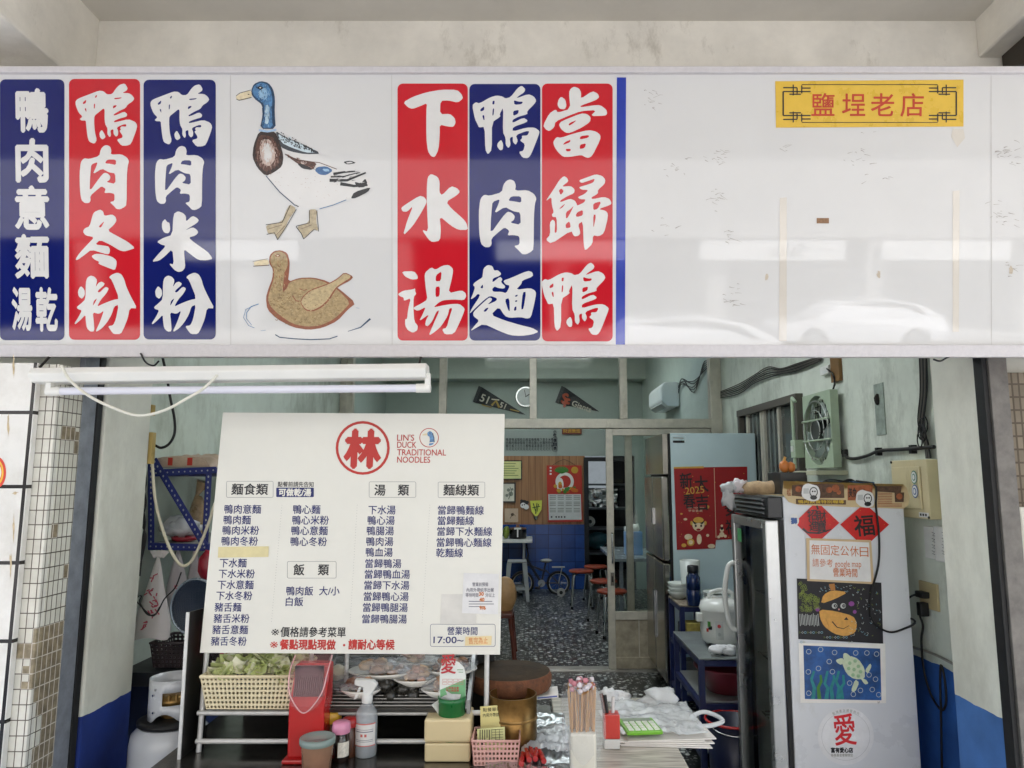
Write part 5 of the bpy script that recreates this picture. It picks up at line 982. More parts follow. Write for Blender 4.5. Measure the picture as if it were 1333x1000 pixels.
# ---- sauce tub, bottles, spray
c = atZ(412, 1003, ZT); c.z = ZT; t = T('sauce_tub', 'round plastic tub of orange brown chili sauce with a cloudy lid', 'tub', c)
g = G(); g.lathe([(.038, .002), (.044, .006), (.05, .085)], c, M('tub_clear', 'b08a70', .15, trans=.35), 28); part('tub', g, t); g = G(); g.lathe([(0, .004), (.042, .005), (.046, .05), (0, .052)], c, M('chili_sauce', '8e4422', .35, var=.35, scale=60), 28); part('sauce', g, t)
g = G(); g.lathe([(.053, .08), (.055, .083), (.055, .098), (.05, .1), (.046, .095), (0, .097)], c, M('lid_cloudy', '8fa39c', .2, trans=.25), 28); part('lid', g, t)
def bottle(c, label, h, r, bm, cm, caph, cname='bottle', neck=.45, fill=None, lab=None):
    t = T(cname, label, 'bottle', c); g = G(); g.lathe([(r*.9, .001), (r, .008), (r, h*.6), (r*.9, h*.7), (r*neck, h*.82), (r*neck, h)], c, bm, 22); part('body', g, t)
    g = G(); g.lathe([(r*neck+.006, h-.012), (r*neck+.008, h), (r*neck+.006, h+caph), (r*neck, h+caph+.004), (0, h+caph+.005)], c, cm, 22); part('cap', g, t); return t
soy = M('soy_dark', '1c100d', .12, var=.1, coat=.5)
c1 = atZ(443, 991, ZT); c1.z = ZT; t = bottle(c1, 'dark soy sauce bottle with a pink cap', .1, .027, soy, M('cap_pink', 'd38aa6', .35), .018, neck=.8)
F = Pl(c1+Vector((0, -.0275, 0)), (1, 0, 0), (0, 0, -1)); g = G(); g.sheet(lambda u, v: c1+Vector((.0277*math.sin(-.1+1.5*u), -.0277*math.cos(-.1+1.5*u), .02+.045*v)), 8, 1, M('label_paper', 'd8d2c4', .6, var=.25, scale=120)); part('paper_label', g, t)
c2 = atZ(431, 978, ZT); c2.z = ZT; bottle(c2, 'small sauce bottle with a yellow cap behind the chili tub', .105, .03, M('sauce_amber', '6e4320', .2), M('cap_yellow', 'd9ab35', .35), .022, neck=.75)
c3 = atZ(455, 984, ZT); c3.z = ZT; bottle(c3, 'small sauce bottle with a red cap behind the pink capped one', .105, .024, M('sauce_brown', '4a2a1a', .2), M('cap_red', 'a02020', .35), .012, neck=.8)
c = atZ(476, 983, ZT); c.z = ZT; t = T('spray_bottle', 'clear spray bottle with a white trigger head and a red edged label', 'bottle', c)
cpl = M('bottle_clear', 'c5cacd', .12, var=.05, trans=.55)
g = G(); g.lathe([(.033, .001), (.036, .006), (.036, .125), (.033, .14), (.02, .158), (.013, .165), (.013, .17)], c, cpl, 26); part('body', g, t); g = G(); g.lathe([(0, .003), (.034, .006), (.034, .118), (0, .12)], c, M('clear_liquid', 'c3c9cc', .1, trans=.5), 26); part('liquid', g, t)
sw_ = M('spray_white', 'd6d6d2', .35); g = G(); g.lathe([(.017, .164), (.018, .168), (.018, .19), (.012, .195), (0, .195)], c, sw_, 20); part('collar', g, t)
g = G(); g.prism([(c.x-.042, c.y-.012, c.z+.222), (c.x-.042, c.y-.012, c.z+.238), (c.x+.02, c.y-.012, c.z+.236), (c.x+.034, c.y-.012, c.z+.222), (c.x+.015, c.y-.012, c.z+.19), (c.x-.012, c.y-.012, c.z+.19), (c.x-.014, c.y-.012, c.z+.214)], (0, .024, 0), sw_); g.prism([(c.x-.028, c.y-.006, c.z+.214), (c.x-.018, c.y-.006, c.z+.214), (c.x-.032, c.y-.006, c.z+.178), (c.x-.046, c.y-.006, c.z+.172)], (0, .012, 0), sw_); part('trigger_head', g, t, bevel=.004)
g = G(); g.sheet(lambda u, v: c+Vector((.0366*math.sin(-1.1+2.2*u), -.0366*math.cos(-1.1+2.2*u), .038+.07*v)), 12, 1, M('spray_label', 'dcdad6', .5)); lb = part('paper_label', g, t)
g = G(); q = M('label_red', 'c4655c', .5); cyl_ = lambda u, v, r=.037: c+Vector((r*math.sin(-1.1+2.2*u), -r*math.cos(-1.1+2.2*u), .038+.07*v))
for v0, v1, m in ((0, .04, q), (.95, 1, q), (.62, .66, MATS['notice_grey']), (.2, .22, MATS['notice_grey']), (.27, .29, MATS['notice_grey']), (.72, .74, MATS['notice_grey'])): g.sheet(lambda u, v: cyl_(.12+.76*u if m != q else u, v0+(v1-v0)*v), 10, 1, m)
for u0 in (.36, .52): g.sheet(lambda u, v: cyl_(u0+.09*u, .42+.12*v), 2, 1, q)
part('lettering', g, lb)
# ---- tissue box
c = atZ(582, 993, ZT); c.z = ZT; t = T('tissue_box', 'cream plastic tissue box with a white tissue pulled up', 'tissue box', c); tbm = M('box_cream', 'd0bd92', .4, var=.04)
w2_, d2 = .073, .13; g = G(); g.box(c.x-w2_, c.x+w2_, c.y, c.y+d2, ZT+.001, ZT+.058, tbm); part('base', g, t, bevel=.006); g = G(); g.box(c.x-w2_-.002, c.x+w2_+.002, c.y-.002, c.y+d2+.002, ZT+.06, ZT+.132, tbm); lid = part('lid', g, t, bevel=.008)
g = G(); g.lathe([(.038, .1325), (0, .1335)], (c.x, c.y+d2/2, ZT), M('slot_dark', '3a3552', .5), 20, 1, .45); part('slot', g, lid)
g = G()
for s_ in (-1, 1): g.sheet(lambda u, v: Vector((c.x+(u-.5)*.055*(1+.75*v)+s_*.008, c.y+d2/2-.012+.012*math.sin(u*7+s_)+.012*v*s_-.02*v*v, ZT+.132+.055*v*(1+.35*math.sin(u*3.1+s_*.9)))), 14, 8, M('tissue_white', 'e4e3e0', .8, var=.02))
part('tissue', g, t)
# ---- green tube with charity card
Yc = 2.45; p0 = at(588, 927, Yc); gt_ = M('tube_green', '1d6a35', .3, var=.1)
t = T('donation_holder', 'green tube holder with a rounded charity card behind the tissue box', 'holder', (p0.x, Yc, ZT)); rr_ = .043
g = G(); g.lathe([(rr_*.95, .001), (rr_, .01), (rr_, .17), (rr_*1.06, .172), (rr_*1.06, .187), (rr_*.95, .187), (rr_*.92, .15)], (p0.x, Yc, ZT), gt_, 26); part('tube', g, t)
FC = Pl((0, Yc-.012, ZT), (1, 0, 0), (0, -.05, -1)); g = G(); cw = M('card_white', 'dfe2dc', .4); ol = [(572, 912), (572.5, 872), (576, 864), (586, 859), (597, 862), (604, 869), (606.5, 880), (606, 912)]
g.prism([FC.pt(*q) for q in ol], (0, .003, 0), cw); part('card', g, t); g = G(); FC.fill(g, [[(573, 898), (606, 884), (606, 911), (573, 911)]], M('card_green', '6fa877', .4), .0006)
FC.text(g, '愛', 584, 864, 25, M('love_red', 'b3242c', .4), 'C', 20, .004, .02)
for x in range(4):
    for y in range(2): FC.rrect(g, 576+x*7, 884+y*4, 582+x*7, 887.2+y*4, .3, MATS['label_red'], .001, frame=.35)
for s, y in (('心路基金會', 895.5), ('愛心捐發票', 899)): FC.text(g, s, 589, y, 3, MATS['love_red'], 'C', 18, .001, .02)
FC.stroke(g, [(595, 872), (603, 872)], .8, MATS['leaf_green'], .001); FC.stroke(g, [(597, 875), (603, 875)], .7, MATS['leaf_green'], .001); part('lettering', g, t)
# ---- pink basket with notes, sprayer
pkm = M('basket_pink', 'd9a79c', .45, var=.04); c = atZ(645, 1000, ZT); c.z = ZT+.001; c.y += .07
t = T('paper_basket', 'small pink lattice basket holding order slips', 'basket', c); basket(t, c, .15, .12, .075, pkm, 12, 5, .9, .002, .004)
c_y = c.y; FN = Pl((0, c_y+.03, ZT), (1, 0, 0), (0, -.12, -1)); ylw = M('slip_yellow', 'd9cf8d', .7, var=.04)
hb = M('hand_ink', '33321f', .7)
g = G(); FN.fill(g, [[(625, 920), (661, 917), (663, 958), (626, 962)]], ylw, .0); FN.text(g, '點餐單先寫', 643, 923.5, 5, hb, 'C', 31, .0008, 0, -.05); FN.text(g, '內用外帶請勾選', 643.5, 930.5, 5, hb, 'C', 32, .0008, 0, -.05); one('order_slip', 'yellow handwritten slip standing at the back of the pink basket', 'paper', g, solid=.001)
FN2 = Pl((0, c_y-.04, ZT), (1, 0, 0), (0, -.3, -1)); g = G(); FN2.fill(g, [[(621, 949), (657, 946), (658, 976), (622, 976)]], M('slip_green', 'c3c287', .7, var=.05), 0); 
for i in range(7): FN2.stroke(g, [(640+i*.2, 950+i*3.4), (655, 949.4+i*3.4)], .5, hb, .001)
for x in (640, 645, 650): FN2.stroke(g, [(x, 949.5), (x+.6, 973)], .5, hb, .001)
for i in range(5): FN2.stroke(g, [(625+i*3, 950), (625+i*3, 960+random.random()*10)], 1.1, hb, .001)
FN2.disc(g, 626.5, 969, 3, hb, .001, ry=4); one('order_slip', 'printed green order slip with a table at the front of the pink basket', 'paper', g, solid=.001)
c = atZ(668, 958, ZT); c.z = ZT; t = T('spray_vial', 'slim white capped spray vial with a green label by the pink basket', 'bottle', c); g = G(); g.lathe([(.016, .001), (.017, .006), (.017, .07), (.012, .08)], c, M('vial_green', '9db77d', .3, var=.3, scale=60), 18); part('body', g, t); g = G(); g.lathe([(.0125, .08), (.013, .082), (.011, .13), (.006, .135), (0, .136)], c, sw_, 18); part('cap', g, t)
# ---- markers
for i, (px, py, a, l) in enumerate(((680, 985, .05, 'red marker pen leftmost on the foil, beside the pink basket'), (686, 981, -.12, 'red marker pen second from the left on the foil'), (691, 975, -.1, 'red marker pen third from the left, its cap nearest the chopping pot'), (698, 980, .05, 'red marker pen fourth from the left on the foil'), (704, 982, -.15, 'red marker pen rightmost on the foil'))):
    c = atZ(px, py, ZT+.02); c.z = ZT+.021+.002*(i % 2); d = Vector((math.sin(a), math.cos(a), 0)); t = T('marker_pen', l, 'pen', c, 'red marker pens on the foil sheet')
    g = G(); g.cyl(c-d*.06, c+d*.02, .0085, rdp, n=14); part('cap', g, t); g = G(); g.cyl(c+d*.021, c+d*.065, .008, M('pen_white', 'd5d2cc', .3), n=14); part('barrel', g, t)
# ---- chopping block on its pot
cz = at(662, 872, 2.78).z; cc = Vector((xof(664, 2.75, .9), 2.74, 0)); wdk = M('block_top', '40362b', .85, var=.35, scale=14, bump=.3, spec=.15); wsd = M('block_bark', '6a4128', .8, var=.5, scale=30, bump=.8, bscale=60)
zp = at(662, 910, 2.60).z
t = T('chopping_block', 'thick round dark wooden chopping block lying on a brass pot', 'chopping block', (cc.x, cc.y, zp)); g = G(); g.lathe([(.145, .001), (.152, .012), (.154, .045), (.148, .06)], (cc.x, cc.y, zp), wsd, 48); part('bark', g, t)
g = G(); g.lathe([(.1475, .058), (.144, .0625), (.06, .061), (0, .062)], (cc.x, cc.y, zp), wdk, 48); part('cutting_face', g, t)
brs = M('brass_aged', '7d5f34', .35, .85, var=.35, scale=18)
pb = Vector((cc.x, cc.y, ZT)); t = T('brass_pot', 'aged brass pot under the round chopping block', 'pot', pb); g = G(); g.lathe([(.088, .002), (.092, .01), (.092, zp-ZT-.014), (.099, zp-ZT-.012), (.1, zp-ZT-.002)], pb, brs, 40); part('body', g, t)
p2 = Vector((xof(667, 2.5, .8), 2.54, ZT)); t = T('brass_pot', 'shorter brass cylinder standing in front of the chopping block', 'pot', p2); g = G(); h_ = at(665, 912, 2.46).z-ZT; g.lathe([(.08, .002), (.082, .006), (.082, h_), (.078, h_), (.076, .02)], p2, brs, 40); part('body', g, t); g = G(); g.lathe([(.083, h_*.55), (.084, h_*.57), (.083, h_*.6)], p2, M('brass_band', '9a7a48', .4, .8), 40); part('band', g, t)
g = G(); g.sheet(crumple(xof(705, 2.6, .76)-.05, xof(735, 2.6, .76)+.02, 2.44, 2.66, ZT+.012, film, .02, seed=4), 24, 24, M('wrap_white', 'cfd2d4', .2, var=.1, trans=.3)); one('plastic_wrap', 'folded white plastic wrapping right of the brass pot', 'plastic wrap', g)
g = G(); p = at(712, 902, 2.72); g.obox(p, (.04, .0, .004), (0, .05, .0), (0, 0, .006), pap); g.obox(p+Vector((0, -.052, 0)), (.035, 0, .003), (0, .001, 0), (0, 0, .002), M('blue_print', '4a5ea8', .5)); one('folded_paper', 'folded white paper with blue print right of the chopping block', 'paper', g)
# ---- chopstick jar with bamboo chopsticks in a bag
c = atZ(759, 1006, ZT); c.z = ZT; t = T('chopstick_jar', 'cream square jar full of bamboo chopsticks wrapped in clear plastic', 'jar', c); jm = M('jar_cream', 'd4d0c2', .3, var=.03); jw, jh = .04, .125
g = G(); g.box(c.x-jw, c.x+jw, c.y-.03, c.y+.05, ZT+.001, ZT+jh, jm); part('jar', g, t, bevel=.008)
bam = M('bamboo', 'b98b52', .5, var=.15, scale=40); g = G(); rn = random.Random(2)
for i in range(44):
    x, y = c.x+rn.uniform(-.036, .036), c.y+rn.uniform(-.022, .045); lx = rn.uniform(-.012, .012); h1 = jh+rn.uniform(.11, .135); g.cyl((x, y, ZT+jh-.02), (x+lx, y, ZT+h1), .0028, bam, n=6)
part('chopsticks', g, t)['kind'] = 'stuff'
g = G()
for i in range(30):
    x, y = c.x+rn.uniform(-.04, .04), c.y+rn.uniform(-.02, .045); g.blob((x, y, ZT+jh+.125+rn.uniform(-.01, .022)), .009, .008, .008, (M('pink_tips', 'c27d86', .5), M('wrap_tips', 'd5cdd0', .3))[i % 2], 6, .5, i)
part('wrapped_tips', g, t)['kind'] = 'stuff'
def bagw(u, v):
    a = 6.2832*u; r = 1+.12*math.sin(3*a+v*4)+.1*noise.noise(Vector((math.cos(a)*2, math.sin(a)*2, v*3))); w_ = .052*(1+.25*math.sin(3.1*v))
    return c+Vector((w_*r*math.cos(a)*1.05, .01+.05*r*math.sin(a), .05+.2*v+.012*math.sin(5*a)))
g = G(); g.sheet(bagw, 36, 14, M('bag_clear', 'd4d6d8', .12, var=.05, trans=.82)); part('plastic_bag', g, t)
# ---- red box, white cloth, calculator on papers, carrier bag
c = atZ(797, 976, ZT); c.z = ZT; t = T('red_box', 'small red box with a white base and a marker standing in it', 'box', c); bw = .026; g = G(); g.box(c.x-bw, c.x+bw, c.y, c.y+.05, ZT+.001, ZT+.032, M('box_white', 'd6d3cd', .4)); part('base', g, t, bevel=.002); g = G(); g.box(c.x-bw-.001, c.x+bw+.001, c.y-.001, c.y+.051, ZT+.033, ZT+.11, M('box_red', 'c23a30', .35)); part('body', g, t, bevel=.003)
for dx_, h_, m in ((-.012, .165, blk), (.006, .16, M('pen_clear', 'c9c4c0', .2)), (-.02, .17, M('pen_brown', '5c3a32', .3))): g = G(); g.cyl((c.x+dx_, c.y+.025, ZT+.1), (c.x+dx_*1.6, c.y+.03, ZT+h_), .006, m, n=10); part('pen', g, t)
g = G(); c = atZ(795, 922, ZT); 
for i in range(9): g.blob((c.x+random.uniform(-.045, .045), c.y+random.uniform(-.02, .03), ZT+.022+random.uniform(0, .03)), .034, .026, .022, M('cloth_white', 'd9dadb', .8, var=.1, scale=50), 14, .7, i+40)
one('crumpled_cloth', 'crumpled white cloth at the back of the pale table', 'cloth', g)
tbg = M('bag_white', 'd2d5d6', .25, var=.08, trans=.25)
a, b = atZ(806, 972, ZT), atZ(888, 928, ZT); g = G()
for i in range(5): g.obox(((a.x+b.x)/2+.006*i*(-1)**i, (a.y+b.y)/2-.02+.004*i, ZT+.003+.004*i), ((b.x-a.x)/2*1.05, .02*(i-2)*.3, 0), (-.015, (b.y-a.y)/2*.95, 0), (0, 0, .0016), M('paper_stack', 'd8d3cc', .7, var=.06))
one('paper_stack', 'stack of white paper bags under the green calculator', 'paper', g)
g = G(); g.sheet(crumple(a.x+.01, b.x+.02, a.y+.02, b.y+.02, ZT+.026, tbg, .016, seed=9, fq=12), 36, 36, tbg)
def hdl(y0): return [Vector((b.x+.0, y0, ZT+.03)), Vector((b.x+.05, y0+.01, ZT+.045)), Vector((b.x+.095, y0+.0, ZT+.035)), Vector((b.x+.11, y0-.03, ZT+.025)), Vector((b.x+.06, y0-.06, ZT+.02)), Vector((b.x+.0, y0-.07, ZT+.02))]
g.curve(hdl((a.y+b.y)/2+.03), .008, tbg, 8, 6); g.blob(((a.x+b.x)/2+.06, b.y+.0, ZT+.05), .07, .035, .035, tbg, 20, .8, 6); one('carrier_bag', 'white plastic carrier bag with a loop handle lying on the pale table', 'bag', g)
c = atZ(833, 952, ZT+.03); c.z = ZT+.046; t = T('calculator', 'lime green calculator lying on the white carrier bag', 'calculator', c); cg = M('calc_green', '6fae35', .35)
ax, ay, az = Vector((.062, .006, 0)), Vector((-.012, .045, .008)), Vector((0, -.001, .007)); g = G(); g.obox(c, ax, ay, az, cg); part('body', g, t, bevel=.004)
g = G(); g.obox(c+ay*.62+az*1.12, ax*.8, ay*.22, az*.15, M('calc_screen', '8f9c88', .2)); part('display', g, t)
for i in range(5):
    for j in range(4): g = G(); g.obox(c+ax*(-.72+.36*i)+ay*(-.75+.33*j)+az*1.2, ax*.13, ay*.12, az*.22, M('calc_key', 'd9dccf', .4)); part('key', g, t)
# ================================================================== RIGHT SIDE: TALL FRIDGE
def wx(y): return WX1+(WXR-WX1)*(y-2.82)/(YD-2.82)
fgm = M('fridge_side', 'b3c6c9', .35, .1, var=.05, scale=3); fss = M('fridge_steel', 'a9a59c', .22, 1, var=.12, scale=2)
HX0, HY0, HY1, HZ = 1.045, 5.39, 6.19, 1.985; HX1 = min(1.72, wx(HY1)-.01)
t = T('steel_fridge', 'tall stainless steel fridge with a pale side panel beside the sliding door', 'fridge', (HX0, HY0, 0))
g = G(); g.box(HX0+.03, HX1, HY0, HY1, .1, HZ, fgm); part('cabinet', g, t, bevel=.006)
g = G(); g.box(HX0+.012, HX0+.029, HY0+.002, HY1-.002, .1, HZ-.002, blk); part('gasket', g, t)
hy = (HY0+HY1)/2
for z0, z1 in ((.17, 1.02), (1.035, 1.66)):
    for y0, y1 in ((HY0+.003, hy-.004), (hy+.004, HY1-.003)):
        g = G(); g.box(HX0-.045, HX0+.011, y0, y1, z0, z1, fss); d = part('door', g, t, bevel=.012)
        g = G(); yy = hy+(-.03 if y1 < hy else .03); g.box(HX0-.056, HX0-.046, yy-.012, yy+.012, z0+.25, z1-.25, MATS['chrome']); part('handle', g, d)
g = G(); g.box(HX0-.03, HX0+.011, HY0+.003, HY1-.003, 1.675, HZ-.002, fss); part('top_panel', g, t, bevel=.004)
for x in (HX0+.08, HX1-.08):
    for y in (HY0+.06, HY1-.06): g = G(); g.cyl((x, y, 0), (x, y, .1), .022, blk); part('foot', g, t)
FP = Pl((0, HY0-.001, 0), (1, 0, 0), (0, 0, -1))
g = G(); FP.rrect(g, 873, 567, 893, 576, 3, M('badge', 'cfd6d6', .3), .001, frame=.6); FP.rrect(g, 876, 573.5, 891, 576.5, .6, bkf, .0012); FP.stroke(g, [(876, 570), (890, 570.5)], 1.2, grl, .0012); part('badge', g, t)
# new year poster
pr_ = M('poster_red', '8f1418', .4, var=.12, scale=6); pbk_ = M('poster_black', '171215', .5); gd = M('poster_gold', 'c79a3e', .45, var=.2, scale=30); crmp = M('poster_cream', 'd8c4a4', .5, var=.15, scale=40)
t = T('new_year_poster', 'red new year poster with black brush writing on the fridge side', 'poster', FP.pt(925, 716))
g = G(); FP.fill(g, [[(877, 609), (972.5, 607.5), (974, 701), (932, 703), (931, 714), (881, 716)]], pr_, .002); part('sheet', g, t)
g = G(); FP.fill(g, [[(877, 608), (916, 607), (916, 609.5), (877, 610)]], gd, .003); FP.stroke(g, [(929.5, 609), (932, 700)], .6, crmp, .003)
for s, x, y, h in (('新', 893, 626, 20), ('大', 913, 630, 21), ('春', 897, 652, 19), ('吉', 914, 654, 20), ('平', 952, 636, 20), ('安', 951, 662, 19), ('福', 952, 686, 19)): FP.text(g, s, x, y, h, pbk_, 'C', h*.8, .004, .028, -.06)
FP.text(g, '2025', 904, 638, 12, gd, 'C', 25, .006, .0, -.1); FP.disc(g, 921, 660, 2.2, gd, .004, n=12)
for i in range(26): FP.disc(g, random.uniform(882, 970), random.uniform(615, 705), random.uniform(.3, .7), gd, .0035+i*.00002, n=6)
FP.text(g, 'HAPPY NEW YEAR', 906, 661, 2.6, crmp, 'C', 22, .004); FP.text(g, '平安喜樂', 905, 665, 3, crmp, 'C', 19, .004)
# festive lion, clouds and fruit in cream, gold and red
for x, y, rx, ry, m, l in ((909, 683, 10, 9, crmp, 1), (909, 679, 9, 5, pbk_, 2), (909, 677, 8.5, 4, gd, 3), (909, 686, 7, 5.5, crmp, 4), (905.5, 684.5, 1.6, 1.8, pbk_, 5), (912.5, 684.5, 1.6, 1.8, pbk_, 5), (909, 689.5, 3.5, 1.6, pr_, 5), (900, 681, 2, 3, gd, 5), (918, 681, 2, 3, gd, 5), (910, 702, 8, 8.5, pr_, 2), (910, 702, 4, 7, crmp, 3), (896, 699, 6.5, 4, crmp, 2), (899, 706, 6, 5, gd, 3), (899, 706, 3.5, 3, crmp, 4), (890, 710, 4, 2.6, gd, 3), (926, 711, 6, 3, crmp, 3), (921, 697, 2.4, 2, crmp, 4), (892, 676, 3, 1.6, crmp, 1), (887, 669, 2, 1.2, gd, 1)):
    FP.disc(g, x, y, rx*.8, m, .003+.0006*l, ry=ry*.95, n=20)
for x, y, r in ((939.5, 690, 2.6), (939.5, 696, 3.4), (939.5, 684.5, 1.6), (944, 698, 2), (935.5, 699, 2)): FP.disc(g, x, y, r, crmp, .0035, n=14)
FP.disc(g, 939.5, 688, 2, pbk_, .004, n=10); part('artwork', g, t)
# ================================================================== BLUE RACKS
rbl = M('rack_blue', '16224f', .4, var=.2, scale=10)
def rack(label, x0, x1, y0, y1, H, shelves, top):
    t = T('steel_rack', label, 'rack', (x0, y0, 0)); b = .016
    for x in (x0+b, x1-b):
        for y in (y0+b, y1-b): g = G(); g.box(x-b, x+b, y-b, y+b, 0, H, rbl); part('post', g, t, bevel=.002)
    for z in shelves+[H-.02]:
        g = G()
        for y in (y0+b, y1-b): g.box(x0+2*b, x1-2*b, y-.012, y+.012, z-.015, z+.015, rbl)
        for x in (x0+b, x1-b): g.box(x-.012, x+.012, y0+2*b, y1-2*b, z-.015, z+.015, rbl)
        part('shelf_frame', g, t)
    for z in shelves: g = G(); g.box(x0+.03, x1-.03, y0+.03, y1-.03, z+.0155, z+.021, M('shelf_sheet', 'a3a7a6', .4, .5)); part('shelf_board', g, t)
    g = G(); g.box(x0, x1, y0, y1, H+.001, H+.008, top); part('top_sheet', g, t); return t
HA = .79; RA = Vector((atZ(889, 790, HA).x, atZ(889, 790, HA).y, 0)); 
newsp = M('newsprint', 'a39785', .8, var=.3, scale=35, dirt='4f3f33', dthr=.5)
rack('dark blue steel rack with newspaper on top beside the tall fridge', RA.x-.02, RA.x+.19, RA.y, 5.33, HA, [.2, .5], newsp)
HB = .665; pB = atZ(950, 862, HB); RBy0, RBy1 = 4.03, 4.72; xB0 = xof(912, RBy0, .35)
rack('dark blue steel rack with a clear sheet carrying the rice cooker', xB0, 1.62, RBy0, RBy1, HB, [.16, .42], M('clear_sheet', '8e9594', .12, .2, var=.15))
# things on the first rack
def on(px, py, z): p = atZ(px, py, z); p.z = z; return p
z1 = HA+.009
c = on(904, 778, z1); c = Vector((RA.x+.075, 4.93, z1)); dbb = M('bottle_navy', '14264f', .15, var=.1, coat=.4)
t = T('blue_bottle', 'dark blue drinking bottle standing on the newspaper covered rack', 'bottle', c); g = G(); g.lathe([(.044, .001), (.047, .006), (.047, .1), (.044, .105), (.047, .11), (.047, .185), (.034, .205), (.034, .215)], c, dbb, 26); part('body', g, t); g = G(); g.lathe([(.037, .216), (.038, .22), (.038, .255), (.034, .262), (0, .263)], c, M('cap_black', '14161c', .4), 26); part('cap', g, t)
wbw = M('bowl_white', 'c7cdc8', .25, var=.03)
cb = Vector((RA.x+.03, 5.2, z1)); 
for i, (h, l) in enumerate(((0, 'white bowl at the bottom of the stack behind the blue bottle'), (.028, 'white bowl in the middle of the stack behind the blue bottle'), (.056, 'white bowl on top of the stack behind the blue bottle'))):
    c = cb+Vector((0, 0, h)); g = G(); g.lathe([(.035, .001), (.04, .004), (.065, .03), (.078, .055), (.075, .055), (.06, .03), (.03, .008), (0, .008)], c, wbw, 26); one('bowl', l, 'bowl', g, 'stacked white bowls')
c = Vector((RA.x+.12, 5.22, z1)); g = G(); g.lathe([(.055, .001), (.06, .005), (.072, .265), (.068, .265), (.056, .01), (0, .01)], c, wbw, 26); one('tall_container', 'tall white plastic container behind the blue bottle', 'container', g)
c = Vector((1.36, 5.05, .0)); 
t = T('plate_stack', 'stack of white plates behind the rice cooker', 'plates', (1.2, 4.62, HB+.03)); pz0 = HB+.2
g = G(); g.box(1.13, 1.33, 4.56, 4.7, HB+.009, pz0-.001, rbl); part('stand', g, t)
for i in range(6): g = G(); g.lathe([(.05, .001), (.085, .01), (.083, .011), (.04, .005)], (xof(932, 4.63, .9), 4.63, pz0+.012*i), wbw, 26); part('plate', g, t)
# rice cooker
rcw = M('cooker_white', 'd6d8d3', .22, var=.03, coat=.3); c = Vector((xof(939, 4.34, .8), 4.34, HB+.009)); R_ = .118; k_ = .88
t = T('rice_cooker', 'white rice cooker with flower prints on the clear sheet of the rack', 'rice cooker', c)
g = G(); g.lathe([(R_*.9, .025), (R_, .035), (R_*1.04, .1), (R_*1.02, .2), (R_*1.05, .205)], c, rcw, 40); part('body', g, t); g = G(); g.lathe([(R_*1.06, .206), (R_*1.07, .215), (R_*.98, .25), (R_*.7, .27), (0, .275)], c, rcw, 40); lid = part('lid', g, t)
g = G(); g.curve([c+Vector((-.07, -.02, .262)), c+Vector((-.065, -.02, .3)), c+Vector((0, -.02, .318)), c+Vector((.06, -.02, .3)), c+Vector((.065, -.02, .262))], .013, rcw, 10); part('handle', g, lid)
for a in (.6, 2.5, 4.2): g = G(); p = c+Vector((R_*.7*math.cos(a), R_*.7*math.sin(a), 0)); g.cyl(p, p+Vector((0, 0, .026)), .014, M('cooker_grey', '9da3a1', .4)); part('foot', g, t)
def onc(a, z, w_, h, m, g, r=1.043): g.sheet(lambda u, v: c+Vector((R_*r*math.sin(a+(u-.5)*w_/R_), -R_*r*math.cos(a+(u-.5)*w_/R_), z+h*(v-.5))), 8, 4, m)
g = G(); onc(-.35, .105, .042, .1, M('panel_grey', 'b3b8b5', .4), g, 1.048); part('control_panel', g, t)
for z, m in ((.13, rdp), (.085, MATS['cooker_grey'])): g = G(); p = c+Vector((-R_*1.05*math.sin(.35), -R_*1.05*math.cos(.35), z)); g.cyl(p+Vector((.0, .004, 0)), p+Vector((-.003, -.008, 0)), .01, m, n=14); part('button', g, t)
g = G()
for a, z, w_, h, m in ((-.85, .135, .02, .03, MATS['leaf_green']), (-.8, .115, .025, .02, bkf), (.62, .1, .03, .035, crd), (.75, .07, .035, .03, MATS['redwood']), (.55, .13, .02, .02, MATS['redwood']), (-.95, .1, .015, .02, crd)): onc(a, z, w_, h, m, g, 1.05)
part('flower_print', g, t)
g = G(); c_ = c+Vector((-R_*1.04, -.02, .17)); g.box(c_.x-.03, c_.x+.005, c_.y-.02, c_.y+.02, c_.z-.03, c_.z+.02, rcw); part('side_handle', g, t, bevel=.006)
g = G(); 
for i in range(6): g.blob((xof(945, 4.1, .7)+random.uniform(-.06, .06), 4.12+random.uniform(-.03, .03), HB+.03+random.uniform(0, .015)), .045, .032, .022, MATS['cloth_white'], 14, .7, i+7)
one('folded_towel', 'white towel crumpled in front of the rice cooker', 'towel', g)
g = G(); c = Vector((xof(948, 4.25, .5), 4.25, .445)); g.lathe([(.1, .001), (.12, .006), (.185, .13), (.195, .14), (.19, .143), (.175, .128), (.11, .014), (0, .012)], c, M('basin_red', '7c2b38', .35, var=.08), 36); one('plastic_basin', 'dark red plastic basin on the shelf under the rice cooker', 'basin', g)
g = G(); c = Vector((xof(957, 3.86, .3), 3.9, 0)); 
t = T('plastic_bucket', 'dark navy bucket with a red rim on the floor by the racks', 'bucket', c); g = G(); g.lathe([(.1, .002), (.11, .008), (.135, .40), (.128, .40), (.105, .012), (0, .012)], c, M('bucket_navy', '141b3a', .4), 32); part('body', g, t); g = G(); g.ring([c+Vector((.138*math.cos(a), .138*math.sin(a), .40)) for a in [6.2832*i/32 for i in range(33)]], .007, rdp, 8, caps=False); part('rim', g, t)
g = G(); g.curve([c+Vector((-.138, 0, .40)), c+Vector((-.1, -.1, .37)), c+Vector((0, -.14, .36)), c+Vector((.1, -.1, .37)), c+Vector((.138, 0, .40))], .004, MATS['chrome'], 6); part('handle', g, t)
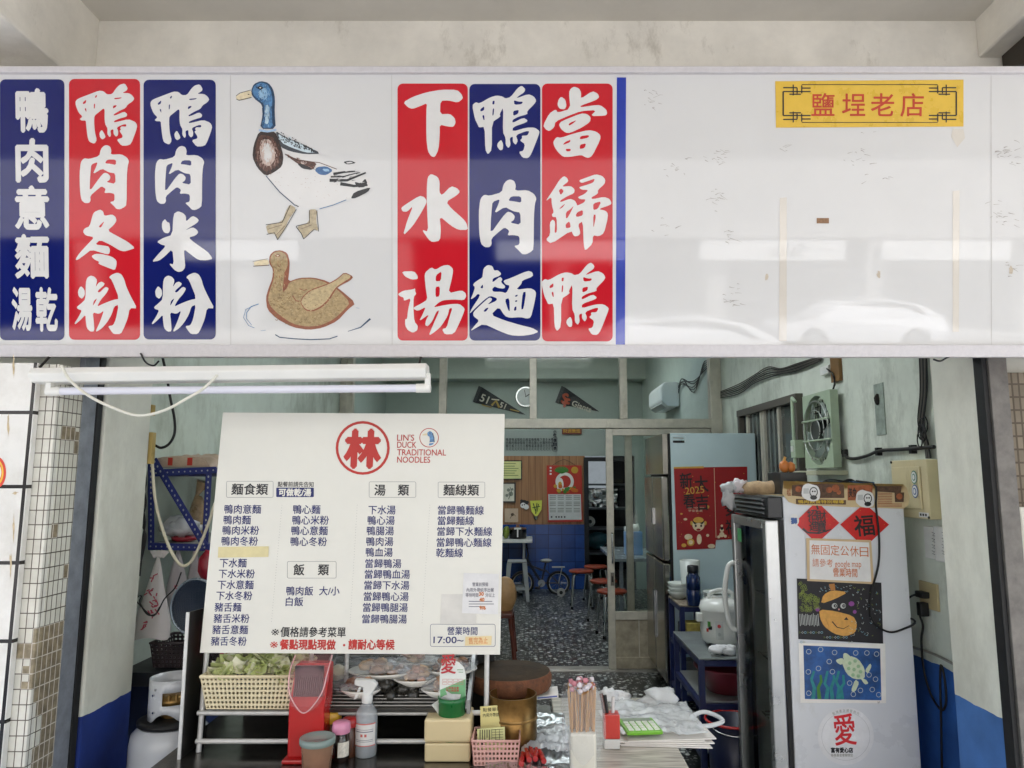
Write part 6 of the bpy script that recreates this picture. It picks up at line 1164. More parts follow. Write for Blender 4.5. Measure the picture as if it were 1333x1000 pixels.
# small goods in the first rack
for i, (z, y, h, m, l) in enumerate(((.523, 4.98, .16, M('carton_yellow', 'a8994e', .6, var=.3, scale=30), 'yellowish carton on the upper shelf of the newspaper covered rack'), (.523, 5.15, .12, M('carton_dark', '3b3d3a', .6, var=.3), 'dark carton on the upper shelf of the newspaper covered rack'), (.223, 5.05, .2, M('carton_grey', '7d837f', .6, var=.3), 'grey carton on the lower shelf of the newspaper covered rack'))): g = G(); g.box(RA.x+.02, RA.x+.14, y-.06, y+.06, z, z+h, m); one('carton', l, 'carton', g, bevel=.004)
# ================================================================== DRINK COOLER
FY0, FY1, FH = 3.22, 3.76, 1.565
FX0 = xof(1024, FY0, 1.2); FX1 = xof(1183, FY0, 1.2)
DT = 1.462; cwh = M('cooler_white', 'd3d6da', .3, var=.03, scale=3, dirt='b5b2a8', dthr=.66); cin = M('cooler_inside', 'd2d6d3', .5, var=.08)
t = T('display_cooler', 'white sided display cooler with a dark glass door facing the passage', 'cooler', (FX0, FY0, 0))
g = G(); g.box(FX0, FX1, FY0, FY0+.03, .06, FH, cwh); g.box(FX0, FX1, FY1-.03, FY1, .06, FH, cwh); g.box(FX1-.03, FX1, FY0+.03, FY1-.03, .06, FH, cwh); g.box(FX0, FX1-.03, FY0+.03, FY1-.03, .06, .2, cwh); g.box(FX0, FX1-.03, FY0+.03, FY1-.03, 1.42, FH, cwh); part('cabinet', g, t, bevel=.005)
g = G(); g.box(FX1-.06, FX1-.031, FY0+.031, FY1-.031, .2, 1.42, cin); g.box(FX0+.01, FX1-.061, FY0+.031, FY0+.036, .2, 1.42, cin); g.box(FX0+.01, FX1-.061, FY1-.036, FY1-.031, .2, 1.42, cin); g.box(FX0+.01, FX1-.061, FY0+.037, FY1-.037, .201, .206, cin); part('lining', g, t)
g = G(); g.box(FX0-.022, FX0-.001, FY0+.003, FY0+.035, .1, DT, blk); g.box(FX0-.022, FX0-.001, FY1-.035, FY1-.003, .1, DT, blk); g.box(FX0-.022, FX0-.001, FY0+.035, FY1-.035, .1, .135, blk); g.box(FX0-.022, FX0-.001, FY0+.035, FY1-.035, DT-.035, DT, blk); part('gasket', g, t)
fal = M('door_alloy', 'b4b5b3', .3, .8, var=.1); dx0, dx1 = FX0-.085, FX0-.023; sw = .045
g = G(); g.box(dx0, dx1, FY0+.001, FY0+sw, .1, DT, fal); g.box(dx0, dx1, FY1-sw, FY1-.001, .1, DT, fal); g.box(dx0, dx1, FY0+sw, FY1-sw, .1, .1+sw, fal); g.box(dx0, dx1, FY0+sw, FY1-sw, DT-sw, DT, fal); dr = part('door', g, t, bevel=.006)
g = G(); g.quad((dx0+.02, FY0+sw, .1+sw), (dx0+.02, FY1-sw, .1+sw), (dx0+.02, FY1-sw, DT-sw), (dx0+.02, FY0+sw, DT-sw), glass('cooler_glass', (.88, .92, .9), .1, 1.28)); part('pane', g, dr)
g = G(); hy_ = FY1-.02; g.curve([(dx0+.004, hy_, 1.22), (dx0-.03, hy_, 1.19), (dx0-.05, hy_, 1.05), (dx0-.03, hy_, .91), (dx0+.004, hy_, .88)], .013, M('handle_white', 'd9dcd8', .3), 10); part('handle', g, dr)
g = G(); g.quad((dx0+.014, FY1-.06, 1.33), (dx0+.014, FY1-.13, 1.33), (dx0+.014, FY1-.13, 1.395), (dx0+.014, FY1-.06, 1.395), M('sticker_green', '3f8a52', .4)); part('energy_label', g, dr)
g = G(); gr = M('grille_black', '1e1f21', .4); g.box(FX0-.07, FX0-.001, FY0, FY1, 1.47, FH, gr); part('header', g, t, bevel=.006)
for i in range(4): z = 1.482+i*.02; g = G(); g.obox((FX0-.076, (FY0+FY1)/2, z+.008), (.008, 0, -.003), (0, (FY1-FY0)/2-.04, 0), (.002, 0, .004), M('louver', '45484a', .35, .4)); part('louver', g, t)
for x in (FX0+.05, FX1-.06):
    for y in (FY0+.06, FY1-.06): g = G(); g.cyl((x, y, 0), (x, y, .06), .022, blk); part('foot', g, t)
for z in (.5, .78, 1.08):
    g = G(); wmt = M('shelf_wire', 'b9bcb8', .3, .7)
    for i in range(9): y = FY0+.05+i*(FY1-FY0-.1)/8; g.cyl((FX0+.02, y, z), (FX1-.08, y, z), .0035, wmt, n=6)
    for x in (FX0+.02, FX1-.08): g.cyl((x, FY0+.04, z), (x, FY1-.04, z), .0045, wmt, n=6)
    part('shelf', g, t)
for k, (y, z, r, m, l) in enumerate(((3.45, .79, .06, 'seaweed_dark', 'dark bundle of food at the near end of the middle cooler shelf'), (3.7, .79, .08, 'cabbage_green', 'green vegetable bundle on the middle cooler shelf'), (3.5, .51, .09, 'meat_dark', 'brown bundle of food on the low cooler shelf'), (3.75, 1.09, .07, 'meat_pale', 'pale bundle of food on the top cooler shelf'), (3.7, .51, .09, 'plate_white', 'pale bundle of food on the low cooler shelf'), (3.45, 1.09, .07, 'tub_clear', 'pinkish tub on the top cooler shelf'))):
    g = G(); g.blob((FX0+.18, y, z+r*.62), r*1.2, r, r*.6, MATS[m], 14, .4, k); one('food_bundle', l, 'food', g)
# papers on the side of the cooler
FS = Pl((0, FY0-.001, 0), (1, 0, 0), (0, 0, -1))
def zs(x, y): return (940+x*.21, 620+y*.21)
nbg = M('newspaper_buff', 'c9b48c', .8, var=.1, scale=20); npd = M('newspaper_dark', '5a4334', .8, var=.5, scale=70); npy = M('newspaper_yellow', 'cfae3f', .7); npo = M('newspaper_rust', '9c5a3a', .8, var=.4, scale=60)
t = T('newspaper', 'buff newspaper draped over the top edge of the cooler', 'newspaper', (1.45, FY0, 1.4))
g = G(); top = FH+.004
ed = [zs(*q) for q in ((378, 30), (372, 110), (410, 160), (470, 178), (760, 190), (1120, 202), (1150, 180), (1160, 130), (1140, 70), (1120, 50))]
FS.fill(g, [ed], nbg, .004); pa, pb_ = FS.pt(*ed[0], .004), FS.pt(*ed[-1], .004); g.quad((pa.x, FY0-.005, top), (pb_.x+.0, FY0-.005, top), (pb_.x, FY0+.3, top), (pa.x, FY0+.3, top), nbg); g.quad(pa, pb_, (pb_.x, FY0-.005, top), (pa.x, FY0-.005, top), nbg); part('sheet', g, t)
g = G()
for q, m in (([(430, 55), (610, 45), (605, 140), (430, 120)], npd), ([(610, 45), (752, 50), (755, 135), (605, 135)], npd), ([(952, 60), (1110, 60), (1105, 105), (955, 95)], npd), ([(1065, 100), (1125, 100), (1122, 160), (1068, 160)], npd), ([(455, 140), (765, 148), (765, 176), (455, 172)], npd), ([(775, 55), (930, 55), (925, 150), (775, 150)], npo)): FS.fill(g, [[zs(*p) for p in q]], m, .005)
FS.text(g, '鴨肉飲食特別報導', *zs(610, 158), 4.4, npy, 'C', 60, .006, .03); FS.text(g, '老店', *zs(410, 100), 9, npo, 'C', 5, .006, .03); FS.text(g, '美食', *zs(805, 100), 12, bkf, 'C', 10, .006, .03)
for i in range(7): FS.stroke(g, [zs(962, 105+i*10), zs(1050, 106+i*10)], .8, npo, .006)
for i in range(3): FS.stroke(g, [zs(960, 170+i*8), zs(1110, 172+i*8)], .7, npo, .006)
for x, y, r in ((660, 85, 4), (700, 75, 5), (720, 100, 3), (470, 80, 4), (1095, 125, 4), (520, 70, 3)): FS.disc(g, *zs(x, y), r, npo, .006, n=14)
part('print', g, t)
stw = M('sticker_white', 'dcdcda', .4)
for n_, (x, y) in enumerate(((545, 100), (880, 140))):
    g = G(); FS.fill(g, [chaikin([zs(x-50, y-40), zs(x-20, y-58), zs(x+10, y-48), zs(x+45, y-40), zs(x+60, y), zs(x+55, y+45), zs(x+15, y+58), zs(x-30, y+45), zs(x-58, y+20)][::1])], stw, .007); FS.disc(g, *zs(x+18, y-2), 5.5, bkf, .0078, ry=6.5, n=20, inner=1.2); FS.disc(g, *zs(x+12, y-6), 1.1, bkf, .0082, n=10); FS.disc(g, *zs(x+26, y-6), 1.1, bkf, .0082, n=10); FS.disc(g, *zs(x+18, y+32), 4.5, bkf, .0079, ry=3, n=14); FS.fill(g, [[zs(x-45, y-25), zs(x-12, y-25), zs(x-12, y+8), zs(x-45, y+8)]], M('sticker_grey', 'b9bbba', .4), .0077)
    one('paper_sticker', ('white cut out sticker on the newspaper above the left red diamond', 'white cut out sticker on the newspaper above the right red diamond')[n_], 'sticker', g)
rdm = M('diamond_red', 'c41a16', .4, var=.12, scale=30)
for n_, (cx, cy, lab) in enumerate(((588, 282, 'red diamond paper with a joined good fortune character'), (880, 300, 'red diamond paper with a single blessing character'))):
    X, Y = zs(cx, cy); t = T('new_year_paper', lab, 'paper', FS.pt(X, Y)); r = 31.5 if n_ else 29.5; g = G(); FS.fill(g, [[(X, Y-r*.88), (X+r*1.02, Y), (X, Y+r*.95), (X-r*1.0, Y)] if n_ else [(X-.5, Y-r*.9), (X+r*.98, Y+1.5), (X-.5, Y+r*.95), (X-r*1.0, Y+1)]], rdm, .003); part('sheet', g, t); g = G()
    if n_: FS.text(g, '福', X-.5, Y+1, 27, bkf, 'C', 26, .004, .03, -.08)
    else:
        for s, a, b, h in (('招', -6, -9, 14), ('財', 6, -8, 14), ('進', -4, 5, 14), ('寶', 6, 6, 15)): FS.text(g, s, X+a-1, Y+b, h, bkf, 'C', 12.5, .004+.0003*h, .02, -.05)
        FS.stroke(g, [(X-19, Y+9), (X-13, Y+14), (X+2, Y+15), (X+18, Y+10)], 3, bkf, .0046, 1.5); FS.stroke(g, [(X-1, Y-21), (X+1, Y-16)], 2.4, bkf, .0046)
    part('lettering', g, t)
    g = G()
    for i in range(18):
        a, b = random.uniform(-.9, .9), random.uniform(-.9, .9)
        if abs(a)+abs(b) < .85: FS.disc(g, X+a*r, Y+b*r*.9, .4, gd, .0036+i*.00003, n=6)
    part('gold_flecks', g, t)['kind'] = 'stuff'
g = G(); X, Y = zs(445, 272); FS.disc(g, X, Y, 6.2, stw, .0042, ry=8, n=24); FS.text(g, '獅', X-.5, Y+1, 8, M('sticker_blue', '3c5c96', .5), 'C', 8, .005, .05); one('paper_sticker', 'small round white sticker with blue drawing left of the red diamonds', 'sticker', g)
# notice board
t = T('notice_sheet', 'white notice with orange handwriting in a tan taped border below the red diamonds', 'notice', FS.pt(1092, 758)); g = G(); wf = M('tape_tan', 'c9b08a', .6, var=.1); FS.fill(g, [[zs(518, 383), zs(920, 396), zs(938, 668), zs(524, 648)]], wf, .006); part('border', g, t); g = G(); FS.fill(g, [[zs(538, 396), zs(906, 410), zs(920, 654), zs(540, 636)]], M('notice_white', 'dfdedc', .5), .0068); part('sheet', g, t)
g = G(); oi = M('orange_pen', 'c7713f', .6); a_ = .03
for i, ch in enumerate('無固定公休日'): FS.text(g, ch, *zs(575+i*60, 452+i*3), 13.5, oi, 'C', 11.5, .0075, 0, a_)
FS.text(g, '請參考', *zs(556, 534), 10.5, oi, 'L', 27, .0075, 0, a_); FS.text(g, 'google map', *zs(694, 540), 11, oi, 'L', 35, .0075, 0, .01); FS.text(g, '營業時間', *zs(684, 594), 11, oi, 'L', 32, .0075, .02, a_); part('lettering', g, t)
# pumpkin cat drawing
t = T('child_drawing', 'black drawing of a cat in an orange pumpkin with chalk patterns', 'drawing', FS.pt(1093, 838)); g = G(); dbk = M('drawing_black', '1d1c20', .6, var=.3, scale=30); FS.fill(g, [[(1037, 753), (1147, 758.5), (1149.5, 838), (1039, 832)]], dbk, .002); part('sheet', g, t)
g = G(); pmk = M('pumpkin_orange', 'cf9a4c', .6, var=.18, scale=50); chk = M('chalk_white', 'b9bdb9', .8); chg = M('chalk_green', '7c8a3f', .8); chp = M('chalk_purple', '8a4a8f', .8); chb = M('chalk_blue', '7fa9b8', .8)
FS.fill(g, [chaikin([zs(x, y) for x, y in ((600, 825), (700, 835), (810, 865), (835, 910), (825, 970), (760, 993), (690, 975), (630, 930), (605, 880))])], pmk, .003); FS.fill(g, [chaikin([zs(x, y) for x, y in ((610, 792), (625, 735), (680, 705), (780, 718), (700, 760))], 1)], pmk, .003); FS.fill(g, [[zs(660, 668), zs(695, 665), zs(700, 705), zs(672, 708)]], M('stem_orange', 'b3783a', .6), .0034)
for x in (695, 748): FS.disc(g, *zs(x, 803), 3.6, chk, .0036, n=16); FS.disc(g, *zs(x+4, 803), 2.2, dbk, .0042, n=12); FS.disc(g, *zs(x+5, 803), .8, chk, .0046, n=8)
FS.stroke(g, [zs(680, 900), zs(710, 935), zs(750, 945), zs(785, 925)], 1.6, dbk, .0037, .6); FS.fill(g, [[zs(752, 890), zs(768, 872), zs(782, 890)]], dbk, .0037); FS.stroke(g, [zs(640, 880), zs(660, 930)], .6, MATS['stem_orange'], .0037); FS.disc(g, *zs(722, 825), 1.2, M('nose_pink', 'c98a86'), .0037, n=10); FS.disc(g, *zs(800, 790), 4, chp, .0032, ry=3.4, n=7); FS.disc(g, *zs(590, 825), 3, chp, .0031, n=6); FS.disc(g, *zs(820, 840), 2.6, chp, .0032, n=7)
for i in range(90):
    x, y = random.uniform(478, 600), random.uniform(660, 835)
    if y > 640+(x-478)*.9: FS.disc(g, *zs(x, y), random.uniform(1.3, 2.2), chg, .003+i*.00001, inner=.55, n=9)
for i in range(13): FS.stroke(g, [zs(478+i*9.5, 855+random.uniform(-6, 6)), zs(484+i*9.5, 925+random.uniform(-6, 6))], .8, chk, .003)
for i in range(22): FS.disc(g, *zs(480+i*17 % 330, 968+(i//9)*30), 1.6, (chg, chk, chb)[i % 3], .003, inner=.5, n=(3, 4, 9)[i % 3])
for i in range(60):
    x, y = random.uniform(800, 985), random.uniform(680, 990); a = random.uniform(0, 3.1); X, Y = zs(x, y); r = random.uniform(1, 2.4)
    FS.stroke(g, [(X, Y), (X+r*math.cos(a), Y+r*math.sin(a)), (X+r*1.6*math.cos(a+.9), Y+r*1.6*math.sin(a+.9))], .5, (chk, chk, chb, chg)[i % 4], .003+i*.00001)
for i in range(30): x, y = random.uniform(600, 800), random.uniform(670, 720); X, Y = zs(x, y); FS.stroke(g, [(X, Y), (X+1.8, Y+.8)], .5, (chk, chb)[i % 2], .0029)
part('artwork', g, t)
# turtle painting
def zt_(x, y): return (960+x*.28, 800+y*.28)
t = T('child_drawing', 'blue painting of a pale green sea turtle and seaweed with white bubbles', 'drawing', FS.pt(1096, 915)); g = G(); FS.fill(g, [[zt_(283, 133), zt_(686, 135), zt_(690, 412), zt_(292, 410)]], pap, .002); part('sheet', g, t)
g = G(); FS.fill(g, [[zt_(305, 143), zt_(662, 158), zt_(668, 398), zt_(312, 392)]], M('painting_blue', '22508c', .5, var=.65, scale=9), .003); shl, sh2, wd = M('turtle_pale', 'c3cfb2', .5, var=.12, scale=60), M('turtle_green', '93b58d', .5, var=.15, scale=60), M('weed_teal', '1f7d80', .5, var=.3, scale=30)
for q in ([(480, 215), (520, 190), (560, 205), (590, 250), (590, 300), (540, 300), (505, 275)], [(490, 180), (505, 178), (525, 195), (520, 215), (490, 208)], [(455, 210), (485, 200), (495, 215), (480, 235), (460, 222)], [(590, 260), (615, 225), (622, 240), (605, 275)], [(570, 295), (595, 300), (608, 320), (590, 325)], [(545, 300), (565, 315), (545, 360), (525, 355)]): FS.fill(g, [chaikin([zt_(*p) for p in q])], shl, .0036+.00005*len(q))
for x, y in ((520, 225), (545, 215), (560, 240), (540, 255), (570, 265), (560, 285), (535, 280), (515, 250)): FS.disc(g, *zt_(x, y), 2.6, sh2, .0045, n=6)
for x, y in ((330, 172), (385, 162), (450, 176), (548, 178), (600, 178), (645, 183), (425, 218), (375, 250), (328, 266), (440, 265), (520, 318), (570, 352), (625, 348), (640, 300), (537, 370), (330, 365), (610, 280), (655, 372)): FS.disc(g, *zt_(x, y), 3.4, chk, .0034, inner=.7, n=16)
for i, x in enumerate((350, 380, 412, 440, 465, 485)): FS.stroke(g, [zt_(x, 392), zt_(x+6*(-1)**i, 340), zt_(x-8*(-1)**i, 300+10*(i % 3)), zt_(x+5, 262+18*(i % 2))], 5, wd if i != 1 else MATS['leaf_green'], .0035+.0001*i, 3)
FS.text(g, 'bf', *zt_(655, 407), 3.2, bkf, 'C', None, .003); part('artwork', g, t)
# charity sticker
t = T('charity_sticker', 'round white sticker with a red love character near the bottom of the cooler', 'sticker', FS.pt(1098, 995)); g = G(); X, Y = zt_(502, 565); FS.disc(g, X, Y, 36.5, M('sticker_bright', 'e3e4e6', .25), .003, n=48, ry=37.5); part('sheet', g, t)
g = G(); FS.disc(g, X, Y, 31.5, M('sticker_line', 'b4b6b8', .4), .0036, inner=.4, n=48); 
for s, a in zip('點滴善念讓愛飛行', range(8)): an = math.radians(-118+a*8); FS.text(g, s, X+33.6*math.cos(an), Y+33.6*math.sin(an), 3.6, grl, 'C', 3.4, .0037, 0, an+math.pi/2)
FS.text(g, '愛', X-1.5, Y-9, 40, M('love_bright', 'd2232a', .35), 'C', 29, .0037, .022, -.05)
FS.text(g, '富有愛心店', X-5, Y+18, 6.6, bkf, 'C', 30, .0037, .05); FS.text(g, '慈善基金會關懷您', X-5, Y+24.5, 3.8, grl, 'C', 30, .0037, .01); part('lettering', g, t)
# things on top of the cooler
zt2 = FH+.006
def pt2(px, Y): return Vector((xof(px, Y, zt2), Y, zt2))
a, b = pt2(1011, 3.5), pt2(1045, 3.5); g = G(); g.box(a.x, b.x, 3.44, 3.62, zt2, zt2+.105, M('box_black', '1d1e20', .4)); one('black_box', 'small black box standing on top of the cooler', 'box', g, bevel=.004)
c = pt2(1026, 3.52); c.z += .106; t = T('pumpkin_ornament', 'small orange ornament standing on the black box', 'ornament', c); om = M('ornament_orange', 'cf7d3c', .4); g = G(); g.blob(c+Vector((-.012, 0, .028)), .026, .02, .03, om, 12, .1); g.blob(c+Vector((.02, 0, .024)), .022, .02, .026, om, 12, .1, 2); part('body', g, t); g = G(); g.cyl(c+Vector((-.012, 0, .055)), c+Vector((-.006, 0, .075)), .006, MATS['pumpkin_orange'], n=10); part('stem', g, t)
a, b = pt2(1079, 3.46), pt2(1138, 3.46); g = G(); g.prism([(a.x, 3.42, zt2), (b.x, 3.42, zt2), (b.x-.012, 3.42, zt2+.06), (a.x+.003, 3.42, zt2+.062)], (0, .16, 0), M('box_cobalt', '2b5a8c', .4, var=.2)); one('blue_box', 'blue plastic box on top of the cooler with cables around it', 'box', g, bevel=.006)
a, b = pt2(1072, 3.36), pt2(1125, 3.36); g = G(); g.box(a.x, b.x, 3.32, 3.40, zt2, zt2+.022, blk); one('power_adapter', 'flat black adapter in front of the blue box', 'adapter', g, bevel=.004)
g = G()
for k in range(5): g.curve([pt2(1060+4*k, 3.42)+Vector((0, .02*k, .012+.008*k)), pt2(1072+3*k, 3.4)+Vector((0, .02, .03+.01*k)), pt2(1090+5*k, 3.42)+Vector((0, -.01*k, .05)), pt2(1112-3*k, 3.45)+Vector((0, .02, .07-.004*k)), pt2(1125+2*k, 3.4)+Vector((0, .0, .02))], .004, blk, 6)
one('loose_cables', 'tangle of thin black cables over the blue box', 'cables', g)
g = G(); c = pt2(1150, 3.42); g.lathe([(.04, .001), (.045, .01), (.03, .03), (0, .034)], c, MATS['newspaper_dark'], 20); one('metal_dish', 'small dark dish at the right end of the cooler top', 'dish', g)
zt3 = FH+.002; g = G(); p0, p1 = Vector((xof(962, 3.62, zt3), 3.62, zt3+.03)), Vector((xof(1012, 3.55, zt3), 3.55, zt3+.032)); g.ring([p0.lerp(p1, i/8)+Vector((0, 0, .003*math.sin(i*2))) for i in range(9)], [.012, .028, .033, .035, .035, .034, .035, .035, .034], M('paper_roll_buff', 'b89e7c', .7, var=.25, scale=40), 14); one('paper_bundle', 'rolled buff paper bundle lying on the cooler header', 'paper', g)
g = G(); 
for i in range(6): g.blob((p0.x-.03+random.uniform(-.03, .04), p0.y+random.uniform(-.02, .02), zt3+.032+random.uniform(-.012, .02)), .034, .03, .026, MATS['wrap_tips'] if i % 2 else tbg, 12, .9, i)
g.blob((p0.x-.06, p0.y-.02, zt3-.02), .03, .025, .045, tbg, 12, .9, 9); one('plastic_bag', 'crumpled white bag end hanging over the corner of the cooler header', 'bag', g)
# ================================================================== RIGHT WALL
def wp(px, py, l=.01): return WR.pt(px, py, l)
wy, wz = WR.a, Vector((0, 0, 1)); wn = WR.n
def wallbox(g, px0, py0, px1, py1, d, m, l=0, z0=None, z1=None):
    """box on the right wall; px0 far edge, px1 near edge, heights taken at the near edge"""
    pa, pb = wp((px0+px1)/2, (py0+py1)/2, l), None; A, B = wp(px0, py0, l), wp(px1, py0, l); zt_, zb2 = (wp(px1, py0, l).z, wp(px1, py1, l).z) if z0 is None else (z1, z0)
    P = [Vector((A.x, A.y, zb2)), Vector((B.x, B.y, zb2)), Vector((B.x, B.y, zt_)), Vector((A.x, A.y, zt_))]; g.prism(P, wn*d, m)
# window
wfm = M('window_wood', '4f4a42', .6, var=.2); yb0, yb1 = 5.78, 4.55; zw0, zw1 = 1.50, 2.14
t = T('side_window', 'dark framed sliding window behind the green wall fan', 'window', (WX1-.05, 5.1, zw0))
def wq(y, z, l=.0): return Vector((wx(y), y, z))+wn*l
def wbar(g, y0, y1, z0, z1, d, m, l=0.001): g.prism([wq(y0, z0, l), wq(y1, z0, l), wq(y1, z1, l), wq(y0, z1, l)], wn*d, m)
g = G(); wbar(g, yb0, yb1, zw1, zw1+.05, .05, wfm); wbar(g, yb0, yb1, zw0-.05, zw0, .06, wfm); wbar(g, yb0, yb0-.05, zw0, zw1, .045, wfm); wbar(g, yb1+.05, yb1, zw0, zw1, .045, wfm); part('frame', g, t)
g = G(); wbar(g, yb0-.05, yb1+.05, zw0, zw1, .006, M('window_dark', '3f4644', .15, var=.35, scale=6)); part('pane', g, t)
for y in (5.62, 5.3, 5.25, 4.95): g = G(); wbar(g, y, y-.035, zw0+.001, zw1-.001, .02, alu, .008); part('sash_bar', g, t)
for i in range(7): y = 5.6-i*.09; g = G(); wbar(g, y, y-.012, zw0+.001, zw1-.001, .008, M('curtain_grey', '858d88', .8), .0075); part('grille_bar', g, t)
# fan
fy0, fy1 = 4.38, 3.99; fz0, fz1 = wp(1089, 609).z-.0, wp(1089, 518).z+.04; fgr = M('fan_green', 'a3b39b', .45, var=.12); fz = (fz0+fz1)/2; fy = (fy0+fy1)/2; hw = (fy0-fy1)/2; hz = (fz1-fz0)/2
t = T('wall_fan', 'square green metal box fan mounted in front of the window', 'fan', wq(fy, fz0))
g = G(); dd = .075; nfr = 36; Rr = min(hw, hz)*.93
def fpt(a, b, l): return wq(fy, fz, l)+Vector((wy.x*a, wy.y*a, 0))+Vector((0, 0, b))
outer = []; inn = []
for i in range(nfr):
    a = 6.2832*i/nfr+.785; ca, sa = math.cos(a), math.sin(a); k = 1/max(abs(ca), abs(sa)); outer.append((ca*k*hw, sa*k*hz)); inn.append((ca*Rr*hw/min(hw, hz), sa*Rr*hz/min(hw, hz)))
for l0 in (.03, dd):
    vs = [fpt(*p, l0) for p in outer]+[fpt(*p, l0) for p in inn]; g.add(vs, [(i, (i+1) % nfr, nfr+(i+1) % nfr, nfr+i) for i in range(nfr)], fgr)
for L_, l0, l1 in ((outer, .03, dd), (inn, .03, dd)):
    vs = [fpt(*p, l0) for p in L_]+[fpt(*p, l1) for p in L_]; g.add(vs, [(i, (i+1) % nfr, nfr+(i+1) % nfr, nfr+i) for i in range(nfr)], fgr)
part('housing', g, t, bevel=.003)
fst = M('fan_blade', '8f9a93', .35, .4, var=.15)
for k in range(5):
    a0 = 6.2832*k/5+.3; g = G()
    g.sheet(lambda u, v: fpt(Rr*(.22+.7*v)*math.cos(a0+u*(.75+.25*v)), Rr*(.22+.7*v)*math.sin(a0+u*(.75+.25*v)),   .045+.03*u), 6, 6, fst); part('blade', g, t, solid=.003)
g = G(); g.cyl(fpt(0, 0, .035), fpt(0, 0, .085), .065, M('fan_hub', '2f3331', .4), n=24); part('motor', g, t)
g = G()
for s in (-.5, .5): g.cyl(fpt(-hw*.98, s*.12, dd+.01), fpt(hw*.98, s*.12, dd+.01), .006, fgr, n=8)
for k in range(3): r_ = Rr*(.35+.3*k); g.ring([fpt(r_*math.cos(6.2832*i/30), r_*math.sin(6.2832*i/30), dd+.012) for i in range(31)], .003, MATS['shelf_wire'], 6, caps=False)
part('guard', g, t)
g = G()
for r_ in [-.8+.2*i for i in range(9)]:
    w_ = math.sqrt(max(0, 1-r_*r_))*Rr; g.cyl(fpt(-w_, r_*Rr, .032), fpt(w_, r_*Rr, .032), .003, blk, n=5); g.cyl(fpt(r_*Rr, -w_, .034), fpt(r_*Rr, w_, .034), .003, blk, n=5)
part('rear_mesh', g, t)
g = G(); q = wq(fy0+.05, fz-.1, .10); g.obox(q, wy*.035, wn*.03, (0, 0, .055), fgr); part('switch_box', g, t, bevel=.004); g = G(); g.obox(q+wn*.034, wy*.012, wn*.004, (0, 0, .018), MATS['handle_white']); part('switch', g, t)
g = G(); g.cyl(wq(fy0+.05, fz1, .12), wq(fy0+.05, fz0, .12), .01, fgr, n=10); g.cyl(wq(fy0+.05, fz1, .12), wq(fy0, fz1-.03, .12), .01, fgr, n=10); part('bracket', g, t)
g = G(); g.obox(wq(fy, fz0-.03, .09), wy*(hw*1.05), wn*.09, (0, 0, .012), M('bracket_cream', 'b8b79c', .5)); part('shelf', g, t, bevel=.003)
# breaker panel
bpm = M('panel_cream', 'c9bd97', .45, var=.08, scale=4, dirt='8f8262', dthr=.66); t = T('breaker_panel', 'cream electrical panel box with two round stickers on the right wall', 'electrical panel', wp(1202, 675))
P4 = [wp(1174, 600, .06), wp(1222, 597, .06), wp(1231, 673, .06), wp(1181, 672, .06)]; ztp, zbt = P4[0].z, P4[3].z; yA, yB_ = P4[0].y, P4[1].y
g = G(); wbar(g, yA, yB_, zbt, ztp, .055, bpm); part('box', g, t, bevel=.004); hh_ = ztp-zbt; ww_ = yA-yB_
g = G(); wbar(g, yA-.07*ww_, yB_+.16*ww_, zbt+.16*hh_, ztp-.12*hh_, .006, bpm, .057); dd_ = part('door', g, t, bevel=.002); g = G(); wbar(g, yA-.24*ww_, yA-.36*ww_, zbt+.42*hh_, zbt+.56*hh_, .008, M('latch_tan', 'a8986c', .4), .064); part('latch', g, dd_)
WP = Pl(wq(3.2, 1.5, .0655), WR.a, (0, 0, -1))
for zc_, m in ((.70, M('sticker_teal', '3f7f6a', .4)), (.46, MATS['sticker_blue'])):
    c = wq(yA-.7*ww_, zbt+zc_*hh_, .0655); n_ = 20; g = G()
    for r_, mm, l in ((.03, m, 0), (.025, stw, .0008), (.016, m, .0016), (.011, stw, .0024)): g.add([c+wn*l+wy*(r_*.85*math.cos(6.2832*i/n_))+Vector((0, 0, r_*math.sin(6.2832*i/n_))) for i in range(n_)], [tuple(range(n_))], mm)
    part('round_sticker', g, t)
g = G(); wbar(g, yA-.72*ww_, yA-.97*ww_, zbt+.03*hh_, zbt+.11*hh_, .001, stw, .057); 
for i in range(3): wbar(g, yA-.75*ww_-i*.02, yA-.75*ww_-i*.02-.012, zbt+.05*hh_, zbt+.09*hh_, .001, bkf, .0582)
part('paper_label', g, t)
for dy, dz in ((.03, .97), (.03, .03), (.97, .03)): g = G(); p = wq(yA-dy*ww_, zbt+dz*hh_, .056); g.cyl(p, p+wn*.004, .006, blk, n=10); part('screw', g, t)
# switches and outlet
swm = M('switch_white', 'd6d6d2', .35); 
for i, (x0, y0, x1, y1) in enumerate(((1209, 686, 1221, 728), (1222, 686, 1234, 732))):
    t = T('wall_switch', ('white wall switch with handwriting nearer the cooler', 'white wall switch with handwriting nearer the right pier')[i], 'switch', wp(x0, y1)); g = G(); wallbox(g, x0, y0, x1, y1, .025, swm); part('plate', g, t, bevel=.003); g = G()
    WQ = Pl(wp((x0+x1)/2, 700, .0265), WR.a, (0, 0, -1))
    for k in range(4):
        X, Y = (x0+x1)/2, y0+7+k*8; WQ.stroke(g, [(X-2, Y), (X+2, Y+1.5), (X-1, Y+4), (X+2.5, Y+5)], .7, bkf, .0005)
    part('handwriting', g, t)
t = T('wall_outlet', 'beige wall outlet with two black plugs in it', 'outlet', wp(1211, 800)); g = G(); wallbox(g, 1199, 761, 1222, 796, .012, M('outlet_beige', 'b7a77f', .4)); part('plate', g, t, bevel=.003)
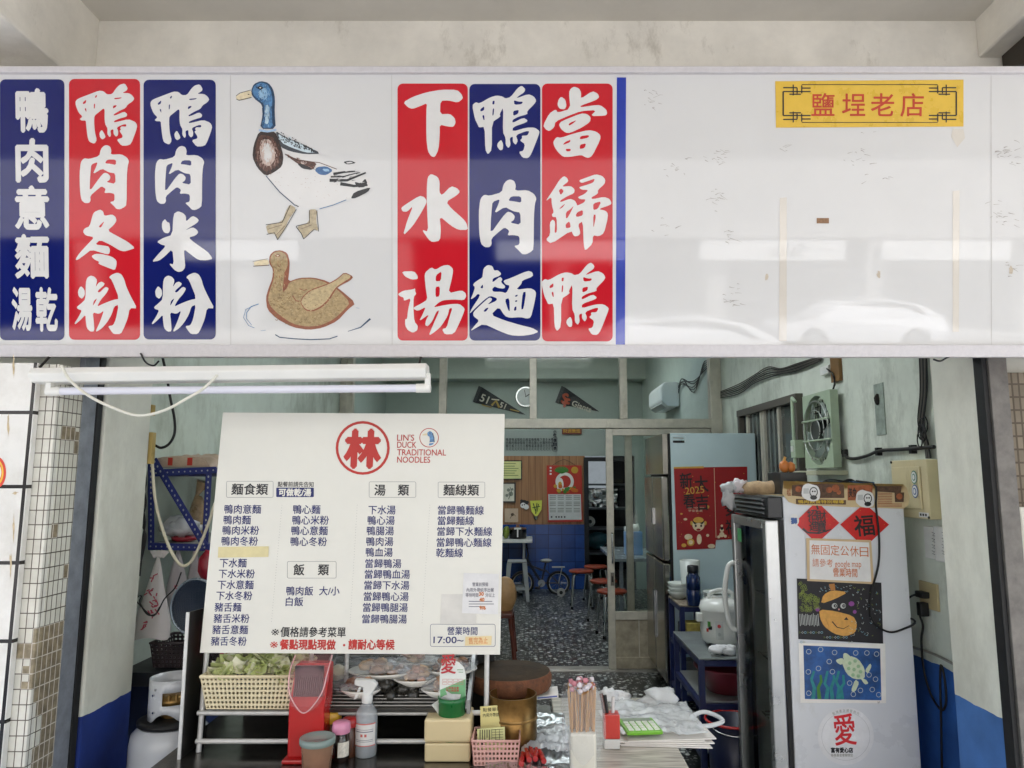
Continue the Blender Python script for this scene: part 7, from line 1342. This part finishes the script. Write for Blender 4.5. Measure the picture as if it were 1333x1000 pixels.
g = G(); pc1, pc2 = wp(1209, 774, .03), wp(1210, 793, .03); g.obox(pc1, wy*.03, wn*.018, (0, 0, .014), blk); part('plug', g, t, bevel=.005)
g = G(); g.obox(pc2, wy*.018, wn*.02, (0, 0, .03), blk); part('plug', g, t, bevel=.005)
g = G(); off = wn*.03
g.curve([pc1+off, wp(1198, 778, .05), wp(1190, 795, .08), FS.pt(1183, 806, .05), FS.pt(1172, 818, .02), FS.pt(1156, 822, .015), FS.pt(1140, 814, .012), FS.pt(1132, 800, .012), FS.pt(1133, 770, .012), FS.pt(1142, 735, .01), FS.pt(1143, 700, .01), FS.pt(1139, 660, .01), FS.pt(1137, 632, .012), FS.pt(1128, 626, -.1)], .0045, blk, 8); one('appliance_cable', 'black cord looping down the white side of the cooler to the outlet', 'cord', g)
g = G(); g.curve([pc2+Vector((0, 0, -.03))+off*.5, wp(1210, 815, .03), wp(1208, 835, .03), wp(1211, 870, .03), wp(1219, 900, .03), wp(1230, 920, .03), wp(1237, 924, .03), wp(1241, 912, .03), wp(1239, 885, .03), wp(1234, 866, .03), wp(1233, 890, .03), wp(1234, 930, .03), wp(1235, 990, .03), wp(1236, 1040, .03)], .005, blk, 8); one('appliance_cable', 'black cord hanging in a tied loop on the blue wall below the outlet', 'cord', g)
g = G(); g.curve([wp(1190, 842, .012), wp(1215, 850, .012), wp(1240, 862, .012), wp(1256, 872, .012)], .006, M('pipe_grey', '8c8a82', .5), 8); one('wall_conduit', 'thin grey conduit running along the top edge of the blue dado', 'conduit', g)
g = G()
for k in range(5): d = k*2.2; g.curve([wp(1203+d, 462, .02), wp(1204+d*.9, 510, .02), wp(1201+d*.8, 545, .02), wp(1205+d*.7, 562, .025), wp(1210+d*.5, 580, .02), wp(1212+d*.6, 597, .02)], .0045, M('cable_grey', '5b5850', .7, var=.2) if k % 2 else blk, 6)
for k in range(6): c = wp(1208+random.uniform(-4, 6), 562+random.uniform(-10, 20), .03); g.ring([c+wy*(.02*math.cos(6.28*i/10))+Vector((0, 0, .035*math.sin(6.28*i/10))) for i in range(11)], .003, blk, 5, caps=False)
one('cable_bundle', 'bundle of grey cables dropping down the wall beside the right pier', 'cables', g)
g = G(); g.curve([wp(1088, 515, .02), wp(1085, 540, .02), wp(1090, 568, .02), wp(1100, 588, .02), wp(1112, 597, .02), wp(1132, 594, .02), wp(1150, 587, .02), wp(1180, 585, .02), wp(1222, 582, .02)], .009, M('cable_black', '201f1d', .5), 8)
for px, py in ((1103, 590), (1147, 588), (1192, 585)): c = wp(px, py, .012); g.obox(c, wy*.012, wn*.014, (0, 0, .02), blk)
one('wall_cable', 'thick black cable clipped along the wall from the fan to the panel', 'cable', g)
g = G()
for k in range(6): d = k*2.3; g.curve([wp(941, 510+d*.7, .02), wp(965, 500+d*1.1, .02), wp(985, 489+d*.9, .025), wp(1003, 478+d*1.2, .02), wp(1020, 480+d*.6, .02), wp(1040, 474+d*.8, .02), wp(1072, 464+d*.5, .02)], .0045, blk if k % 2 else MATS['cable_grey'], 6)
one('cable_bundle', 'bundle of dark cables climbing along the top of the right wall', 'cables', g)
t = T('socket_board', 'brown wooden board with a small white socket above the green fan', 'socket', wp(1090, 500)); g = G(); wallbox(g, 1084, 455, 1095, 496, .02, M('wood_brown', '7a5a32', .6, var=.2)); part('board', g, t); g = G(); wallbox(g, 1073, 475, 1084, 486, .03, swm); part('socket', g, t, bevel=.003)
g = G(); g.curve([wp(1083, 480, .03), wp(1091, 488, .03), wp(1092, 500, .025), wp(1087, 515, .02), wp(1092, 530, .02), wp(1095, 560, .015)], .005, blk, 6); one('hanging_wire', 'black cord falling from the small white socket to the fan', 'cord', g)
# old lamp scar on the wall
g = G(); wallbox(g, 1138, 498, 1150, 566, .005, M('scar_grey', '8f9a90', .8, var=.3, scale=20)); p = wp(1144, 520, .01); g.blob(p, .012, .02, .03, dark, 8, .3); one('wall_bracket', 'old grey mounting scar with a rusty hook on the right wall', 'bracket', g)
# ================================================================== LEFT WALL
LY = 3.12
rb2 = M('angle_iron_blue', '18236b', .4, var=.15, scale=12); hole = M('hole_pale', '9fa3a6', .7)
FL = Pl((0, LY, 0), (1, 0, 0), (0, 0, -1)); t = T('angle_shelf', 'blue perforated angle iron wall shelf with a diagonal brace', 'shelf', at(230, 715, LY))
def bar(g, gh, a, b, w_, yoff=0, holes=True):
    n = math.hypot(b[0]-a[0], b[1]-a[1]); dx_, dy_ = (b[0]-a[0])/n, (b[1]-a[1])/n; nx, ny = -dy_*w_/2, dx_*w_/2
    P = [FL.pt(a[0]+nx, a[1]+ny, yoff), FL.pt(b[0]+nx, b[1]+ny, yoff), FL.pt(b[0]-nx, b[1]-ny, yoff), FL.pt(a[0]-nx, a[1]-ny, yoff)]; g.prism(P, (0, .004, 0), rb2)
    for s in (1,): g.prism([P[0], P[1], P[1]+Vector((0, .03, 0)), P[0]+Vector((0, .03, 0))], FL.n.cross((P[1]-P[0]).normalized())*.003, rb2)
    if holes:
        k = int(n/7)
        for i in range(k): u = (i+.5)/k; FL.disc(gh, a[0]+(b[0]-a[0])*u, a[1]+(b[1]-a[1])*u, 1.1, hole, yoff+.0008, n=8, ry=1.6 if abs(dy_) > .7 else 1.1)
gh = G()
for a, b, w_, yo in (((196.5, 596), (196.5, 716), 8, 0), ((272, 610), (266, 716), 8, 0), ((200, 616), (282, 612), 9, .004), ((193, 711), (265, 713), 9, .004), ((201, 598), (268, 711), 9, .009)):
    g = G(); bar(g, gh, a, b, w_, yo); part('angle_bar', g, t, bevel=.0008)
g = G(); YL2 = 4.0
for px, py in ((196.5, 616), (275, 612), (196.5, 712), (266, 713)): p = FL.pt(px, py); g.box(p.x-.014, p.x+.014, LY+.006, YL2, p.z-.014, p.z+.014, rb2)
part('side_bar', g, t)
g = G(); pA, pB = FL.pt(196, 614), FL.pt(280, 614); g.box(pA.x, pB.x, LY+.004, YL2, pA.z+.016, pA.z+.02, M('board_grey', '8b8d8a', .6)); pA2, pB2 = FL.pt(196, 709), FL.pt(266, 709); g.box(pA2.x, pB2.x, LY+.004, YL2, pA2.z+.001, pA2.z+.005, MATS['board_grey']); part('shelf_board', g, t)
part('bolt_hole', gh, t)['kind'] = 'stuff'
g = G(); zt4 = pA.z+.021; q0, q1 = xof(206, LY+.1, zt4), xof(283, LY+.1, zt4); rn = random.Random(5)
g.sheet(lambda u, v: Vector((q0+(q1-q0)*u, LY+.03+.5*v, zt4+.055*(1-abs(2*v-1)**4)*(1-abs(2*u-1)**6)+.018*noise.noise(Vector((u*9, v*9, 1))))), 26, 20, M('bag_beige', 'c2aa94', .5, var=.2, scale=18, trans=.1)); 
for x, w_ in ((.3, .02), (.62, .022)): 
    g.box(q0+(q1-q0)*x, q0+(q1-q0)*x+w_, LY+.024, LY+.028, zt4+.006, zt4+.04, crd)
g.sheet(lambda u, v: Vector((q0+(q1-q0)*u, LY+.026, zt4+.045*v*(1-abs(2*u-1)**6))), 14, 3, MATS['bag_beige']); one('plastic_pack', 'beige plastic pack with red print lying on top of the blue shelf', 'pack', g)
zs_ = pA2.z+.006; g = G()
for i in range(5): g.blob((xof(238, LY+.15, zs_)+random.uniform(-.04, .05), LY+.16+random.uniform(-.04, .06), zs_+.035+random.uniform(-.01, .03)), .055, .05, .038, (MATS['wrap_white'], tbg)[i % 2], 14, .7, i+60)
one('plastic_bag', 'crumpled clear bags inside the blue shelf', 'bag', g)
g = G(); c = Vector((xof(240, LY+.08, zs_), LY+.08, zs_)); g.lathe([(.03, .001), (.05, .006), (.055, .022), (.05, .022), (.03, .008), (0, .008)], c, M('dish_crimson', '8c1f2c', .3), 22); one('plastic_dish', 'small crimson dish at the front of the blue shelf', 'dish', g)
g = G(); c = Vector((xof(252, LY+.2, zs_), LY+.22, zs_)); g.ring([c+Vector((0, 0, .001)), c+Vector((.005, 0, .14)), c+Vector((.0, 0, .19)), c+Vector((-.005, 0, .2)), c+Vector((.02, 0, .26))], [.04, .036, .018, .008, .03], M('bag_amber', 'a58a66', .3, var=.4, scale=20, trans=.3), 14); one('plastic_bag', 'tied amber plastic bag inside the blue shelf', 'bag', g)
g = G(); c = Vector((xof(258, LY+.3, zs_), LY+.3, zs_)); g.cyl(c, c+Vector((0, 0, .15)), .035, M('jar_clear', 'aab0ae', .15, trans=.3)); one('plastic_jar', 'clear plastic jar at the back of the blue shelf', 'jar', g)
def hang(label, px, y0, y1, w_, m, prints, Y=LY-.02, wt=.12, lean=0, seed=0, name='plastic_bag'):
    t = T(name, label, 'bag', at(px, y1, Y)); g = G(); z0, z1 = at(px, y0, Y).z, at(px, y1, Y).z; x0 = xof(px, Y, z0); n = 30
    def f(u, v):
        a = 6.2832*u; r = (wt+(1-wt)*min(1, v*1.15)**.9)*w_/2; r *= 1+.1*noise.noise(Vector((math.cos(a)*2, math.sin(a)*2, v*2+seed)))*(.4+v); 
        return Vector((x0+lean*v+r*math.cos(a), Y+r*.32*math.sin(a)*(1+.5*math.sin(6*a+seed)*.35*(1-v)), z0+(z1-z0)*v+.006*math.sin(3*a)))
    g.sheet(f, n, 14, m); b_ = [f(i/n, 1) for i in range(n)]; g.poly(b_, m); part('bag', g, t)
    g = G(); top_ = Vector((x0, Y, z0)); 
    for k in range(4): g.sheet(lambda u, v: top_+Vector((.012*(k-1.5)+(u-.5)*.03*v, .01*(k-1.5)*v+.01*u, .035*v*(1-.3*u))), 4, 4, m)
    part('knot', g, t)
    if prints:
        g = G()
        for u, v, s in prints:
            for k in range(5): q = f(.75+u+random.uniform(-.02, .02), v+random.uniform(-.03, .03))+Vector((0, -.004, 0)); d_ = Vector((random.uniform(-1, 1)*s, 0, random.uniform(-1, 1)*s)); g.ring([q, q+d_], .0025, M('print_red', 'b8475a', .6), 5)
        part('red_print', g, t)['kind'] = 'stuff'
bgw = M('bag_pinkish', 'd9d3d0', .45, var=.08, trans=.12)
hang('white plastic bag with red print hanging lowest under the blue shelf', 206, 727, 831, .15, bgw, ((-.04, .25, .015), (-.08, .42, .02), (.05, .5, .02), (.04, .62, .022), (.02, .72, .02), (-.02, .82, .022)), LY-.03, .08, -.01, 1)
hang('white plastic bag hanging second under the blue shelf, behind the printed one', 232, 718, 800, .13, M('bag_grey', 'b9b3b4', .45, var=.1, trans=.15), ((.0, .6, .015),), LY+.06, .1, .01, 2)
hang('white plastic bag hanging third under the blue shelf beside the menu board', 254, 716, 790, .1, MATS['bag_grey'], None, LY+.1, .12, .01, 3)
g = G(); c = at(270, 735, LY-.02); g.blob(c, .035, .03, .06, M('bag_red', 'a32335', .35, var=.3, scale=15), 14, .4); one('plastic_bag', 'small red bag hanging at the edge of the menu board', 'bag', g)
# blue mesh strainer
t = T('mesh_strainer', 'round blue mesh food cover hanging on the left wall', 'strainer', at(250, 830, 2.98)); Ys = 2.98; cS = at(254, 790, Ys); rS = .098; mbm = M('mesh_blue', '22364f', .45, var=.2, trans=.1); g = G()
g.sheet(lambda u, v: cS+Vector((rS*v*math.cos(6.2832*u), .03*(1-v*v)+.01, rS*1.12*v*math.sin(6.2832*u))), 40, 10, mbm); part('mesh', g, t)
g = G(); nn_ = 15
for i in range(-nn_, nn_+1):
    s = i/(nn_+.5); w_ = math.sqrt(1-s*s); m_ = M('mesh_wire', '1c2f45', .4)
    g.ring([cS+Vector((rS*s, .03*(1-(s*s+q*q))-.001, rS*1.12*q)) for q in [w_*(-1+k/4) for k in range(9)]], .0012, m_, 4); g.ring([cS+Vector((rS*q, .03*(1-(s*s+q*q))-.002, rS*1.12*s)) for q in [w_*(-1+k/4) for k in range(9)]], .0012, m_, 4)
part('mesh_wires', g, t)['kind'] = 'stuff'
g = G(); g.ring([cS+Vector((rS*math.cos(6.2832*i/40), 0, rS*1.12*math.sin(6.2832*i/40))) for i in range(41)], .005, M('rim_grey', '8d99a3', .3, .5), 8, caps=False); part('rim', g, t)
# dark basket
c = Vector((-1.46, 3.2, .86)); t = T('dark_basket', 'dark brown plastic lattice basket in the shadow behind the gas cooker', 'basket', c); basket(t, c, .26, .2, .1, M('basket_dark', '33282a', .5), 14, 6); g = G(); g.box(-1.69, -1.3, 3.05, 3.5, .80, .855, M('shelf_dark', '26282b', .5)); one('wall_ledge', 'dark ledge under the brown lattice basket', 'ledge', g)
# gas rice cooker / burner
c = Vector((xof(216, 2.78, .6), 2.80, 0)); wst = M('stove_white', 'c9cdd1', .25, var=.04, coat=.3)
zsh0, zsh1 = at(216, 946, 2.7).z, at(216, 890, 2.7).z; t = T('gas_cooker', 'white gas rice cooker with a wind shield and brass burner window', 'gas cooker', c); Rb = .135
g = G(); g.lathe([(Rb*1.0, .0), (Rb*1.02, .02), (Rb*1.02, zsh0-.08), (Rb*.98, zsh0-.045), (Rb*.8, zsh0-.02)], c, wst, 40); part('base', g, t)
g = G(); g.lathe([(Rb*.72, zsh0-.019), (Rb*.86, zsh0-.012), (Rb*.86, zsh0), (Rb*.72, zsh0+.004), (.03, zsh0+.006)], c, blk, 40); part('black_ring', g, t)
g = G(); Rs = .082; n = 48; hs = zsh1-zsh0
def cutz(a):   # lower edge arches up in front, upper edge dips at the back right
    f = math.cos(a+1.57); return zsh0+.004+(.03*max(0, 1-((a-4.85)/.6)**2) if abs(a-4.85) < .6 else 0)
vs = []; 
for i in range(n):
    a = 6.2832*i/n; lo = cutz(a); hi = zsh1-(.05 if 5.7 < a < 6.25 or a < .4 else 0)
    for z in (lo, zsh0+.062, zsh0+.108, hi): vs.append(c+Vector((Rs*math.cos(a), Rs*math.sin(a), z)))
fs = []
for i in range(n):
    j = (i+1) % n; a = 6.2832*(i+.5)/n
    for k in range(3):
        if k == 1 and 4.75 < a < 5.8: continue
        fs.append((i*4+k, j*4+k, j*4+k+1, i*4+k+1))
g.add(vs, fs, wst, True); part('wind_shield', g, t, solid=.003)
g = G(); g.lathe([(.035, zsh0+.006), (.045, zsh0+.05), (.06, zsh0+.06), (.06, zsh0+.075), (.02, zsh0+.085), (0, zsh0+.086)], c, MATS['brass_band'], 24); 
for k in range(14): a = 6.2832*k/14; p = c+Vector((.055*math.cos(a), .055*math.sin(a), zsh0+.07)); g.cyl(p, p+Vector((0, 0, .025)), .006, MATS['brass_band'], n=8)
part('burner', g, t)
for a, z in ((4.4, zsh0+.12), (4.35, zsh0+.04), (4.3, zsh0+.1)): g = G(); p = c+Vector((Rs*math.cos(a), Rs*math.sin(a), z)); g.cyl(p, p+Vector((.006*math.cos(a), .006*math.sin(a), 0)), .004, MATS['chrome'], n=10); part('rivet', g, t)
# switch strips, cords on the left pier
g = G(); p = at(194, 582, 2.88); g.box(p.x-.012, p.x+.016, 2.872, 2.9, at(194, 604, 2.88).z, at(194, 563, 2.88).z, M('strip_tan', 'b59d5c', .5, var=.12)); one('trunking', 'longer tan cable trunking piece on the edge of the left pier', 'trunking', g, bevel=.002)
g = G(); p = at(194, 534, 2.88); g.box(p.x-.004, p.x+.016, 2.872, 2.9, at(194, 541, 2.88).z, at(194, 527, 2.88).z, MATS['strip_tan']); one('trunking', 'short tan cable trunking piece above the longer one on the left pier', 'trunking', g, bevel=.002)
LW = lambda px, py, l=.02: Vector((WX0+l, 0, 0))+Vector((0, atX(px, py, WX0+l).y, atX(px, py, WX0+l).z))
g = G(); g.curve([at(*q, 2.92) for q in ((211, 462), (217, 490), (222, 520), (227, 545), (227, 565), (220, 578), (210, 583), (202, 580))], .0055, blk, 8); one('hanging_wire', 'black cord hanging in a loop down to the tan trunking', 'cord', g)
g = G(); g.curve([at(*q, 2.9) for q in ((198, 600), (202, 650), (212, 690), (224, 720), (236, 736), (248, 732), (260, 710), (272, 680), (280, 655))], .006, M('cord_cream', 'c9c2ab', .5), 8); one('hanging_wire', 'cream cord swinging from the tan trunking past the blue shelf', 'cord', g)
g = G()
for k in range(3): g.curve([at(*q, 2.885) for q in ((190-k, 606), (187+k*1.5, 630), (190-k*2, 655), (185+k*2, 680), (190-k*2, 700), (184, 730), (180+k, 750))], .003, blk, 6)
one('hanging_wire', 'thin black cords running down the edge of the left pier', 'cord', g)
g = G(); g.curve([at(*q, 2.95) for q in ((176, 778), (184, 776), (182, 784), (192, 800), (204, 798), (214, 780), (228, 765), (236, 745))], .003, blk, 6); g.curve([at(*q, 2.95) for q in ((177, 782), (190, 796), (200, 802), (208, 790))], .0025, blk, 6); one('hanging_wire', 'thin black cord looping in front of the printed white bag', 'cord', g)
